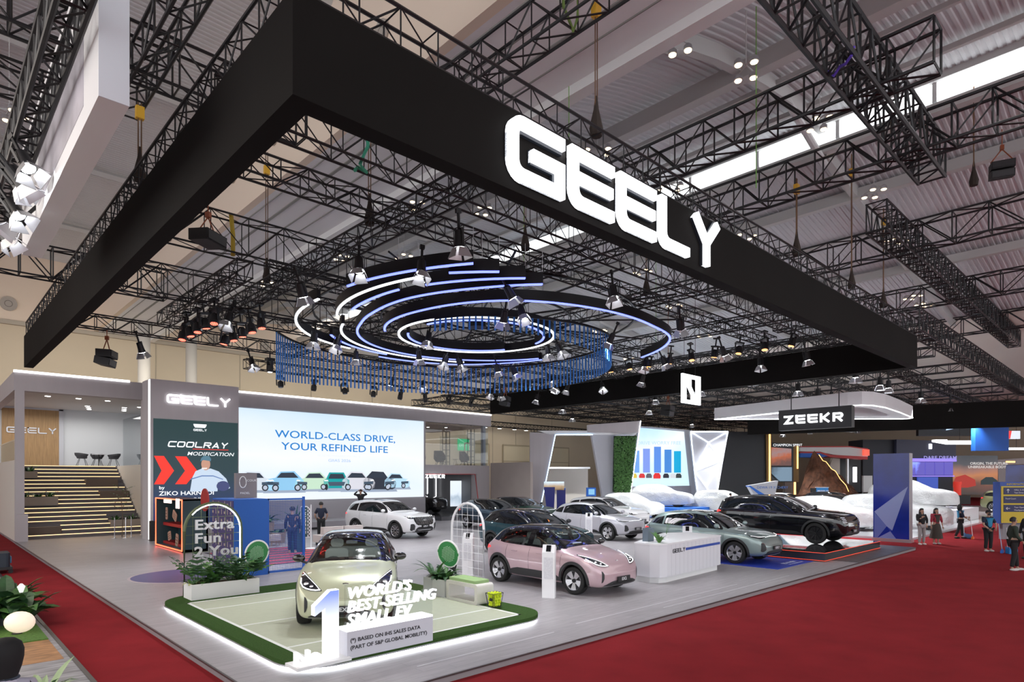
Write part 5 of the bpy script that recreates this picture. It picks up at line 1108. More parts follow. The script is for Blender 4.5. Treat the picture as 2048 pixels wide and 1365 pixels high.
part('letter_line', text_b('GIIAS 2026', .24, .004, 1.35, 0, align='CENTER').xf(face_m((6.0, -.036, 3.78), 0)), em('screen_pale_blue', (.35, .50, .75)), pn); part('letter_line', text_b('IN NEW AWAKENING LIFE IS', .17, .004, 1.3, 0, align='CENTER').xf(face_m((6.0, -.036, 4.08), 0)), em('screen_faint', (.72, .78, .88)), pn)
def flat_car(cx, s, c, dark, flip, k):
    body = [(-1.1, -.42), (-1.15, -.1), (-1.0, .12), (-.55, .2), (-.25, .55), (.55, .58), (.95, .2), (1.12, .05), (1.15, -.4), (.9, -.5), (-.9, -.52)]
    if k == 'front': body = [(-.85, -.45), (-.9, .05), (-.72, .15), (-.5, .55), (.5, .55), (.72, .15), (.9, .05), (.85, -.45)]
    tr_ = lambda poly: [((-x if flip else x) * s, y * s) for x, y in poly]
    mk = lambda nm, poly, m_, d: part(nm, B().prism(tr_(poly), 0, .004).xf(face_m((cx, -d, 2.62), 0)), m_, pn)
    mk('printed_shadow', [(-1.25, -.66), (1.25, -.66), (1.1, -.42), (-1.1, -.42)], em('screen_shadow', (.30, .36, .46)), .036)
    mk('printed_car', body, em('pc_' + c[0], c[1]), .041); W = [(-.48, .2), (-.22, .48), (.5, .5), (.8, .2)] if k != 'front' else [(-.58, .15), (-.43, .46), (.43, .46), (.58, .15)]
    mk('printed_glass', W, em('screen_glass', (.02, .03, .05)), .046)
    for wx in ((-.55, .75) if k != 'front' else (-.7, .7)):
        mk('printed_wheel', [(wx + (.2 if k != 'front' else .1) * math.cos(a / 6 * PI), -.37 + .2 * math.sin(a / 6 * PI)) for a in range(12)], em('screen_tyre', (.015, .015, .02)), .046)
        if k != 'front': mk('printed_rim', [(wx + .13 * math.cos(a / 5 * PI), -.37 + .13 * math.sin(a / 5 * PI)) for a in range(10)], em('screen_rim', (.45, .5, .6)), .050)
    mk('printed_grille', [(-1.0, -.2), (-.35, -.22), (-.35, -.05), (-1.0, -.02)] if k != 'front' else [(-.5, -.3), (.5, -.3), (.6, -.05), (-.6, -.05)], em('screen_grille', (.05, .08, .12)), .046)
    mk('printed_lamp', [(-1.08, .02), (-.85, .0), (-.8, .06), (-1.0, .1)] if k != 'front' else [(-.85, .0), (-.6, 0), (-.6, .07), (-.85, .07)], wE, .050)
for cx, s, c, d_, fl, k in ((.95, .95, ('white', (.62, .68, .75)), 0, True, 'q'), (2.6, 1.0, ('blue', (.25, .52, .75)), 0, False, 'q'), (4.25, .92, ('mint', (.50, .68, .52)), 0, False, 'q'), (5.8, .95, ('teal', (.0, .30, .31)), 0, False, 'front'), (7.3, 1.0, ('white2', (.62, .62, .68)), 0, True, 'q'), (8.8, 1.05, ('black', (.02, .025, .04)), 0, True, 'q'), (10.1, .85, ('sky', (.45, .68, .85)), 0, True, 'q')): flat_car(cx, s, c, d_, fl, k)
# ---- right half: upstairs glass lounge over an alcove
rl = thing('glass_lounge', 'upstairs glass-fronted lounge over a dark accessory alcove', 'building', (21.75, 28, .1))
part('floor_beam', B().bb((0, -.05, 3.1), (6.1, 6, 3.72)), wall_m, rl); part('left_pier', B().bb((-.1, -.05, 0), (.0, 1, 6.68)), wall_m, rl); part('right_pier', B().bb((4.85, -.05, 0), (6.1, .6, 3.1)), wall_m, rl)
part('corner_column', B().bb((5.6, .1, 3.72), (5.85, .35, 6.68)), M('column_grey', (.40, .42, .46), .5), rl); part('ceiling', B().bb((0, .5, 6.55), (6.1, 7, 6.66)), M('tan_ceiling', (.40, .31, .25), .7), rl)
part('glass_front', B().bb((0, .02, 3.72), (6.0, .04, 6.68)), MATS['room_glass'], rl); part('partition', B().bb((0, 6.6, 3.72), (2.6, 6.8, 6.55)), M('partition_grey', (.50, .49, .48), .6), rl); part('glass_side', B().bb((6.05, .1, 3.72), (6.08, 6, 6.2)), MATS['room_glass'], rl)
for i, x in enumerate((.3, 1.7)): part('wall_screen', B().bb((x, 6.54, 4.2), (x + .8, 6.6, 6.2)), screen_mat('wall_picture_%d' % i, [(0, (.10, .13, .16)), (.5, (.05, .06, .10)), (1, (.12, .18, .28))], 0, .8, 3), rl)
for x, y in ((1.0, 2), (2.4, 2.6), (3.6, 2.0), (1.8, 4), (3.2, 4.4)): part('downlight', B().lathe([(.001, 6.535), (.09, 6.535), (.1, 6.55)], 10, (x, y, 0)), dl, rl)
for i, (x, y, rz) in enumerate(((22.9, 30.6, -120), (23.9, 31.2, -100), (25.3, 30.8, -110), (25.9, 31.4, -95), (27.6, 30.6, -80))): shell_chair((x, y, 3.82), R(rz), 'brown leather wing chair upstairs, %s from the left' % ordn[i], 'brown wing chairs', brn, 1.05, True)
t = thing('side_table', 'small dark side table among the wing chairs', 'table', (26.8, 30.7, 3.82)); part('top', B().lathe([(.22, .50), (.22, .52)], 16), dkf, t)
for a in range(3): part('leg', B().bar((.06 * math.cos(a * 2.1), .06 * math.sin(a * 2.1), .5), (.2 * math.cos(a * 2.1), .2 * math.sin(a * 2.1), 0), .01, 5), black, t)
part('alcove_back', B().bb((0, 4.6, .0), (6, 4.8, 3.1)), M('alcove_grey', (.13, .13, .14), .35), rl); part('alcove_side', B().bb((4.8, .6, 0), (5.0, 4.8, 3.1)), M('alcove_grey'), rl); part('red_trim', B().bb((0, -.08, 3.06), (4.7, -.05, 3.1)), red, rl); part('red_trim', B().yprism([(4.66, 3.1), (4.70, 3.1), (5.05, .9), (5.0, .9)], -.08, -.05), red, rl)
part('alcove_floor', B().bb((0, -2.2, 0), (6.1, 4.6, .25)), M('alcove_floor', (.10, .10, .11), .12), rl)
for i in range(6): part('light_strip', B().bb((.45 + .82 * i, 4.5, .5), (.50 + .82 * i, 4.56, 2.9)), M('edge_led'), rl)
ws_, _ = word('ZEEKR', .26, .06, .26, .09, 0, .05)
for ch, b in ws_: part('letter', b.xf(face_m((.2, -.1, 2.80), 0)), M('letter_led'), rl)
part('alcove_screen', B().bb((3.75, 1.6, .7), (4.75, 1.68, 2.6)), screen_mat('alcove_picture', [(0, (.75, .82, .92)), (.35, (.45, .55, .66)), (.5, (.8, .88, .97)), (1, (.85, .92, 1))], 0, 1.0, 2), rl)
for i, (x, z, c) in enumerate(((1.0, 2.2, 'k'), (1.15, 1.7, 'w'), (1.9, 2.15, 'r'), (2.4, 1.95, 'r'), (2.85, 2.05, 'k'), (2.0, 1.0, 'r'), (2.15, 1.25, 'k'), (3.1, 1.42, 'w'), (3.2, 1.75, 'k'), (1.2, 1.2, 'w'))):
    one('shelf_item', B().prism(rrect(-.17, 0, .17, .16, .03, 3), 0, .14), {'k': black, 'w': M('brown_item', (.15, .08, .07), .5), 'r': red}[c], {'k': 'black', 'w': 'brown', 'r': 'red'}[c] + ' accessory box in the alcove, %s from the left' % ordn[sorted([1.0, 1.15, 1.9, 2.4, 2.85, 2.0, 2.15, 3.1, 3.2, 1.2]).index(x)], 'accessory', (21.75 + x, 32.4, z), group='accessories on the alcove wall')
struct('wall_side', B().bb((28, 23.8, .1), (28.25, 28, 4.03)), M('beige_side_wall', (.40, .34, .31), .65, noise_=(.8, .95)))
sg = thing('exit_sign', 'green exit sign on the cream back wall', 'sign', (37.6, 43.95, 5.8)); part('plate', B().bb((0, -.06, 0), (1.5, 0, 1.2)), em('exit_green', (.02, .40, .16), 1.2), sg); part('lettering', text_b('EXIT', .5, .01, .9, 0).xf(face_m((.15, -.065, .4), 0)), em('exit_text', (.5, .8, .6), .9), sg)
# ================================================================== tennis-court podium
turf = M('dark_turf', (.055, .115, .03), .95, noise_=(60, .75), bump=(350, .7), spec=.1)
pod = thing('court_podium', 'low green podium with a pale tennis court and glowing edge', 'podium', (0, 0, .1))
part('deck', B().prism(rrect(.68, 1.38, 6.0, 8.45, .75, 8), .045, .12), turf, pod); part('edge_band', B().prism(rrect(.665, 1.365, 6.015, 8.465, .76, 8), .035, .06), alu, pod); part('plinth', B().prism(rrect(.78, 1.48, 5.9, 8.35, .7, 8), 0, .045), whitem, pod)
pth = [(p[0], p[1], .022) for p in rrect(.72, 1.42, 5.96, 8.41, .73, 8)]; part('edge_light', B().tube(pth, .016, 5, True), M('podium_led', (1, 1, 1), emit=10, ec=(.93, .96, 1)), pod)
part('court', B().bb((1.05, 1.72, .12), (5.35, 7.4, .124)), M('court_sage', (.47, .50, .38), .6, noise_=(8, .97)), pod)
ln = M('court_line', (.80, .82, .80), .6)
for a, b_ in (((1.0, 1.69), (5.4, 1.75)), ((1.0, 7.37), (5.4, 7.43)), ((1.0, 1.69), (1.06, 7.43)), ((5.34, 1.69), (5.4, 7.43)), ((1.06, 2.5), (5.34, 2.55)), ((1.06, 4.48), (5.34, 4.53)), ((1.06, 6.42), (5.34, 6.47))): part('court_line', B().bb((*a, .124), (*b_, .127)), ln, pod)
# ---- No.1 sign
sg = thing('number_one_sign', 'glowing white and blue sign with a big numeral one on the podium corner', 'sign', (0, 0, .22))
sig = M('sign_glow', (.9, .9, .9), emit=.75, ec=(.96, .97, 1))
part('base_plate', B().bb((.62, 1.22, 0), (1.45, 1.62, .045)), whitem, sg)
one_poly = [(.62, 0), (.62, 1.0), (.40, 1.0), (0, .80), (0, .66), (.27, .76), (.27, 0)]
def grad1():
    m = bpy.data.materials.new('blue_white_fade'); m.use_nodes = True; MATS['blue_white_fade'] = m; nt = m.node_tree; b = nt.nodes['Principled BSDF']
    tc = nt.nodes.new('ShaderNodeTexCoord'); sp = nt.nodes.new('ShaderNodeSeparateXYZ'); cr = nt.nodes.new('ShaderNodeValToRGB'); nt.links.new(tc.outputs['Generated'], sp.inputs[0]); nt.links.new(sp.outputs['Z'], cr.inputs[0])
    cr.color_ramp.elements[0].position = .35; cr.color_ramp.elements[0].color = (.95, .96, 1, 1); cr.color_ramp.elements[1].position = .95; cr.color_ramp.elements[1].color = (.05, .14, .65, 1)
    nt.links.new(cr.outputs[0], b.inputs['Emission Color']); b.inputs['Emission Strength'].default_value = 1.0; b.inputs['Base Color'].default_value = (.3, .3, .3, 1); return m
q = part('numeral', B().prism([(x * .62, y) for x, y in one_poly], -.05, .05).xf(face_m((.93, 1.40, .045), 0)), sig, sg); part('numeral_face', B().prism([(x * .62 * .97 + .006, y * .985 + .005) for x, y in one_poly], .05, .056).xf(face_m((.93, 1.40, .045), 0)), grad1(), q)
for g_ in glyphs(text_b('No.', .27, .09, 1.15, .008)): part('letter', g_.xf(face_m((.63, 1.36, .045), 0)), sig, sg)
bx = part('notice_box', B().bb((1.42, 1.30, 0), (2.98, 1.62, .40)), M('notice_grey', (.60, .60, .66), .5), sg); part('box_top_light', B().bb((1.42, 1.30, .40), (2.98, 1.62, .43)), sig, bx)
dkt = M('dark_print', (.03, .03, .035), .6)
for tx, z in (('(*) BASED ON IHS SALES DATA', .24), ('(PART OF S&P GLOBAL MOBILITY)', .13)):
    for g_ in glyphs(text_b(tx, .082, .004, 1.12, .001)): part('letter', g_.xf(face_m((1.47, 1.295, z), 0)), dkt, bx)
part('clear_sheet', B().bb((1.40, 1.34, .43), (3.0, 1.352, 1.1)), glass_mat('clear_acrylic', (.95, .97, .97), 0), sg)
for tx, z, x in (("WORLD'S", .89, 1.42), ('BEST-SELLING', .69, 1.42), ('SMALL EV', .49, 1.42)): [part('letter', g_.xf(face_m((x, 1.31, z), 0)), sig, sg) for g_ in glyphs(text_b(tx, .235, .05, 1.06, .003, .2, sp=1.06))]
# ---- planter with arch and racket, left
planter_box('planter_box', 'long white board planter on the left edge of the court podium', 1.17, 7.65, 2.65, 8.2, .22, .56, whitem, boards=0)
for i, (x, k, n, L, w, z) in enumerate(((1.38, 'split', 11, .85, .13, .50), (1.75, 'blade', 22, .75, .06, .50), (2.1, 'split', 13, .95, .15, .50), (2.48, 'split', 12, .9, .14, .50), (1.55, 'broad', 14, .5, .08, .50), (1.28, 'broad', 14, .30, .04, .50), (2.3, 'broad', 14, .5, .08, .50))):
    plant('leafy_plant', '%s plant in the long white planter, %s clump' % ({'split': 'split-leaf', 'blade': 'sword-leaf', 'broad': 'low broad-leaf'}[k], ('far left', 'left middle', 'centre', 'right', 'front left', 'cream-edged left', 'front right')[i]), (x, 7.9, z), n, L, w, k, (leaf1, leaf2) if i != 5 else (M('leaf_cream', (.45, .48, .2), .5), leaf1), 'plants in the long white planter', spread=.05)
def arch_pts(w, h, n=14): r = w / 2; return [(-r, 0), (-r, h - r)] + [(-r * math.cos(PI * k / n), h - r + r * math.sin(PI * k / n)) for k in range(1, n)] + [(r, h - r), (r, 0)]
def arch_frame(lab, origin, ang, w, h, mat_frame, lit, zlow, wires, glow_only=None):
    t = thing('arch_frame', lab, 'arch', origin, ang); ap = arch_pts(w, h)
    part('frame', B().tube([(x, 0, z) for x, z in ap], .035, 8), mat_frame, t, 40)
    if lit: part('light_strip', B().tube([(x * .955, -.012, z if z < h - w / 2 else h - w / 2 + (z - h + w / 2) * .955) for x, z in ap[glow_only or 0:]], .018, 5), led, t)
    inn = lambda x: h - w / 2 + math.sqrt(max(0, (w / 2) ** 2 - x * x)); nx, nz = wires
    for k in range(1, nx): x = -w / 2 + w * k / nx; part('wire', B().bar((x, 0, zlow), (x, 0, inn(x)), .006, 4), mat_frame, t)
    z = zlow + .1
    while z < h - .1:
        hw = w / 2 if z < h - w / 2 else math.sqrt(max(0, (w / 2) ** 2 - (z - h + w / 2) ** 2)); part('wire', B().bar((-hw, 0, z), (hw, 0, z), .006, 4), mat_frame, t); z += nz
    return t
t = arch_frame('olive arch with white letters reading Extra Fun 2 You', (1.84, 8.3, .1), 0, 1.26, 2.22, M('olive_metal', (.10, .13, .06), .5), True, .4, (7, .2), 4)
ch_ = M('silver_letter', (.72, .72, .75), .3, .3)
for tx, z in (('Extra', 1.62), ('Fun', 1.31), ('2 You', 1.0)): [part('letter', g_.xf(face_m((-.43, -.03, z), 0)), ch_, t) for g_ in glyphs(text_b(tx, .32, .05, 1.22, .006, sp=1.05))]
def racket(lab, loc, rz, tilt):
    t = thing('padel_racket', lab, 'racket', loc, rz, 'giant green padel rackets'); g = M('racket_green', (.03, .22, .06), .4)
    out = [(.25 * math.cos(2 * PI * k / 28) * (1 + .06 * math.sin(2 * PI * k / 28)), .31 * math.sin(2 * PI * k / 28)) for k in range(28)]
    m = Matrix.Rotation(tilt, 4, 'Y') @ face_m((0, 0, 0), 0)
    q = part('face', B().prism(out, -.02, .02).xf(m), g, t); part('rim', B().tube([m @ V((x, y, 0)) for x, y in out], .024, 6, True), whitem, t)
    for i in range(-5, 6):
        for j in range(-5, 6):
            x, y = .032 * i + (.016 if j % 2 else 0), .034 * j
            if x * x / .026 + y * y / .036 < 1: part('hole', B().lathe([(.001, .0205), (.010, .0205)], 6, cap=False).xf(m @ Matrix.Translation((x, y, 0))), M('hole_pale', (.55, .68, .55), .7), q)
    part('handle', B().bar((0, 0, -.32), (0, 0, -.62), .028, 8).bar((-.1, 0, -.28), (0, 0, -.40), .02, 6).bar((.1, 0, -.28), (0, 0, -.40), .02, 6).xf(Matrix.Rotation(tilt, 4, 'Y')), black, t)
racket('giant green padel racket stuck in the long white planter', (2.78, 8.15, 1.08), R(-15), R(22)); racket('giant green padel racket in the square planter by the bench', (5.75, 4.45, 1.14), R(-60), R(-22))
# ---- right planter, bench, ball basket, arch
planter_box('planter_box', 'square white board planter beside the padel bench', 5.4, 4.15, 5.95, 4.95, .22, .60, whitem, boards=5)
for i, (x, y, k, L) in enumerate(((5.55, 4.7, 'blade', .75), (5.6, 4.35, 'broad', .5), (5.75, 4.55, 'blade', .6), (5.5, 4.5, 'broad', .4))): plant('leafy_plant', ('tall sword-leaf plant at the back of the square planter', 'broad-leaf plant at the front of the square planter', 'sword-leaf plant in the middle of the square planter', 'low leafy plant at the edge of the square planter')[i], (x, y, .56), 14, L, .05 if k == 'blade' else .07, k, (leaf1, leaf2), 'plants in the square planter', spread=.06)
t = thing('padel_bench', 'white open bench with a pale green cushion', 'bench', (5.32, 2.92, .22)); br = rrect(0, 0, 1.06, .44, .07, 4)
bq = B(); o = rrect(0, 0, 1.06, .44, .07, 4); i_ = rrect(.09, .07, .97, .36, .04, 4); nn = len(o)
bq.v = [(x, a, b_) for x in (0, .46) for a, b_ in o] + [(x, a, b_) for x in (0, .46) for a, b_ in i_]
for k in range(nn):
    l = (k + 1) % nn; bq.f += [(k, l, nn + l, nn + k), (2*nn + k, 2*nn + l, 3*nn + l, 3*nn + k), (k, l, 2*nn + l, 2*nn + k), (nn + k, nn + l, 3*nn + l, 3*nn + k)]
part('frame', bq, M('bench_white', (.72, .70, .66), .5), t); part('cushion', B().prism(rrect(.02, .1, .44, 1.0, .04, 3), .44, .50), M('pale_green_cushion', (.30, .45, .20), .8), t)
t = thing('ball_basket', 'black wire basket of yellow tennis balls at the bench end', 'basket', (5.5, 2.58, .22)); wr = B()
part('rim', B().tube([(x, y, .30) for x, y in rrect(-.15, -.13, .15, .13, .03, 3)], .006, 4, True), black, t); part('base_ring', B().tube([(x, y, .02) for x, y in rrect(-.11, -.1, .11, .1, .03, 3)], .006, 4, True), black, t); part('label_plate', B().bb((-.14, -.09, .15), (-.13, .0, .21)), black, t)
for k, ((x0, y0), (x1, y1)) in enumerate(zip(rrect(-.11, -.1, .11, .1, .03, 3), rrect(-.15, -.13, .15, .13, .03, 3))): part('wire', B().bar((x0, y0, .02), (x1, y1, .30), .004, 4), black, t)
bm0 = B().ball((0, 0, 0), .034, 10, 7).mesh('tennis_ball', M('ball_yellow', (.62, .75, .02), .8), 40); cnt = 0
for lz in range(5):
    for ix in range(-1, 2):
        for iy in range(-1, 2):
            sc_ = 1 + .07 * lz; o = link('tennis_ball', bm0, None, (5.5 + ix * .068 * sc_ + (.015 if lz % 2 else 0), 2.58 + iy * .062 * sc_, .22 + .06 + .056 * lz)); cnt += 1
            o['label'] = 'yellow tennis ball in the black wire basket, layer %s' % ('one two three four five'.split()[lz]); o['category'] = 'ball'; o['group'] = 'tennis balls in the wire basket'
arch_frame('white arch of tube and wire grid in front of the pink car', (7.6, 6.0, .1), R(90), 1.34, 2.12, white, False, .1, (6, .2))
# ---- info totems
def totem(lab, loc, rz):
    t = thing('info_totem', lab, 'info stand', loc, rz, 'white info totems')
    part('post', B().xprism([(-.075, 0), (.075, 0), (.075, 1.0), (.14, 1.16), (.02, 1.24), (-.075, 1.06)], -.15, .15), white, t)
    part('tablet', B().add([(-.06, .135, 1.175), (.06, .135, 1.175), (.06, .045, 1.235), (-.06, .045, 1.235)], [(0, 1, 2, 3)]).xf(Matrix.Translation((0, -.03, -.0))), M('tablet_black', (.01, .01, .012), .1), t) if False else None
    part('tablet', B().add([V((-.055, -.062, 1.083)), V((.055, -.062, 1.083)), V((.055, .008, 1.222)), V((-.055, .008, 1.222)), V((-.055, -.075, 1.09)), V((.055, -.075, 1.09)), V((.055, -.005, 1.228)), V((-.055, -.005, 1.228))], [(0, 1, 2, 3), (4, 7, 6, 5), (0, 4, 5, 1), (1, 5, 6, 2), (2, 6, 7, 3), (3, 7, 4, 0)]), M('tablet_black', (.01, .01, .012), .1), t)
    part('print_panel', B().bb((-.11, -.078, .45), (.11, -.075, .95)), M('print_grey', (.66, .66, .70), .5, noise_=(30, .92)), t)
totem('white info totem at the front door of the pink car', (7.55, 2.95, .1), R(-60)); totem('white info totem beside the silver-white car', (18.7, 10.9, .1), R(-60)); totem('white info totem behind the wire arch', (8.25, 6.75, .1), R(-60)); totem('white info totem between the counter and the sage grey car', (15.0, 3.75, .1), R(-60))
# ---- counter
ct = thing('reception_counter', 'white panelled reception counter with a blue stripe', 'counter', (0, 0, .1)); cp = [(10.95, 2.95), (10.93, 2.45), (11.05, 2.22), (11.3, 2.15), (14.6, 2.38), (14.85, 3.6), (14.0, 4.0)]
part('body', B().prism(cp, .16, 1.02), M('counter_white', (.74, .74, .78), .4), ct); part('top', B().prism([((x - 12.6) * 1.008 + 12.6, (y - 2.9) * 1.03 + 2.9) for x, y in cp], 1.02, 1.06), white, ct); part('plinth', B().prism([((x - 12.6) * .955 + 12.6, (y - 2.9) * .88 + 2.9) for x, y in cp], 0, .16), whitem, ct)
L_ = math.hypot(3.3, .23); an = math.atan2(.23, 3.3)
for k in range(1, 14): part('panel_joint', B().bb((L_ * k / 14 - .004, -.001, .17), (L_ * k / 14 + .004, .004, 1.0)).xf(Matrix.Translation((11.3, 2.15, 0)) @ Matrix.Rotation(an, 4, 'Z')), M('joint_grey', (.5, .5, .54), .5), ct)
part('blue_stripe', B().bb((1.05, -.012, .79), (3.25, -.002, .86)).xf(Matrix.Translation((11.3, 2.15, 0)) @ Matrix.Rotation(an, 4, 'Z')), M('stripe_blue', (.02, .07, .38), .4), ct)
ws_, _ = word('GEELY', .11, .02, .125, .02, 0, .01)
for ch, b in ws_: part('letter', b.xf(Matrix.Translation((11.3, 2.15, 0)) @ Matrix.Rotation(an, 4, 'Z') @ face_m((.30, -.002, .77), 0)), M('letter_dark', (.05, .05, .06), .4), ct)
t = thing('desk_bag', 'grey-blue gift bag standing on the counter', 'bag', (11.45, 2.85, 1.16)); part('bag', B().prism([(-.14, -.09), (.14, -.09), (.14, .09), (-.14, .09)], 0, .36).box((0, 0, .37), (.26, .02, .03)), M('bag_slate', (.12, .16, .20), .6), t); part('handle', B().tube([(-.06, 0, .36), (-.05, 0, .46), (.05, 0, .46), (.06, 0, .36)], .006, 5), black, t)
t = thing('orchid', 'white orchid in a pot on the counter', 'plant', (12.5, 2.95, 1.16)); part('pot', B().lathe([(.05, 0), (.075, .12), (.07, .12)], 12), white, t)
for k in range(3):
    a = -.6 + .5 * k; part('stem', B().tube([(0, 0, .1), (.1 * math.cos(a), .1 * math.sin(a), .4), (.55 * math.cos(a), .55 * math.sin(a), .52)], .005, 4), leaf1, t)
    for j in range(10):
        u = .35 + j * .075; p = V((.55 * u * math.cos(a), .55 * u * math.sin(a), .30 + .25 * math.sin(u * 1.7))); fl = B()
        for m_ in range(5): aa = m_ * 1.257; fl.add([p, p + V((.045 * math.cos(aa), .045 * math.sin(aa), .02)), p + V((.085 * math.cos(aa + .35), .085 * math.sin(aa + .35), 0)), p + V((.045 * math.cos(aa + .7), .045 * math.sin(aa + .7), -.02))], [(0, 1, 2, 3)])
        part('flower', fl, M('orchid_white', (.85, .83, .85), .6), t)
plant('desk_plant', 'small green plant at the corner of the counter', (11.3, 2.4, 1.16), 18, .42, .035, 'blade', (M('leaf_bright', (.10, .24, .05), .5), leaf1), None, spread=.03)
# blue mat and podium of the black car
mt = one('floor_mat', B().bb((0, 0, 0), (2.75, 5.2, .012)), M('mat_blue', (.02, .05, .42), .5), 'blue floor mat under the sage grey car', 'mat', (15.9, 1.18, .1)); part('letter_line', text_b('E5 PHEV', .22, .003, 1.2, .006).xf(Matrix.Translation((1.35, .35, .013))), M('mat_white', (.6, .65, .85), .6), mt); part('letter_line', text_b('EM-i TECHNOLOGY', .1, .003, 1.2, 0).xf(Matrix.Translation((1.35, .18, .013))), MATS['mat_white'], mt)
t = thing('mirror_podium', 'low black mirror-topped podium edged with red light lines', 'podium', (18.75, .85, .1)); part('deck', B().bb((0, 0, .02), (5.75, 6.6, .3)), M('mirror_black', (.09, .09, .10), .04, .6), t)
for z in (.285, .03): part('red_line', B().bb((-.012, -.012, z), (5.76, 0, z + .010)).bb((-.012, 0, z), (0, 6.6, z + .010)), M('red_line_led', (1, .1, .05), emit=.8, ec=(1, .08, .03)), t)
one('floor_arrow', B().prism([(0, .25), (.5, 0), (.5, .5)], 0, .004), M('arrow_blue', (.05, .10, .5), .5), 'small blue arrow marked on the floor left of the counter', 'floor marking', (12.6, 5.2, .1), R(-30))
# ================================================================== padel corner and accessory area
t = thing('floor_disc', 'round violet-blue floor graphic with a pale rim', 'floor graphic', (2.45, 12.5, .1)); part('rim', B().lathe([(1.44, .0), (1.44, .003), (1.36, .004)], 40), M('rim_pink', (.50, .42, .44), .5), t); part('disc', B().lathe([(1.37, .0), (1.37, .005)], 40), M('disc_violet', (.07, .065, .20), .4), t)
t = thing('gift_kiosk', 'tall kiosk with a purple patterned side and a blue front', 'kiosk', (3.25, 11.0, .1)); part('shell', B().bb((.02, 0, 0), (.98, 1.75, 2.2)), M('kiosk_blue', (.012, .10, .42), .6, noise_=(60, .9)), t)
pf = part('pattern_side', B().bb((0, .02, .02), (.02, 1.73, 2.16)), M('kiosk_purple', (.045, .035, .13), .5), t); gp = M('gold_print', (.36, .30, .26), .5)
for i in range(7):
    for j in range(9):
        y, z = .16 + .24 * i, .16 + .23 * j; part('motif', (B().bb((-.004, y, z), (0, y + .10, z + .07)) if (i + j) % 2 else B().bb((-.004, y + .02, z - .02), (0, y + .06, z + .13))), gp, pf)
t = thing('wire_fence', 'blue framed wire-mesh fence panel beside the kiosk', 'fence', (4.25, 11.1, .1)); fb = M('fence_blue', (.012, .10, .45), .45)
part('frame', B().bb((0, -.02, 0), (.05, .02, 2.2)).bb((1.08, -.03, 0), (1.14, .03, 2.24)).bb((0, -.02, 2.15), (1.12, .02, 2.2)).bb((0, -.02, .02), (1.12, .02, .08)), fb, t); msh = B()
for k in range(1, 22): msh.bar((.05 * k, 0, .05), (.05 * k, 0, 2.17), .004, 4)
for k in range(1, 43): msh.bar((.03, 0, .05 * k), (1.1, 0, .05 * k), .004, 4)
part('wire_mesh', msh, fb, t, kind='stuff')
t = thing('accessory_cabinet', 'open cabinet outlined in red light with wooden samples on wires', 'display case', (4.0, 18.4, .1)); blk2 = M('cabinet_teal', (.02, .05, .06), .5)
part('case', B().bb((.05, 0, 0), (.95, .06, 2.0)).bb((.05, 3.5, 0), (.95, 3.56, 2.0)).bb((.88, 0, 0), (.95, 3.5, 2.0)).bb((.05, 0, 1.94), (.95, 3.5, 2.0)).bb((.05, 0, 0), (.95, 3.5, .1)), blk2, t); rl_ = M('cabinet_red_led', (1, .12, .05), emit=3, ec=(1, .10, .04))
part('light_outline', B().tube([(.03, .02, .06), (.03, 3.54, .06), (.03, 3.54, 1.98), (.03, .02, 1.98)], .025, 5, True), rl_, t); part('red_shelf', B().bb((.3, .06, .85), (.86, 3.5, .97)).bb((.3, .06, .1), (.86, 3.5, .2)), M('shelf_red', (.35, .015, .015), .4), t)
part('round_sign', B().lathe([(.42, 0), (.42, .04)], 24).xf(Matrix.Translation((.5, -1.0, 2.0)) @ Matrix.Rotation(R(90), 4, 'Y')), M('sign_red', (.35, .02, .02), .5), t)
part('lit_logo', B().bb((-.02, .2, 1.65), (.0, .62, 2.02)).bb((-.02, 1.2, 1.82), (0, 2.2, 1.95)), M('logo_pink', (1, .6, .55), emit=2.2, ec=(1, .62, .55)), t)
smp = M('wood_sample', (.42, .29, .22), .5)
for i, (y, z, w, h, a) in enumerate(((3.0, 1.35, .22, .5, 0), (1.9, 1.3, .5, .34, 25), (.75, 1.25, .42, .34, 20), (2.6, .45, .36, .36, -15), (1.6, .35, .3, .5, 10), (.8, .4, .36, .5, 0))):
    m = Matrix.Translation((4.3, 18.4 + y, .1 + z)) @ Matrix.Rotation(R(a), 4, 'X'); o = one('sample_plate', B().xprism(rrect(-w / 2, -h / 2, w / 2, h / 2, .06, 3), -.015, .015).bar((0, 0, h * .4), (0, 0, h * .4 + .02), .01, 5), smp, 'pale slotted accessory sample in the red cabinet, %s' % ('top left', 'top middle', 'top right', 'bottom left', 'bottom middle', 'bottom right')[i], 'accessory'); o.matrix_world = m; o['group'] = 'samples in the red cabinet'
    for k in range(3): part('slot', B().bb((-.02, -w * .36, -h * .3 + h * .24 * k), (-.014, w * .36, -h * .3 + h * .24 * k + h * .09)), M('slot_brown', (.16, .09, .06), .6), o)
t = thing('striped_rug', 'red and dark striped floor area behind the kiosk', 'rug', (4.6, 12.8, .1)); part('base', B().bb((0, 0, 0), (3.6, 5.0, .006)), M('rug_dark', (.05, .045, .06), .6), t)
for k in range(7): part('stripe', B().bb((.1, .2 + .7 * k, .006), (3.5, .55 + .7 * k, .009)), M('rug_red', (.42, .03, .06), .6), t)
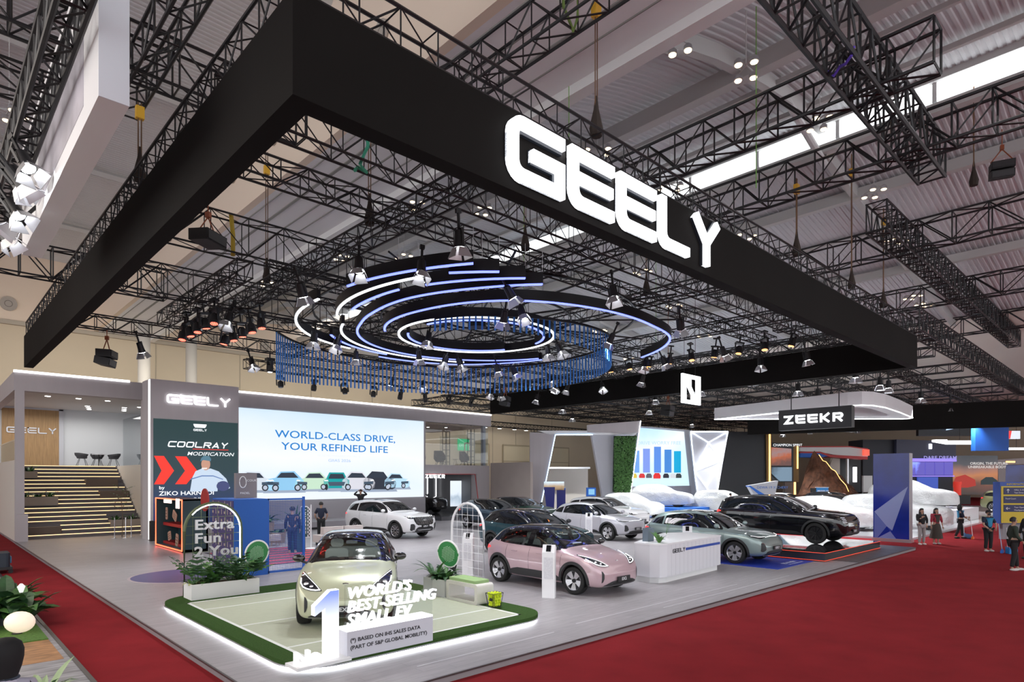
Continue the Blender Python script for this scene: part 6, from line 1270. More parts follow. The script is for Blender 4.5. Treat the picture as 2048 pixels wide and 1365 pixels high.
t = thing('display_board', 'grey board with round symbols standing on top of the kiosk', 'sign', (3.72, 12.1, 2.3)); part('board', B().bb((0, 0, 0), (.62, .16, .75)), M('board_grey', (.22, .19, .20), .5), t); part('ring', B().tube([(.2 + .1 * math.cos(a / 8 * PI), -.005, .48 + .17 * math.sin(a / 8 * PI)) for a in range(16)], .014, 5, True), whitem, t); part('letter_line', text_b('COURT', .09, .004, 1.1).xf(face_m((.32, -.005, .5), 0)), whitem, t); part('letter_line', text_b('PADEL', .09, .004, 1.1).xf(face_m((.12, -.005, .12), 0)), whitem, t)
fl = thing('feather_flag', 'dark green feather flag with white lettering and chequered edge', 'flag', (8.19, 16.45, .1), R(-40)); part('pole', B().bar((0, 0, 0), (0, 0, 1.75), .022, 8), white, fl); part('foot', B().lathe([(.25, 0), (.25, .015), (.03, .03)], 14), white, fl)
bp = [(-.04, .45), (-.40, .42), (-.40, 1.66), (-.36, 1.70), (-.15, 1.68), (-.04, 1.58)]; bn = part('banner', B().yprism(bp, -.012, .012), white, fl); part('cloth_print', B().yprism([(-.14, .47), (-.385, .45), (-.385, 1.65), (-.14, 1.65)], -.016, -.012), M('flag_green', (.03, .08, .085), .6), bn)
ws_, _ = word('COOLRAY', .14, .03, .13, .02, 0, .004)
for ch, b in ws_: part('letter', b.xf(face_m((0, -.017, 0), 0) @ Matrix.Translation((-.19, .58, 0)) @ Matrix.Rotation(R(90), 4, 'Z')), whitem, bn)
for k in range(16):
    for j in range(2):
        if (k + j) % 2: part('check', B().bb((-.13 + .04 * j, -.015, .48 + .07 * k), (-.09 + .04 * j, -.012, .55 + .07 * k)), black, bn)
t = thing('low_sofa', 'low off-white sofa with a short backrest', 'sofa', (8.9, 17.0, .1)); sf = M('sofa_cream', (.56, .50, .48), .85); part('seat', B().prism(rrect(0, 0, 2.3, .8, .05, 3), .12, .42), sf, t, 40); part('backrest', B().prism(rrect(.35, .5, 1.3, .8, .05, 3), .42, .72), sf, t, 40); part('backrest', B().prism(rrect(1.32, .5, 2.25, .8, .05, 3), .42, .72), sf, t, 40); part('plinth', B().bb((.1, .1, 0), (2.2, .7, .12)), black, t)
t = thing('stool', 'small pale cube stool behind the wire fence', 'stool', (7.6, 18.6, .1)); part('seat', B().prism(rrect(-.22, -.22, .22, .22, .04, 3), .22, .45), sf, t, 40)
for sx, sy in ((-1, -1), (1, -1), (1, 1), (-1, 1)): part('leg', B().bar((sx * .16, sy * .16, 0), (sx * .15, sy * .15, .23), .018, 6), M('stool_wood', (.42, .26, .11), .6), t)
t = thing('touch_kiosk', 'dark teal console with a sloping touch screen', 'kiosk', (7.35, 15.85, .1), R(-20)); part('body', B().xprism([(-.2, 0), (.2, 0), (.2, 1.22), (-.2, 1.0)], -.27, .27), M('console_teal', (.02, .07, .085), .5), t); part('screen', B().add([(-.2, -.19, 1.012), (.2, -.19, 1.012), (.2, .17, 1.21), (-.2, .17, 1.21)], [(0, 1, 2, 3)]), M('console_screen', (.05, .06, .09), .15), t)
wood = M('pot_wood', (.42, .31, .21), .6, noise_=(4, .85, (1, 1, .3)))
for i, (x, y, k, L) in enumerate(((8.1, 20.6, 'broad', .95), (9.6, 20.9, 'blade', 1.1), (8.2, 19.6, 'broad', .5))):
    t = thing('plant_tub', 'round timber plant tub %s' % ('behind the wire fence, left', 'behind the feather flag', 'small one in front of the big tub')[i], 'planter', (x, y, .1), 0, 'round timber tubs'); h = (.85, .85, .45)[i]; part('tub', B().lathe([(.28, 0), (.34, h), (.30, h), (.28, h - .1)], 20, cap=False), wood, t, 40); part('soil', B().lathe([(.001, h - .1), (.29, h - .1)], 16, cap=False), soil, t)
    plant('tub_plant', ('large dark plant in the tub behind the wire fence', 'spiky plant in the tub behind the feather flag', 'small leafy plant in the low tub')[i], (x, y, .1 + h - .1), 18, L, .08 if k == 'broad' else .05, k, (leaf2, leaf1), 'plants in timber tubs', spread=.1)
t = thing('figure_stand', 'red and navy figure-shaped stand at the edge of the striped rug', 'display stand', (5.6, 14.8, .1)); part('post', B().bar((0, 0, .02), (0, 0, 1.0), .05, 10), M('stand_navy', (.02, .025, .08), .5), t); part('shoe_plate', B().prism(rrect(-.2, -.12, .2, .12, .05, 3), 0, .1), red, t); part('shoulder', B().box((0, 0, .8), (.3, .2, .12)), M('stand_red', (.7, .06, .05), .5), t); part('knob', B().ball((0, 0, 1.08), .09), M('stand_pink', (.7, .12, .2), .5), t)
# ================================================================== stand at the left edge
t = thing('egg_lamp', 'glowing cream egg-shaped lamp on artificial grass', 'lamp', (-1.86, 7.35, .05), R(30)); part('globe', B().ball((0, 0, .23), .21, 18, 12, (1.18, 1, .92)).xf(Matrix.Rotation(R(12), 4, 'Y')), M('egg_glow', (.9, .75, .6), .4, emit=.42, ec=(1, .80, .62)), t, 60); part('foot', B().lathe([(.08, 0), (.08, .04)], 12), black, t)
for i in range(6):
    x, y = (-1.72, 8.35) if i == 0 else ((-2.35, 8.3), (-1.75, 9.1), (-2.4, 9.2), (-1.8, 10.0), (-2.5, 10.2))[i - 1]; plant('bush_clump', 'dark round-leaf bush on the left stand, %s clump' % (('front right', 'front left', 'middle right', 'middle left', 'back right', 'back left')[i]), (x, y, .05 + random.random() * .10), 34, .95, .15, 'bush', (leaf2, leaf1, leaf2), 'bushes on the left stand', spread=.14, cat='bush')
t = thing('foliage_spike', 'small white lit flower shape above the bush', 'lamp', (-1.62, 9.2, .05)); part('stalk', B().bar((0, 0, 0), (0, 0, .5), .01, 5), black, t); part('shade', B().lathe([(.03, .5), (.07, .62), (.02, .68)], 6), M('petal_glow', (1, 1, 1), emit=.5), t)
plant('spider_plant', 'green and white striped plant at the bottom left corner', (-2.05, 2.75, .05), 26, .6, .05, 'blade', (M('leaf_pale', (.35, .46, .25), .5), leaf1), None, spread=.08)
t = thing('white_cabinet', 'narrow white cabinet with a dark top at the left edge', 'cabinet', (-2.2, 21.3, .0)); part('body', B().bb((0, 0, 0), (.75, .6, 1.75)), white, t); part('top', B().bb((-.02, -.02, 1.75), (.77, .62, 1.85)), M('top_teal', (.03, .06, .08), .4), t)
t = thing('stacked_crates', 'dark gear on a trolley at the left edge of the aisle', 'trolley', (-1.35, 17.7, .0)); part('deck', B().bb((-.35, -.5, .12), (.3, .5, .2)), black, t); part('bag', B().prism(rrect(-.3, -.45, .25, .4, .1, 3), .2, .62), M('bag_dark', (.02, .03, .045), .6), t); part('panel', B().bb((.26, -.3, .3), (.29, .2, .5)), M('gear_blue', (.03, .25, .45), .4), t)
for sx, sy in ((-1, -1), (1, -1), (1, 1), (-1, 1)): part('castor', B().lathe([(.06, -.02), (.06, .02)], 10, (sx * .26, sy * .42, .06), axis='y'), black, t)
# ================================================================== neighbouring stands
def fr(name, lab, cat, D, group=None):
    """a thing whose front is turned square to the aisle view, D metres down the diagonal of the hall"""
    return thing(name, lab, cat, (-3.20 + .6897 * D, -7.08 + .7241 * D, 0), R(46.39 - 90), group)
def pl(poly, y0, y1): return B().yprism(poly, y0, y1)
# ---- portal
t = fr('portal', 'grey and white portal with slanting blue-lit opening', 'portal', 48); pw = M('portal_white', (.50, .50, .54), .5)
part('left_leg', pl([(1.38, 6.42), (3.37, 6.31), (2.14, 0.18), (1.38, 0.18)], 0, 1.2), wall_m, t); part('lintel', pl([(1.95, 6.54), (9.61, 6.54), (9.50, 6.23), (2.91, 6.23)], 0, 1.2), whitem, t); part('right_leg', pl([(6.13, 6.31), (7.89, 6.31), (7.89, 0.18), (7.20, 0.18)], .3, 1.2), pw, t); part('upper_beam', pl([(5.78, 6.96), (9.80, 7.27), (9.69, 6.38), (5.78, 6.38)], -.3, .4), wall_m, t)
part('light_line', B().tube([(x, -.03, z) for x, z in ((2.11, 0.26), (3.33, 6.23), (6.17, 6.23))], .035, 5), M('portal_led', (.6, .8, 1), emit=2.5, ec=(.45, .68, 1)), t); part('light_line', B().tube([(x, -.33, z) for x, z in ((9.80, 7.27), (9.65, 6.23), (9.04, 1.83))], .04, 5), M('portal_led_white', (1, 1, 1), emit=2.2, ec=(.85, .93, 1)), t)
part('beige_back', pl([(1.38, 4.09), (2.91, 4.09), (2.91, 0.18), (1.38, 0.18)], 1.5, 1.7), warmw, t); part('room_back', pl([(2.91, 3.70), (6.43, 3.70), (6.43, 0.18), (2.91, 0.18)], 5, 5.2), warmw, t); part('room_lintel', pl([(2.83, 3.82), (6.43, 3.82), (6.43, 3.67), (2.83, 3.67)], 3.5, 5), whitem, t)
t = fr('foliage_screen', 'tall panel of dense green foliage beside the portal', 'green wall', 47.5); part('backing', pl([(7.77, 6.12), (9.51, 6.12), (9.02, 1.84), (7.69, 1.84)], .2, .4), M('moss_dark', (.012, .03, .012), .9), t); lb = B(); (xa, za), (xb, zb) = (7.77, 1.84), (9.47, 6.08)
for k in range(2600):
    u, v = random.random(), random.random(); x = xa + (xb - xa) * u; z = za + (zb - za) * v
    if u > .74 + .26 * v: continue
    a = random.random() * 6.28; q = .05 + .06 * random.random(); c_, s_ = math.cos(a) * q, math.sin(a) * q; y = .2 - random.random() * .14; lb.add([(x - c_, y, z - s_), (x + s_ * .5, y - .05, z - c_ * .5), (x + c_, y + .02, z + s_), (x - s_ * .5, y - .05, z + c_ * .5)], [(0, 1, 2, 3)])
part('foliage', lb, leaf1, t, kind='stuff')
t = fr('info_board', 'dark blue leaning info panel inside the portal, nearest', 'info panel', 44, 'blue info panels in the portal'); part('panel', pl([(2.25, 2.27), (3.02, 2.27), (2.95, 0.55), (2.46, 0.55)], 0, .3), navy, t); part('picture', pl([(2.32, 2.65), (3.79, 2.65), (3.79, 2.02), (2.32, 2.02)], 1.5, 1.55), screen_mat('sunset_picture', [(0, (.10, .06, .04)), (.4, (.5, .35, .2)), (1, (.7, .85, .98))], 0, 1.0, 3), t)
t = fr('info_board', 'dark blue info panel inside the portal, middle', 'info panel', 46, 'blue info panels in the portal'); part('panel', pl([(3.30, 2.06), (3.93, 2.06), (3.93, 0.51), (3.30, 0.51)], 0, .3), navy, t); part('header', pl([(3.30, 2.17), (3.93, 2.17), (3.93, 2.06), (3.30, 2.06)], -.02, .3), bluem, t)
t = fr('info_board', 'blue framed screen inside the portal, right', 'info panel', 47, 'blue info panels in the portal'); part('panel', pl([(5.59, 2.19), (6.30, 2.19), (6.30, 0.91), (5.59, 0.91)], 0, .3), bluem, t); part('picture', pl([(5.74, 2.08), (6.19, 2.08), (6.19, 1.66), (5.74, 1.66)], -.02, 0), em('pale_screen', (.25, .55, .8), .8), t)
# ---- car show screen and faceted lit panel
t = fr('show_screen', 'bright blue screen showing five columns and a row of cars', 'screen', 54); part('casing', pl([(10.90, 7.42), (15.55, 7.04), (16.07, 0.40), (9.82, 0.40)], .1, 1), pw, t)
ps2 = part('panel', pl([(10.99, 7.25), (14.82, 6.91), (15.29, 2.25), (10.34, 2.17)], 0, .1), screen_mat('show_picture', [(0, (.60, .80, .97)), (.25, (.65, .82, 1)), (.5, (.85, .93, 1)), (.8, (.50, .74, .98)), (1, (.25, .55, .95))], R(20), 1.15, 1.5), t); part('lower_wall', pl([(10.08, 2.17), (15.42, 2.25), (15.51, 0.40), (9.82, 0.40)], -.05, .1), wall_s, t)
for i, (x, y0) in enumerate(((10.68, 5.27), (11.59, 5.44), (12.54, 5.61), (13.44, 5.36), (14.26, 5.23))): part('printed_column', pl([(lambda q: (q[0] - .30, q[1]))((x, y0)), (lambda q: (q[0] + .30, q[1]))((x, y0)), (lambda q: (q[0] + .30, q[1]))((x, 3.37)), (lambda q: (q[0] - .30, q[1]))((x, 3.37))], -.02, 0), em('col_%d' % i, ((.16, .35, .75), (.20, .30, .75), (.10, .25, .70), (.05, .22, .60), (.0, .35, .62))[i]), ps2)
part('letter_line', text_b('DRIVE WORRY FREE', .42, .004, 1.0, 0, align='CENTER').xf(face_m((*(lambda q: (q[0], -.03, q[1]))((12.67, 5.79)),), 0)), em('screen_faint_blue', (.40, .58, .80)), ps2)
for i, (x, c) in enumerate(((10.51, (.6, .45, .05)), (11.20, (.6, .03, .03)), (11.80, (.10, .10, .12)), (12.49, (.65, .02, .02)), (13.27, (.02, .02, .03)), (13.87, (.6, .62, .65)), (14.35, (.03, .04, .04)))): cx_, cz_ = (x, 3.12); k_ = .42 if i != 3 else .52; part('printed_car', pl([(cx_ - .42 * k_ * 1.4, cz_ - .5 * k_), (cx_ - .44 * k_ * 1.4, cz_), (cx_ - .25 * k_ * 1.4, cz_ + .42 * k_), (cx_ + .25 * k_ * 1.4, cz_ + .42 * k_), (cx_ + .44 * k_ * 1.4, cz_), (cx_ + .42 * k_ * 1.4, cz_ - .5 * k_)], -.04, -.02), em('show_car_%d' % i, c), ps2)
t = fr('faceted_sign', 'grey faceted panel crossed by white light lines', 'wall panel', 52); part('panel', pl([(14.81, 6.80), (17.96, 6.80), (17.01, 1.32), (15.43, 1.32)], 0, .5), pw, t); nodes = dict(a=(14.81, 6.76), b=(17.92, 6.76), c=(16.30, 5.85), d=(17.42, 4.35), e=(15.14, 3.48), f=(16.14, 2.15), g=(16.97, 1.32), h=(15.43, 1.32), i=(16.51, 1.32))
for p_, q_ in ('ab', 'ac', 'bc', 'ce', 'cd', 'bd', 'ae', 'ed', 'df', 'ef', 'fi', 'dg', 'eh'): part('light_line', B().tube([(nodes[p_][0], -.04, nodes[p_][1]), (nodes[q_][0], -.04, nodes[q_][1])], .045, 5), M('facet_led', (1, 1, 1), emit=2.2, ec=(.78, .87, 1)), t)
part('base', B().bb((15.5, .05, .1), (17.0, .45, 1.4)), pw, t)
t = fr('dark_pavilion', 'large black wall with gold light strips and poster screens', 'stand wall', 56); part('wall', pl([(18.58, 7.05), (23.05, 7.05), (23.05, 0.53), (18.23, 0.53)], 0, 1), M('pavilion_black', (.010, .011, .014), .5), t); part('gold_post', pl([(22.61, 7.05), (23.10, 7.05), (23.10, 2.54), (22.69, 2.54)], -.2, .1), M('bronze_dark', (.14, .075, .02), .5, .4), t); part('gold_light', pl([(22.87, 7.05), (23.01, 7.05), (23.01, 2.54), (22.87, 2.54)], -.25, -.2), M('gold_led', (1, .6, .2), emit=1.8, ec=(1, .55, .16)), t)
part('foot_wall', B().bb((18.3, .1, .1), (23, .9, .6)), M('pavilion_black'), t); part('poster_wall', pl([(23.19, 6.12), (25.29, 5.94), (25.29, 2.54), (23.95, 2.54), (23.19, 3.21)], .3, 1), M('pavilion_black'), t); part('poster', pl([(23.28, 5.67), (25.06, 5.54), (25.06, 4.02), (23.28, 4.02)], .2, .3), screen_mat('orange_poster', [(0, (.12, .05, .04)), (.35, (.45, .10, .03)), (.6, (.30, .20, .20)), (1, (.42, .09, .03))], R(15), 1.0, 5), t); part('poster', pl([(23.28, 3.88), (25.11, 3.88), (25.11, 2.63), (24.04, 2.63), (23.28, 3.35)], .2, .3), screen_mat('blue_poster', [(0, (.18, .28, .38)), (.5, (.04, .06, .09)), (1, (.20, .27, .33))], R(60), .9, 5), t)
part('letter_line', text_b('CHAMPION SPIRIT', .32, .004, 1.0).xf(face_m((*(lambda q: (q[0], .18, q[1]))((23.41, 5.76)),), 0)), wE, t); part('bronze_panel', pl([(25.20, 5.89), (25.82, 5.89), (25.82, 2.54), (25.20, 2.54)], .4, .8), M('bronze_dark'), t); part('gold_light', pl([(25.64, 5.76), (25.73, 5.76), (25.73, 3.75), (25.64, 3.75)], .3, .4), M('gold_led'), t); part('gold_light', pl([(25.24, 2.54), (25.38, 2.54), (25.38, 1.43), (25.24, 1.43)], .0, .1), M('gold_led'), t); part('brown_plinth', pl([(24.44, 2.54), (25.38, 2.54), (25.38, 1.43), (24.44, 1.43)], .1, .5), M('plinth_brown', (.09, .06, .05), .6), t)
t = fr('faceted_plinth', 'small grey faceted sign with blue underside in front of the black wall', 'sign', 47); part('body', pl([(17.77, 2.34), (19.98, 2.71), (19.72, 1.59), (18.79, 1.44), (18.15, 1.66)], 0, .6), M('plinth_grey', (.42, .42, .45), .5), t); part('blue_edge', pl([(17.74, 2.30), (17.85, 2.34), (18.97, 1.66), (18.67, 1.55)], -.02, .6), bluem, t); part('letter_line', text_b('DEWA 19 X CHERY', .27, .004, 1.0, 0).xf(face_m((*(lambda q: (q[0], -.02, q[1]))((18.37, 2.11)),), 0)), M('letter_blue', (.05, .15, .45), .5), t)
# ---- mountain and red-trimmed canopy
t = fr('model_mountain', 'brown model mountain with glowing orange trails', 'model', 62); n = 22; mv = []; mf = []
for i in range(n + 1):
    for j in range(9):
        u = i / n; x = 28.2 + 5.6 * u; ridge = 1.0 - abs(u - .30) / (.30 if u < .3 else .78); hh = max(0, ridge) ** .9 * 4.5 + .15 * noise.noise((u * 9, j * .8, 1)); w_ = j / 8
        mv.append((x + .2 * noise.noise((u * 7, j, 3)), -1.4 * (1 - w_) * (1.2 - w_ * .6) + .4 * noise.noise((u * 8, j * 1.3, 7)), 1.2 + max(0, hh) * w_ ** .8 + .12 * noise.noise((u * 15, j * 2.1, 2))))
mb = B(); mb.v = mv; mb.f = [(i * 9 + j, (i + 1) * 9 + j, (i + 1) * 9 + j + 1, i * 9 + j + 1) for i in range(n) for j in range(8)]; part('rock', mb, M('rock_brown', (.13, .055, .03), .85, noise_=(2.5, .5), bump=(6, 1)), t)
part('glow_trail', B().tube([(30.0, -.75, 5.2), (30.35, -.85, 4.6), (30.6, -.95, 4.5), (31.0, -1.2, 3.8), (31.3, -1.3, 3.6)], .03, 5), M('gold_led'), t); part('glow_trail', B().tube([(31.3, -1.35, 3.6), (31.7, -1.5, 2.8), (32.2, -1.6, 2.2), (32.4, -1.7, 1.6)], .03, 5), M('gold_led'), t); part('ground_block', B().bb((28, -1.8, 0), (34, .5, 1.3)), M('rock_brown'), t)
t = fr('curved_canopy', 'white canopy band with red and blue trim over the mountain', 'canopy', 66); part('band', pl([(30.38, 6.22), (35.59, 6.22), (37.49, 5.95), (37.49, 5.16), (35.59, 5.11), (32.43, 5.64), (30.38, 5.74)], 0, 1.5), whitem, t); part('red_trim', pl([(30.38, 6.27), (35.59, 6.27), (37.49, 6.01), (37.49, 5.90), (35.59, 6.16), (30.38, 6.16)], -.05, 1.5), red, t); part('red_trim', pl([(30.38, 5.69), (32.43, 5.69), (33.49, 5.37), (37.44, 5.16), (37.44, 4.85), (33.49, 5.11), (32.43, 5.53), (30.38, 5.53)], -.05, 1.4), red, t); part('blue_trim', pl([(30.38, 5.53), (32.43, 5.53), (33.49, 5.22), (32.43, 5.06), (30.38, 5.11)], .0, 1.4), bluem, t); part('support', pl([(35.59, 5.11), (35.75, 5.11), (35.75, 0.64), (35.59, 0.64)], .5, .8), alu, t); part('red_cube', pl([(36.91, 5.90), (37.49, 5.90), (37.49, 5.27), (36.91, 5.27)], -.3, 0), M('cube_red', (.7, .08, .06), emit=.8, ec=(.8, .1, .06)), t)
t = fr('back_kiosk', 'cream and black stand wall behind the mountain', 'stand wall', 68); part('cream_wall', pl([(35.04, 5.72), (35.59, 5.72), (35.59, 1.38), (33.42, 1.38)], 0, .4), warmw, t); part('black_wall', pl([(35.37, 5.02), (38.08, 5.02), (38.08, 1.38), (35.37, 1.38)], .4, .8), M('pavilion_black'), t); part('lit_sign', pl([(36.89, 4.09), (37.27, 4.09), (37.27, 2.47), (36.89, 2.47)], -.3, -.2), ledsoft, t)
make_car('limo', 'white off-road car in front of the model mountain', pwhite, 'sport_utility_car', (52.5, 25.5, .1), R(-80), None, 'ten', 'limo', plate=False, armor=False)
make_car('suv', 'white estate car behind the large black car', pwhite, 'sport_utility_car', (46.7, 13.8, .1), H, None, 'five', 'slim', plate=False)
make_car('suv', 'pale cream-green car left of the blue pylon', paint('cream_green', (.55, .58, .45)), 'sport_utility_car', (41.9, 8.2, .12), H, roofb, 'five', 'slim', plate=False)
make_car('mpv', 'white car behind the pale cream-green car', pwhite, 'family_car', (47.5, 10.3, .12), H, roofb, 'ten', 'slim', plate=False)
make_car('mpv', 'small cream car far down the aisle', paint('cream', (.62, .58, .46)), 'family_car', (60.5, 8.4, .12), R(-100), roofb, 'ten', 'slim', plate=False, armor=False)
make_car('limo', 'olive car with dark windows far down the aisle', paint('olive', (.28, .28, .14)), 'luxury_car', (61.5, 1.2, .12), R(-110), None, 'ten', 'limo', plate=False, armor=False)
make_car('suv', 'dark car in the orange lit frame behind the blue pylon', pblk, 'sport_utility_car', (54, 8.9, .12), R(-100), None, 'dark', 'slim', plate=False, armor=False)
# ---- cars under plastic sheets
def sheet_mat():
    m = bpy.data.materials.new('plastic_sheet'); m.use_nodes = True; MATS['plastic_sheet'] = m; nt = m.node_tree; b = nt.nodes['Principled BSDF']; b.inputs['Base Color'].default_value = (.86, .88, .88, 1); b.inputs['Roughness'].default_value = .22
    o = nt.nodes['Material Output']; tr = nt.nodes.new('ShaderNodeBsdfTransparent'); mx = nt.nodes.new('ShaderNodeMixShader'); mx.inputs[0].default_value = .66
    tc = nt.nodes.new('ShaderNodeTexCoord'); nz = nt.nodes.new('ShaderNodeTexNoise'); nz.inputs['Scale'].default_value = 5; nz.inputs['Detail'].default_value = 5; nz.inputs['Distortion'].default_value = 1.5; bp = nt.nodes.new('ShaderNodeBump'); bp.inputs['Strength'].default_value = .9; bp.inputs['Distance'].default_value = .06
    nt.links.new(tc.outputs['Object'], nz.inputs[0]); nt.links.new(nz.outputs[0], bp.inputs['Height']); nt.links.new(bp.outputs[0], b.inputs['Normal']); nt.links.new(tr.outputs[0], mx.inputs[1]); nt.links.new(b.outputs[0], mx.inputs[2]); nt.links.new(mx.outputs[0], o.inputs[0]); return m
shm = sheet_mat()
def covered(kind, lab, pm, loc, rz, sc_=1):
    S = SPECS[kind]
    if kind not in HULLS: h = hull(S); HULLS[kind] = (h, Skin(bvh_of(h)))
    h, K = HULLS[kind]; t = thing('covered_car', lab, 'car', loc, rz, 'cars under plastic sheets'); t.scale = (sc_,) * 3
    me = h.copy(); me.materials.clear(); me.materials.append(pm); me.polygons.foreach_set('use_smooth', [True] * len(me.polygons)); link('body', me, t)
    for kn in S['win'] + [S['qw']]:
        for m_ in 'LR': part('side_window', K.strip(m_, kn, 10, 4, .006), dglass, t, 30)
    part('windscreen', K.strip('T', [(a, -w, w) for a, w in S['ws']], 12, 8), dglass, t, 30)
    for sx in (-1, 1):
        for sy in (-1, 1): part('wheel', B().lathe([(S['rw'] * .2, -.1), (S['rw'], -.1), (S['rw'], .1), (S['rw'] * .2, .1)], 20, (sx * S['wb'] / 2, sy * (S['tw'] + .02), S['rw']), axis='y'), tyre_m, t)
    bm = bmesh.new(); bm.from_mesh(h)
    bmesh.ops.delete(bm, geom=[f for f in bm.faces if f.normal.z < -.6], context='FACES')
    for v in bm.verts:
        x, y, z = v.co; k = 1.045; nz = noise.noise((x * 2.2 + loc[0], y * 2.6, z * 2.6)) * .05; low = max(0, (.62 - z) / .5); v.co = (x * k + nz * .6, y * (1.06 + .07 * low) + nz * (1 if y > 0 else -1), max(.03, z * 1.03 + .02 - low * .30 + nz * .4))
    sm2 = bpy.data.meshes.new('sheet'); bm.to_mesh(sm2); bm.free(); sm2.materials.append(shm); sm2.polygons.foreach_set('use_smooth', [True] * len(sm2.polygons)); link('plastic_sheet', sm2, t)
covered('suv', 'white car under crumpled plastic sheet behind the silver-white car', pwhite, (34.6, 20.0, .1), H)
covered('suv', 'car with landscape print under clear plastic in front of the blue screen', paint('tan_print', (.50, .42, .34)), (40.8, 21.5, .6), R(-70), 1.05); one('blue_stage', B().prism(rrect(0, 0, 4.6, 6.8, .3, 4), 0, .5), bluem, 'low blue stage under the printed covered car', 'stage', (38.6, 18.2, .1))
covered('mpv', 'yellowish boxy car under a plastic sheet', paint('butter', (.62, .50, .22)), (43.6, 17.4, .12), R(-90))
covered('suv', 'white and red car under plastic right of the large black car', paint('white_red', (.72, .45, .43)), (33.6, 6.0, .12), H, 1.03)
covered('limo', 'covered white car just right of the blue pylon', pwhite, (37.0, 3.7, .12), R(-84))
covered('suv', 'covered white coupe on the white plinth right of the pylon', pwhite, (46.5, 5.2, .9), R(-70), 1.1)
one('display_plinth', B().prism(rrect(0, 0, 7, 5.5, .15, 4), 0, .78), white, 'large white plinth under the covered coupe', 'plinth', (43.6, 2.1, .1))
# ---- hanging signs
t = thing('hanging_sign', 'black hanging sign with white letters reading ZEEKR', 'sign', (28.5, 6.6, 5.3), R(-90)); part('board', B().bb((0, 0, 0), (3.42, .4, 1.02)), M('sign_black', (.012, .012, .014), .4), t); ws_, _ = word('ZEEKR', .42, .095, .46, .12, 0, .05)
for ch, b in ws_: part('letter', b.xf(face_m((.28, -.01, .30), 0)), M('letter_led'), t)
for x in (.55, 2.8): part('rod', B().bar((x, .2, 1.0), (x, .2, 8.35), .025, 6), black, t)
t = thing('white_canopy', 'white tapered hanging canopy ring behind the black sign', 'canopy', (0, 0, 6.9)); cpts = [(36.0, 14.2), (35.3, 11), (34.6, 8.0), (34.1, 5.2), (34.2, 4.5), (34.9, 4.15), (36.5, 4.0), (40, 4.2), (44.4, 4.6), (44.9, 5.0), (44.6, 5.6), (41, 9)]; inn_ = [((x - 38) * .62 + 37.6, (y - 7.4) * .62 + 6.9) for x, y in cpts]; nb = B(); q = len(cpts)
nb.v = [(x, y, z) for z in (0, .75) for x, y in cpts] + [(x, y, z) for z in (0, .75) for x, y in inn_]
for k in range(q): l = (k + 1) % q; nb.f += [(k, l, q + l, q + k), (2*q + k, 2*q + l, 3*q + l, 3*q + k), (k, l, 2*q + l, 2*q + k), (q + k, q + l, 3*q + l, 3*q + k)]
part('band', nb, M('canopy_white', (.74, .74, .76), .5), t); part('edge_light', B().tube([(x, y, -.02) for x, y in cpts], .03, 5, True), ledsoft, t)
for x, y in ((34.9, 8.7), (36, 4.5), (43, 4.75)): part('hanger', B().bar((x, y, .7), (x, y, 2.45), .015, 4), black, t)
t = thing('black_band', 'long black hanging band over the far stands at the right', 'banner', (50, 12, 7.6), R(-70)); part('panel', B().bb((-6, 0, -1.0), (22, .4, .9)), fab, t)
for x in (-3, 6, 15): part('hanger', B().bar((x, .2, .8), (x, .2, 2.6), .02, 4), black, t)
t = fr('blue_hanging_box', 'plain blue square box hanging at the right', 'banner', 52); part('box', pl([(38.46, 7.42), (41.23, 7.42), (41.23, 5.18), (38.46, 5.18)], 0, .5), M('box_blue', (.012, .11, .50), .6), t); part('hanger', B().bar((40, .25, 7.3), (40, .25, 12.0), .02, 4), black, t)
t = fr('light_box_sign', 'white light-box band hanging left of the blue box', 'sign', 60); part('band', pl([(40.54, 6.59), (41.69, 6.59), (41.69, 6.49), (44.42, 6.49), (44.42, 6.15), (41.93, 6.15), (40.54, 6.39)], 0, .5), ledsoft, t); part('hanger', B().bar((43, .2, 6.3), (43, .2, 12.0), .02, 4), black, t)
t = fr('neon_emblem', 'pale blue angular neon emblem on a dark hanging panel', 'sign', 64); part('panel', pl([(41.66, 8.77), (47.28, 8.77), (47.28, 7.24), (41.66, 7.24)], .2, .6), M('pavilion_black'), t); part('neon', B().tube([(x, 0, z) for x, z in ((43.30, 8.47), (42.58, 8.06), (43.60, 8.01), (44.98, 8.57))], .07, 5), em('neon_blue', (.45, .62, .95), 1.6), t); part('neon', B().tube([(x, 0, z) for x, z in ((43.70, 7.95), (46.00, 8.36), (44.37, 7.85), (46.36, 8.26))], .07, 5), em('neon_blue', (.45, .62, .95), 1.6), t); part('hanger', B().bar((44, .4, 8.5), (44, .4, 9.4), .02, 4), black, t)
t = fr('light_box_sign', 'white light-box with red corner at the right picture edge', 'sign', 58); part('band', pl([(46.09, 5.72), (47.94, 5.72), (47.94, 5.54), (46.09, 5.54)], 0, .5), ledsoft, t); part('panel', pl([(46.18, 7.30), (47.29, 7.30), (47.29, 6.56), (46.18, 6.56)], .3, .6), em('flag_white', (.7, .75, .9), 1.0), t); part('red_part', pl([(46.18, 7.30), (46.46, 7.30), (46.32, 6.56), (46.18, 6.56)], .25, .3), em('flag_red', (.8, .05, .05), 1.0), t); part('hanger', B().bar((47.0, .4, 5.6), (47.0, .4, 12.0), .02, 4), black, t)
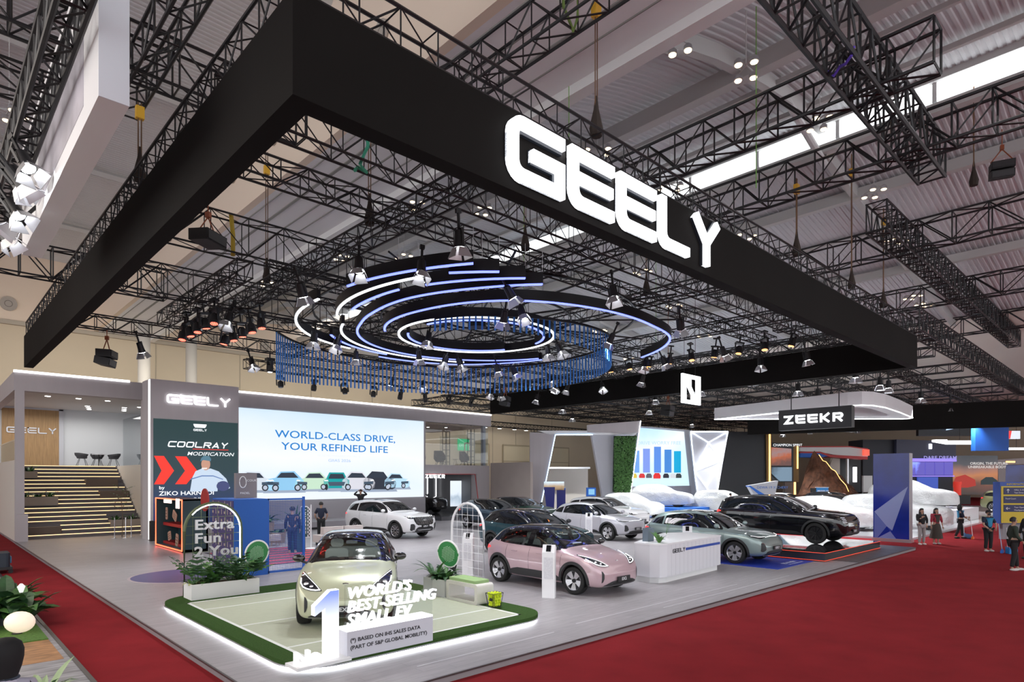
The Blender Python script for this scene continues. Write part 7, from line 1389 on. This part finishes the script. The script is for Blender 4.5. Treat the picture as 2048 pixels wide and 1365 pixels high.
# ---- violet stand, sunset wall, far shop
t = fr('violet_stand', 'dark two-storey stand glowing violet', 'stand', 70); part('dark_wall', pl([(39.20, 7.20), (42.78, 7.20), (42.78, 0.22), (39.20, 0.22)], 0, 3), M('stand_dark', (.012, .014, .024), .5), t); part('upper_wall', pl([(42.66, 7.20), (49.25, 6.98), (49.25, 5.08), (42.66, 5.08)], -.5, 3), M('stand_slate', (.06, .065, .11), .5), t); part('violet_band', pl([(42.66, 5.08), (49.25, 5.08), (49.25, 4.74), (42.66, 4.74)], -.6, 0), em('violet', (.22, .16, .80), 1.6), t); part('emblem', pl([(46.24, 6.70), (46.52, 6.70), (46.52, 6.14), (46.24, 6.14)], -.6, -.5), ledsoft, t)
part('letter_line', text_b('DARE DREAM', .55, .02, 1.1, .01).xf(face_m((*(lambda q: (q[0], -.62, q[1]))((45.57, 4.97)),), 0)), em('violet_text', (.35, .32, .75), .8), t)
for i in range(6):
    x0 = 43.0 + i * 1.05; part('window', B().bb((x0, -.1, (-57.18, 3.24)[1]), (x0 + .95, .1, (-57.18, 4.69)[1])), screen_mat('violet_window_%d' % i, [(0, (.05, .04, .22)), (.5, (.16, .22, .75)), (1, (.10, .06, .45))], R(30 * i), 2.2, 6), t)
part('lower_wall', pl([(42.66, 3.24), (49.25, 3.24), (49.25, 0.22), (42.66, 0.22)], 0, 3), M('stand_dark'), t); part('blue_wall', pl([(45.23, 3.01), (47.47, 3.01), (47.47, 1.34), (45.23, 1.34)], -.2, 0), em('violet_blue', (.05, .10, .50), .8), t); part('violet_line', pl([(42.66, 3.18), (49.25, 3.18), (49.25, 3.07), (42.66, 3.07)], -.25, 0), em('violet', (.22, .16, .80), 1.6), t)
t = fr('sunset_wall', 'large sunset picture wall with a red car', 'stand wall', 74); part('wall', pl([(52.07, 5.56), (57.38, 5.56), (57.38, 0.95), (52.07, 0.95)], 0, .6), screen_mat('sunset_wall_picture', [(0, (.05, .035, .03)), (.25, (.16, .06, .04)), (.5, (.55, .20, .07)), (.62, (.35, .16, .12)), (.8, (.07, .07, .08)), (1, (.04, .045, .055))], 0, .9, 1.2), t)
part('letter_line', text_b('ORIGIN, THE FUTURE', .42, .01, 1.1, .006).xf(face_m((*(lambda q: (q[0], -.03, q[1]))((54.08, 4.49)),), 0)), em('poster_text', (.65, .62, .60), .9), t); part('letter_line', text_b('UNBREAKABLE BODY', .42, .01, 1.1, .006).xf(face_m((*(lambda q: (q[0], -.03, q[1]))((53.84, 4.08)),), 0)), em('poster_text', (.65, .62, .60), .9), t)
part('printed_car', pl([(52.07, 2.25), (52.42, 3.02), (53.49, 3.31), (54.67, 2.72), (54.78, 2.01), (53.78, 1.78), (52.07, 1.78)], -.04, 0), em('print_red_car', (.40, .03, .02), .9), t); part('printed_car', pl([(55.37, 2.60), (55.96, 3.02), (56.73, 3.02), (57.32, 2.60), (57.32, 2.13), (55.37, 2.13)], -.04, 0), em('print_dark_car', (.02, .035, .04), .8), t)
t = fr('far_shop', 'pale framed stand at the right picture edge', 'stand', 80); part('frame', pl([(62.03, 5.26), (67.40, 5.58), (67.40, 4.75), (63.06, 4.62), (62.93, 0.16), (62.16, 0.16)], 0, 1), wall_m, t); part('interior', pl([(62.93, 4.62), (68.03, 4.62), (68.03, 0.16), (62.93, 0.16)], 1.5, 2), screen_mat('shop_picture', [(0, (.04, .03, .04)), (.5, (.06, .07, .20)), (1, (.03, .03, .05))], R(30), .8, 5), t); part('lit_sign', pl([(63.06, 5.07), (64.20, 5.07), (64.20, 4.88), (63.06, 4.88)], -.05, 0), M('gold_led'), t)
t = fr('orange_frame', 'orange light frame behind the blue pylon', 'frame', 62); part('light', B().tube([(x, 0, z) for x, z in ((39.27, 2.11), (40.95, 2.11), (40.95, 1.27))], .06, 5), M('gold_led'), t); part('post', B().bar((*(40.95, 1.27)[:1], 0, .1), (*(40.95, 1.27)[:1], 0, (40.95, 1.27)[1]), .05, 6), black, t)
t = fr('flyer_wall', 'white notice stand with red panel behind the pylon', 'notice stand', 66); part('board', pl([(37.01, 3.16), (37.96, 3.16), (37.96, 1.43), (37.01, 1.43)], 0, .3), whitem, t); part('red_panel', pl([(41.28, 3.06), (42.02, 3.06), (42.02, 2.11), (41.28, 2.11)], 0, .3), red, t)
t = fr('red_drum', 'red drum-shaped display by the sunset wall', 'display', 70); part('drum', B().lathe([(.35, 0), (.35, 1.2), (.4, 1.2), (.4, 1.5)], 16, (((49.76, 56.34)[0]), 0, 1.0)), M('drum_red', (.6, .03, .02), emit=.4, ec=(.7, .05, .03)), t); part('table', B().box(((49.76, 56.34)[0], 0, .5), (2.2, 1, 1.0)), black, t)
t = fr('price_board', 'blue and white price board in front of the off-road car', 'sign', 50); part('board', pl([(24.29, 2.14), (25.25, 2.14), (25.25, 1.26), (24.29, 1.26)], 0, .15), M('board_blue', (.03, .22, .55), .5), t); part('border', pl([(24.25, 2.18), (25.29, 2.18), (25.29, 2.14), (24.25, 2.14)], -.01, .15), white, t); part('leg', pl([(23.85, 2.10), (24.29, 2.10), (24.29, 1.18), (23.85, 1.18)], .02, .1), black, t); part('letter_line', text_b('PREMIUM', .22, .004, 1.0).xf(face_m((*(lambda q: (q[0], -.01, q[1]))((24.37, 1.78)),), 0)), whitem, t)
# ---- blue pylon at the corner of the aisle
t = thing('blue_pylon', 'tall deep blue pylon printed with a pale shard', 'pylon', (28.95, 2.4, .1), R(-90)); part('body', B().bb((0, 0, 0), (1.45, .45, 3.92)), M('pylon_blue', (.008, .022, .24), .18, noise_=(1.2, .85)), t); part('side_strip', B().bb((1.45, 0, 0), (1.47, .45, 3.92)), M('pylon_grey', (.38, .38, .42), .4), t); part('base_trim', B().bb((-.05, -.03, -.1), (1.52, .5, .05)), alu, t)
pf_ = lambda poly, m_, d: part('printed_shard', B().yprism(poly, -d, 0), m_, t)
pf_([(.04, 1.25), (1.40, 2.42), (.78, .42), (.56, .6)], M('shard_pale', (.22, .27, .50), .25), .004); pf_([(.04, 1.22), (.56, .6), (.16, .03), (.04, .03)], M('shard_mid', (.10, .14, .38), .25), .004); pf_([(.16, .03), (.70, .38), (.95, .03)], M('shard_light', (.16, .2, .45), .25), .003); pf_([(.56, .6), (.78, .42), (.70, .38)], M('shard_blue', (.03, .05, .3), .25), .005)
# ---- direction board
t = thing('direction_board', 'yellow and blue direction board with three navy arrow panels', 'sign', (33.9, -1.55, 0), R(-45)); part('case', B().bb((0, 0, .75), (2.0, .45, 2.72)), M('board_royal', (.02, .07, .35), .4), t); part('yellow_face', B().bb((.04, -.03, .78), (1.6, 0, 2.52)), M('board_yellow', (.62, .47, .03), .5), t); part('foot', B().bb((.2, .1, 0), (1.7, .35, .75)), M('foot_grey', (.25, .25, .27), .6), t); part('header', text_b('INFORMATION', .13, .01, 1.1).xf(face_m((.3, -.005, 2.57), 0)), M('board_yellow'), t)
for i, z in enumerate((2.13, 1.72, 1.31)):
    p_ = part('panel', B().bb((.14, -.045, z), (1.5, -.03, z + .33)), M('panel_navy', (.01, .012, .09), .4), t); ax, ay = ((.34, z + .16), (1.28, z + .16), (.34, z + .16))[i]; aw = M('arrow_white', (.7, .7, .72), .5); dx, dy = ((0, 1), (1, 0), (-1, 0))[i]; s_ = .09
    part('arrow', stroke([(ax - dx * s_, ay - dy * s_), (ax + dx * s_, ay + dy * s_)], .025, 0, .004).join(stroke([(ax + dx * s_ - (dx + dy) * .06, ay + dy * s_ - (dy - dx) * .06 - (0 if dy else 0)), (ax + dx * s_, ay + dy * s_), (ax + dx * s_ - (dx - dy) * .06, ay + dy * s_ - (dy + dx) * .06)], .025, 0, .004)).xf(face_m((0, -.046, 0), 0)), aw, p_)
    for k, ln_ in enumerate((('HALL 5-10', 'Test Drive'), ('Food Court', ''), ('Tour Operator', 'Headquarter'))[i]):
        if ln_: part('letter_line', text_b(ln_, .10, .004, 1.0).xf(face_m(((.62, .22, .62)[i], -.046, z + .18 - .13 * k), 0)), aw, p_)
# ================================================================== people
def skinned(name, J, bones, mat_, parent, root, sub=2, **kw):
    names = list(J); me = bpy.data.meshes.new(name); me.from_pydata([J[n][0] for n in names], [(names.index(a), names.index(b)) for a, b in bones], [])
    o = bpy.data.objects.new(name, me); TMP.collection.objects.link(o); o.modifiers.new('k', 'SKIN').use_smooth_shade = True
    sv = me.skin_vertices[0].data
    for i, n in enumerate(names): sv[i].radius = (J[n][1], J[n][1]) if not isinstance(J[n][1], tuple) else J[n][1]; sv[i].use_root = (n == root)
    s = o.modifiers.new('s', 'SUBSURF'); s.levels = s.render_levels = sub
    dg = tmp_graph(); out = bpy.data.meshes.new_from_object(o.evaluated_get(dg)); bpy.data.objects.remove(o); out.materials.clear(); out.materials.append(mat_)
    out.polygons.foreach_set('use_smooth', [True] * len(out.polygons)); return link(name, out, parent, **kw)
def person(label, loc, rz, h=1.68, top=None, bottom=None, shoes=None, hairm=hair, long_hair=False, cap_m=None, veil=None, el=((.02, .24, 1.12), (.02, -.24, 1.12)), hd=((.08, .25, .88), (.08, -.25, .88)), feet=((0, .10), (0, -.10)), sleeve=.5, skirt=None, sk=skin, turn=0, jacket=None, mask=False):
    t = thing('person', label, 'person', loc, rz); k = h / 1.70; t.scale = (k, k, k)
    (lx, ly), (rx, ry) = feet; eL, eR = V(el[0]), V(el[1]); hL, hR = V(hd[0]), V(hd[1])
    J = dict(pelvis=((0, 0, .95), .115), belly=((.0, 0, 1.08), .11), chest=((.0, 0, 1.26), .125), neckb=((-.005, 0, 1.42), .06), neck=((.0, 0, 1.47), .05), jaw=((.03, 0, 1.535), .062), head=((.015, 0, 1.60), .088), crown=((.0, 0, 1.65), .065),
             shL=((0, .165, 1.385), .055), elL=(eL, .04), wrL=(hL, .026), shR=((0, -.165, 1.385), .055), elR=(eR, .04), wrR=(hR, .026),
             hipL=((0, .09, .90), .088), knL=((.02 + lx * .5, (.09 + ly) / 2, .50), .056), anL=((lx - .02, ly, .09), .037), toeL=((lx + .12, ly * 1.1, .035), .032), hipR=((0, -.09, .90), .088), knR=((.02 + rx * .5, (-.09 + ry) / 2, .50), .056), anR=((rx - .02, ry, .09), .037), toeR=((rx + .12, ry * 1.1, .035), .032))
    bo = [('pelvis', 'belly'), ('belly', 'chest'), ('chest', 'neckb'), ('neckb', 'neck'), ('neck', 'jaw'), ('jaw', 'head'), ('head', 'crown')]
    for s in 'LR': bo += [('chest', 'sh' + s), ('sh' + s, 'el' + s), ('el' + s, 'wr' + s), ('pelvis', 'hip' + s), ('hip' + s, 'kn' + s), ('kn' + s, 'an' + s), ('an' + s, 'toe' + s)]
    body = skinned('body', J, bo, sk, t, 'pelvis')
    # face and hair on the head, turned towards what the person looks at
    hc = V((.012, 0, 1.60)); rt = Matrix.Translation(hc) @ Matrix.Rotation(turn, 4, 'Z')
    f = B().add([(.088, -.014, -.035), (.088, .014, -.035), (.118, 0, -.035), (.092, 0, .02)], [(0, 1, 2), (0, 2, 3), (1, 3, 2), (0, 3, 1)]).ball((0, .088, -.01), .022, 6, 5, (.7, .4, 1)).ball((0, -.088, -.01), .022, 6, 5, (.7, .4, 1))
    part('nose_and_ears', f.xf(rt), sk, body); part('eyes', B().ball((.083, .033, .005), .011, 6, 5).ball((.083, -.033, .005), .011, 6, 5).xf(rt), hair, body); part('mouth', B().box((.088, 0, -.058), (.006, .045, .008)).xf(rt), M('lip', (.28, .11, .09), .6), body)
    hb = B()
    for i in range(9):
        for j in range(16):
            ph = PI * .5 * (1 - i / 8 * 1.25); th = 2 * PI * j / 16; r = .104; z = math.sin(ph); c = math.cos(ph)
            fr_ = .62 if (math.cos(th) > .25 and ph < .5) else 1.0
            hb.v.append((r * c * math.cos(th) * fr_ - .012, r * c * math.sin(th) * .92 * (1 if fr_ == 1 else .9), max(r * z * 1.08, -.035 if math.cos(th) > .25 else -.09) + .02))
    hb.f = [(i * 16 + j, i * 16 + (j + 1) % 16, (i + 1) * 16 + (j + 1) % 16, (i + 1) * 16 + j) for i in range(8) for j in range(16)]
    if not veil: part('hair', hb.xf(rt), hairm, t, 60)
    if long_hair: part('long_hair', B().lathe([(.098, .06), (.115, -.06), (.125, -.22), (.09, -.36), (.03, -.40)], 14).xf(rt @ Matrix.Translation((-.045, 0, 0)) @ Matrix.Diagonal((.62, 1, 1, 1))), hairm, t, 60)
    if veil: part('head_scarf', hb.ball((-.02, 0, -.05), .125, 14, 9, (.9, .95, 1.35)).xf(rt @ Matrix.Translation((-.022, 0, .0))), veil, t, 60)
    if cap_m: part('cap', B().lathe([(.001, .125), (.06, .118), (.10, .08), (.108, .03)], 14, cap=False).add([(.08, -.07, .045), (.08, .07, .045), (.185, .05, .03), (.185, -.05, .03), (.08, -.07, .035), (.08, .07, .035), (.185, .05, .02), (.185, -.05, .02)], [(0, 1, 2, 3), (7, 6, 5, 4), (3, 2, 6, 7)]).xf(rt), cap_m, t, 50)
    if mask: part('face_mask', B().ball((.05, 0, -.045), .062, 10, 7, (.75, 1, .85)).xf(rt), M('mask_dark', (.03, .03, .035), .8), t, 60)
    # hands: palm, four unequal fingers, thumb from the side of the palm
    for s, e, w in (('L', eL, hL), ('R', eR, hR)):
        d = (w - e).normalized(); sd = V((0, 1, 0)).cross(d); sd = sd.normalized() if sd.length > .1 else V((1, 0, 0)); u = d.cross(sd); hbm = B(); c0 = w + d * .045
        hbm.ball(tuple(c0), .042, 8, 6, (.62, .62, 1.1))
        for q, (o_, L) in enumerate(((-.027, .065), (-.009, .078), (.009, .074), (.027, .058))): b0 = w + d * .075 + sd * o_; b1 = b0 + d * L * .55 + u * .006; hbm.tube([b0, b1, b1 + d * L * .4 + u * .022], [.0095, .009, .006], 5)
        b0 = w + d * .03 + sd * (-.036); hbm.tube([b0, b0 + d * .03 - sd * .022, b0 + d * .06 - sd * .022 + u * .01], [.011, .010, .007], 5); part('hand', hbm, sk, body, 60)
    if top:
        T = {n: (J[n][0], J[n][1] + .026) for n in ('pelvis', 'belly', 'chest', 'neckb', 'shL', 'shR')}; T['pelvis'] = ((0, 0, .93), .128); T['neckb'] = (J['neckb'][0], .066)
        for s, e, w in (('L', eL, hL), ('R', eR, hR)):
            a = V(J['sh' + s][0])
            if sleeve <= .5: T['el' + s] = (a + (e - a) * sleeve * 2 * .8, .058)
            else: T['el' + s] = (e, .055); T['wr' + s] = (e + (w - e) * (sleeve - .5) * 2 * .93, .042)
        bt = [('pelvis', 'belly'), ('belly', 'chest'), ('chest', 'neckb'), ('chest', 'shL'), ('chest', 'shR'), ('shL', 'elL'), ('shR', 'elR')] + ([('elL', 'wrL'), ('elR', 'wrR')] if sleeve > .5 else []); skinned('shirt', T, bt, top, t, 'chest')
    if jacket:
        vest = {n: (J[n][0], J[n][1] + .024) for n in ('belly', 'chest')}; vest['pelvis'] = ((0, 0, .98), .133); vest['neckb'] = ((0, 0, 1.36), .10); skinned('vest', vest, [('pelvis', 'belly'), ('belly', 'chest'), ('chest', 'neckb')], jacket, t, 'chest')
    if bottom and not skirt:
        T = {n: (J[n][0], J[n][1] + .016) for n in ('pelvis', 'hipL', 'knL', 'hipR', 'knR')}
        for s in 'LR': T['kn' + s] = (J['kn' + s][0], .075); T['an' + s] = (V(J['an' + s][0]) + V((0, 0, .02)), .062)
        skinned('trousers', T, [('pelvis', 'hipL'), ('hipL', 'knL'), ('knL', 'anL'), ('pelvis', 'hipR'), ('hipR', 'knR'), ('knR', 'anR')], bottom, t, 'pelvis')
    if skirt:
        sb = B(); n = 20
        for z, r in ((1.0, .125), (.9, .165), (.6, .215), (.28, .27)): sb.v += [(r * math.cos(2 * PI * j / n) * (1 + .05 * math.sin(j * 2.5)), r * math.sin(2 * PI * j / n) * (1 + .05 * math.sin(j * 2.5)), z) for j in range(n)]
        sb.f = [(i * n + j, i * n + (j + 1) % n, (i + 1) * n + (j + 1) % n, (i + 1) * n + j) for i in range(3) for j in range(n)]; part('skirt', sb, skirt, t, 60)
    for (x, y) in feet:
        part('shoe', B().ball((x + .05, y * 1.05, .045), .06, 12, 7, (2.2, .82, .75)), shoes or black, t, 60)
    return t
navyc = M('cloth_navy', (.012, .018, .04), .85); blkc = M('cloth_black', (.012, .012, .014), .85); teal_c = M('cloth_cyan', (.03, .24, .42), .8); greyt = M('cloth_grey', (.30, .28, .28), .85); redc = M('cloth_red', (.30, .02, .04), .8); brownc = M('cloth_brown_skirt', (.05, .042, .035), .85); greenj = M('cloth_dark_green', (.02, .032, .022), .85); wshoe = M('shoe_white', (.62, .60, .58), .6); jump = M('cloth_jumpsuit', (.015, .022, .06), .85); lav = M('cloth_lavender', (.45, .43, .52), .85)
view = R(226)       # heading towards the camera
person('person in a dark navy suit and cap behind the wire fence', (6.95, 15.4, .1), R(60), 1.72, jump, jump, M('shoe_tan', (.35, .28, .2), .6), cap_m=blkc, sleeve=1)
person('person in a navy T-shirt seen from behind near the sofa', (10.0, 19.2, .1), R(60), 1.72, navyc, blkc, el=((.0, .27, 1.12), (0, -.27, 1.12)), hd=((.16, .22, .98), (.16, -.22, .98)))
person('person in dark clothes raising both hands to the head by the screen', (15.75, 25.7, .52), R(230), 1.7, blkc, blkc, el=((.08, .38, 1.42), (.08, -.38, 1.42)), hd=((.06, .15, 1.62), (.06, -.15, 1.62)), sleeve=1)
person('person in black bending over beside the boxy covered car', (40.6, 15.4, .1), R(-20), 1.66, blkc, blkc, sleeve=1, turn=R(10), hd=((.25, .12, 1.0), (.25, -.12, 1.0)))
person('long-haired person in a black top and grey trousers in the aisle', (28.45, .35, 0), view, 1.57, blkc, greyt, wshoe, long_hair=True, el=((.05, .22, 1.15), (.06, -.25, 1.14)), hd=((.12, .16, .95), (.20, -.14, 1.28)), sleeve=.9)
person('long-haired person in a red shirt and long dark pinafore in the aisle', (29.2, -.02, 0), view, 1.57, redc, None, wshoe, long_hair=True, skirt=brownc, jacket=brownc, sleeve=.7, hd=((.05, .27, .86), (.05, -.27, .88)))
person('cleaner in a cyan vest and head scarf with broom beside the white floor', (33.1, -.15, 0), R(-70), 1.62, navyc, blkc, veil=blkc, jacket=teal_c, el=((.1, .22, 1.14), (.1, -.22, 1.12)), hd=((.30, .05, 1.0), (.30, -.1, 1.08)), sleeve=.6, feet=((.12, .1), (-.2, -.1)))
person('cleaner in a cyan shirt and dark mask in front of the direction board', (27.4, -2.15, 0), view, 1.62, navyc, blkc, wshoe, veil=None, jacket=teal_c, el=((.1, .26, 1.12), (.08, -.26, 1.12)), hd=((.26, .12, .98), (.24, -.16, .96)), sleeve=.5, mask=True, cap_m=blkc)
person('person in a dark green jacket and white shoes at the right edge', (21.7, -3.7, 0), R(-62), 1.66, greenj, blkc, wshoe, el=((-.05, .24, 1.12), (.0, -.24, 1.12)), hd=((.12, .24, .92), (.16, -.22, .96)), sleeve=1, feet=((.16, .1), (-.06, -.1)), turn=R(15))
person('person in black standing behind the green jacket', (25.6, -3.6, 0), R(150), 1.7, blkc, blkc, sleeve=1)
person('person in a lavender shirt and dark cap in the left foreground', (-2.72, -1.15, .0), R(60), 1.66, lav, blkc, hairm=hair, sleeve=.5, cap_m=None)
for ob in [o for o in col.objects if o.get('category') == 'person' and 'lavender' in o['label']]:
    part('round_cap', B().lathe([(.085, -.13), (.108, -.06), (.122, .01), (.124, .07), (.108, .125), (.07, .155), (.001, .165)], 18, (-.012, 0, 1.60), cap=False), M('cap_black', (.006, .006, .007), .8), ob, 60); part('collar', B().lathe([(.115, 1.40), (.085, 1.45), (.078, 1.50), (.07, 1.50)], 16, cap=False), lav, ob, 60); part('lanyard', B().tube([(.075 * math.cos(a), .085 * math.sin(a), 1.46) for a in [k * .449 for k in range(14)]], .012, 5, True), M('lanyard_dark', (.03, .04, .06), .6), ob)
# cleaning tools
def broom(lab, loc, c1, c2): t = thing('broom', lab, 'broom', loc, 0, 'brooms'); part('stick', B().bar((0, 0, .1), (.05, .12, 1.12), .014, 6), c1, t); part('brush', B().prism([(-.16, -.04), (.16, -.04), (.16, .04), (-.16, .04)], 0, .1).box((0, 0, .12), (.12, .05, .06)), c2, t)
def pan(lab, loc, c): t = thing('dustpan', lab, 'dustpan', loc, R(30), 'dustpans'); part('scoop', B().bb((-.16, -.14, 0), (.16, .14, .02)).bb((-.16, .12, 0), (.16, .14, .26)).bb((-.16, -.14, 0), (-.145, .14, .2)).bb((.145, -.14, 0), (.16, .14, .2)), c, t); part('stick', B().bar((0, .13, .2), (0, .16, 1.0), .013, 6), alu, t)
broom('broom with orange brush held by the head-scarfed cleaner', (33.2, -.62, 0), white, M('brush_orange', (.8, .15, .02), .6)); pan('dark blue dustpan beside the orange broom', (33.5, -.35, 0), M('pan_blue', (.05, .14, .3), .5))
broom('broom with blue brush in front of the direction board', (27.3, -2.6, 0), M('stick_blue', (.35, .5, .7), .5), bluem); pan('bright blue dustpan on the carpet by the direction board', (27.2, -2.9, 0), M('pan_cyan', (.02, .25, .6), .5))
bpy.data.scenes.remove(TMP)
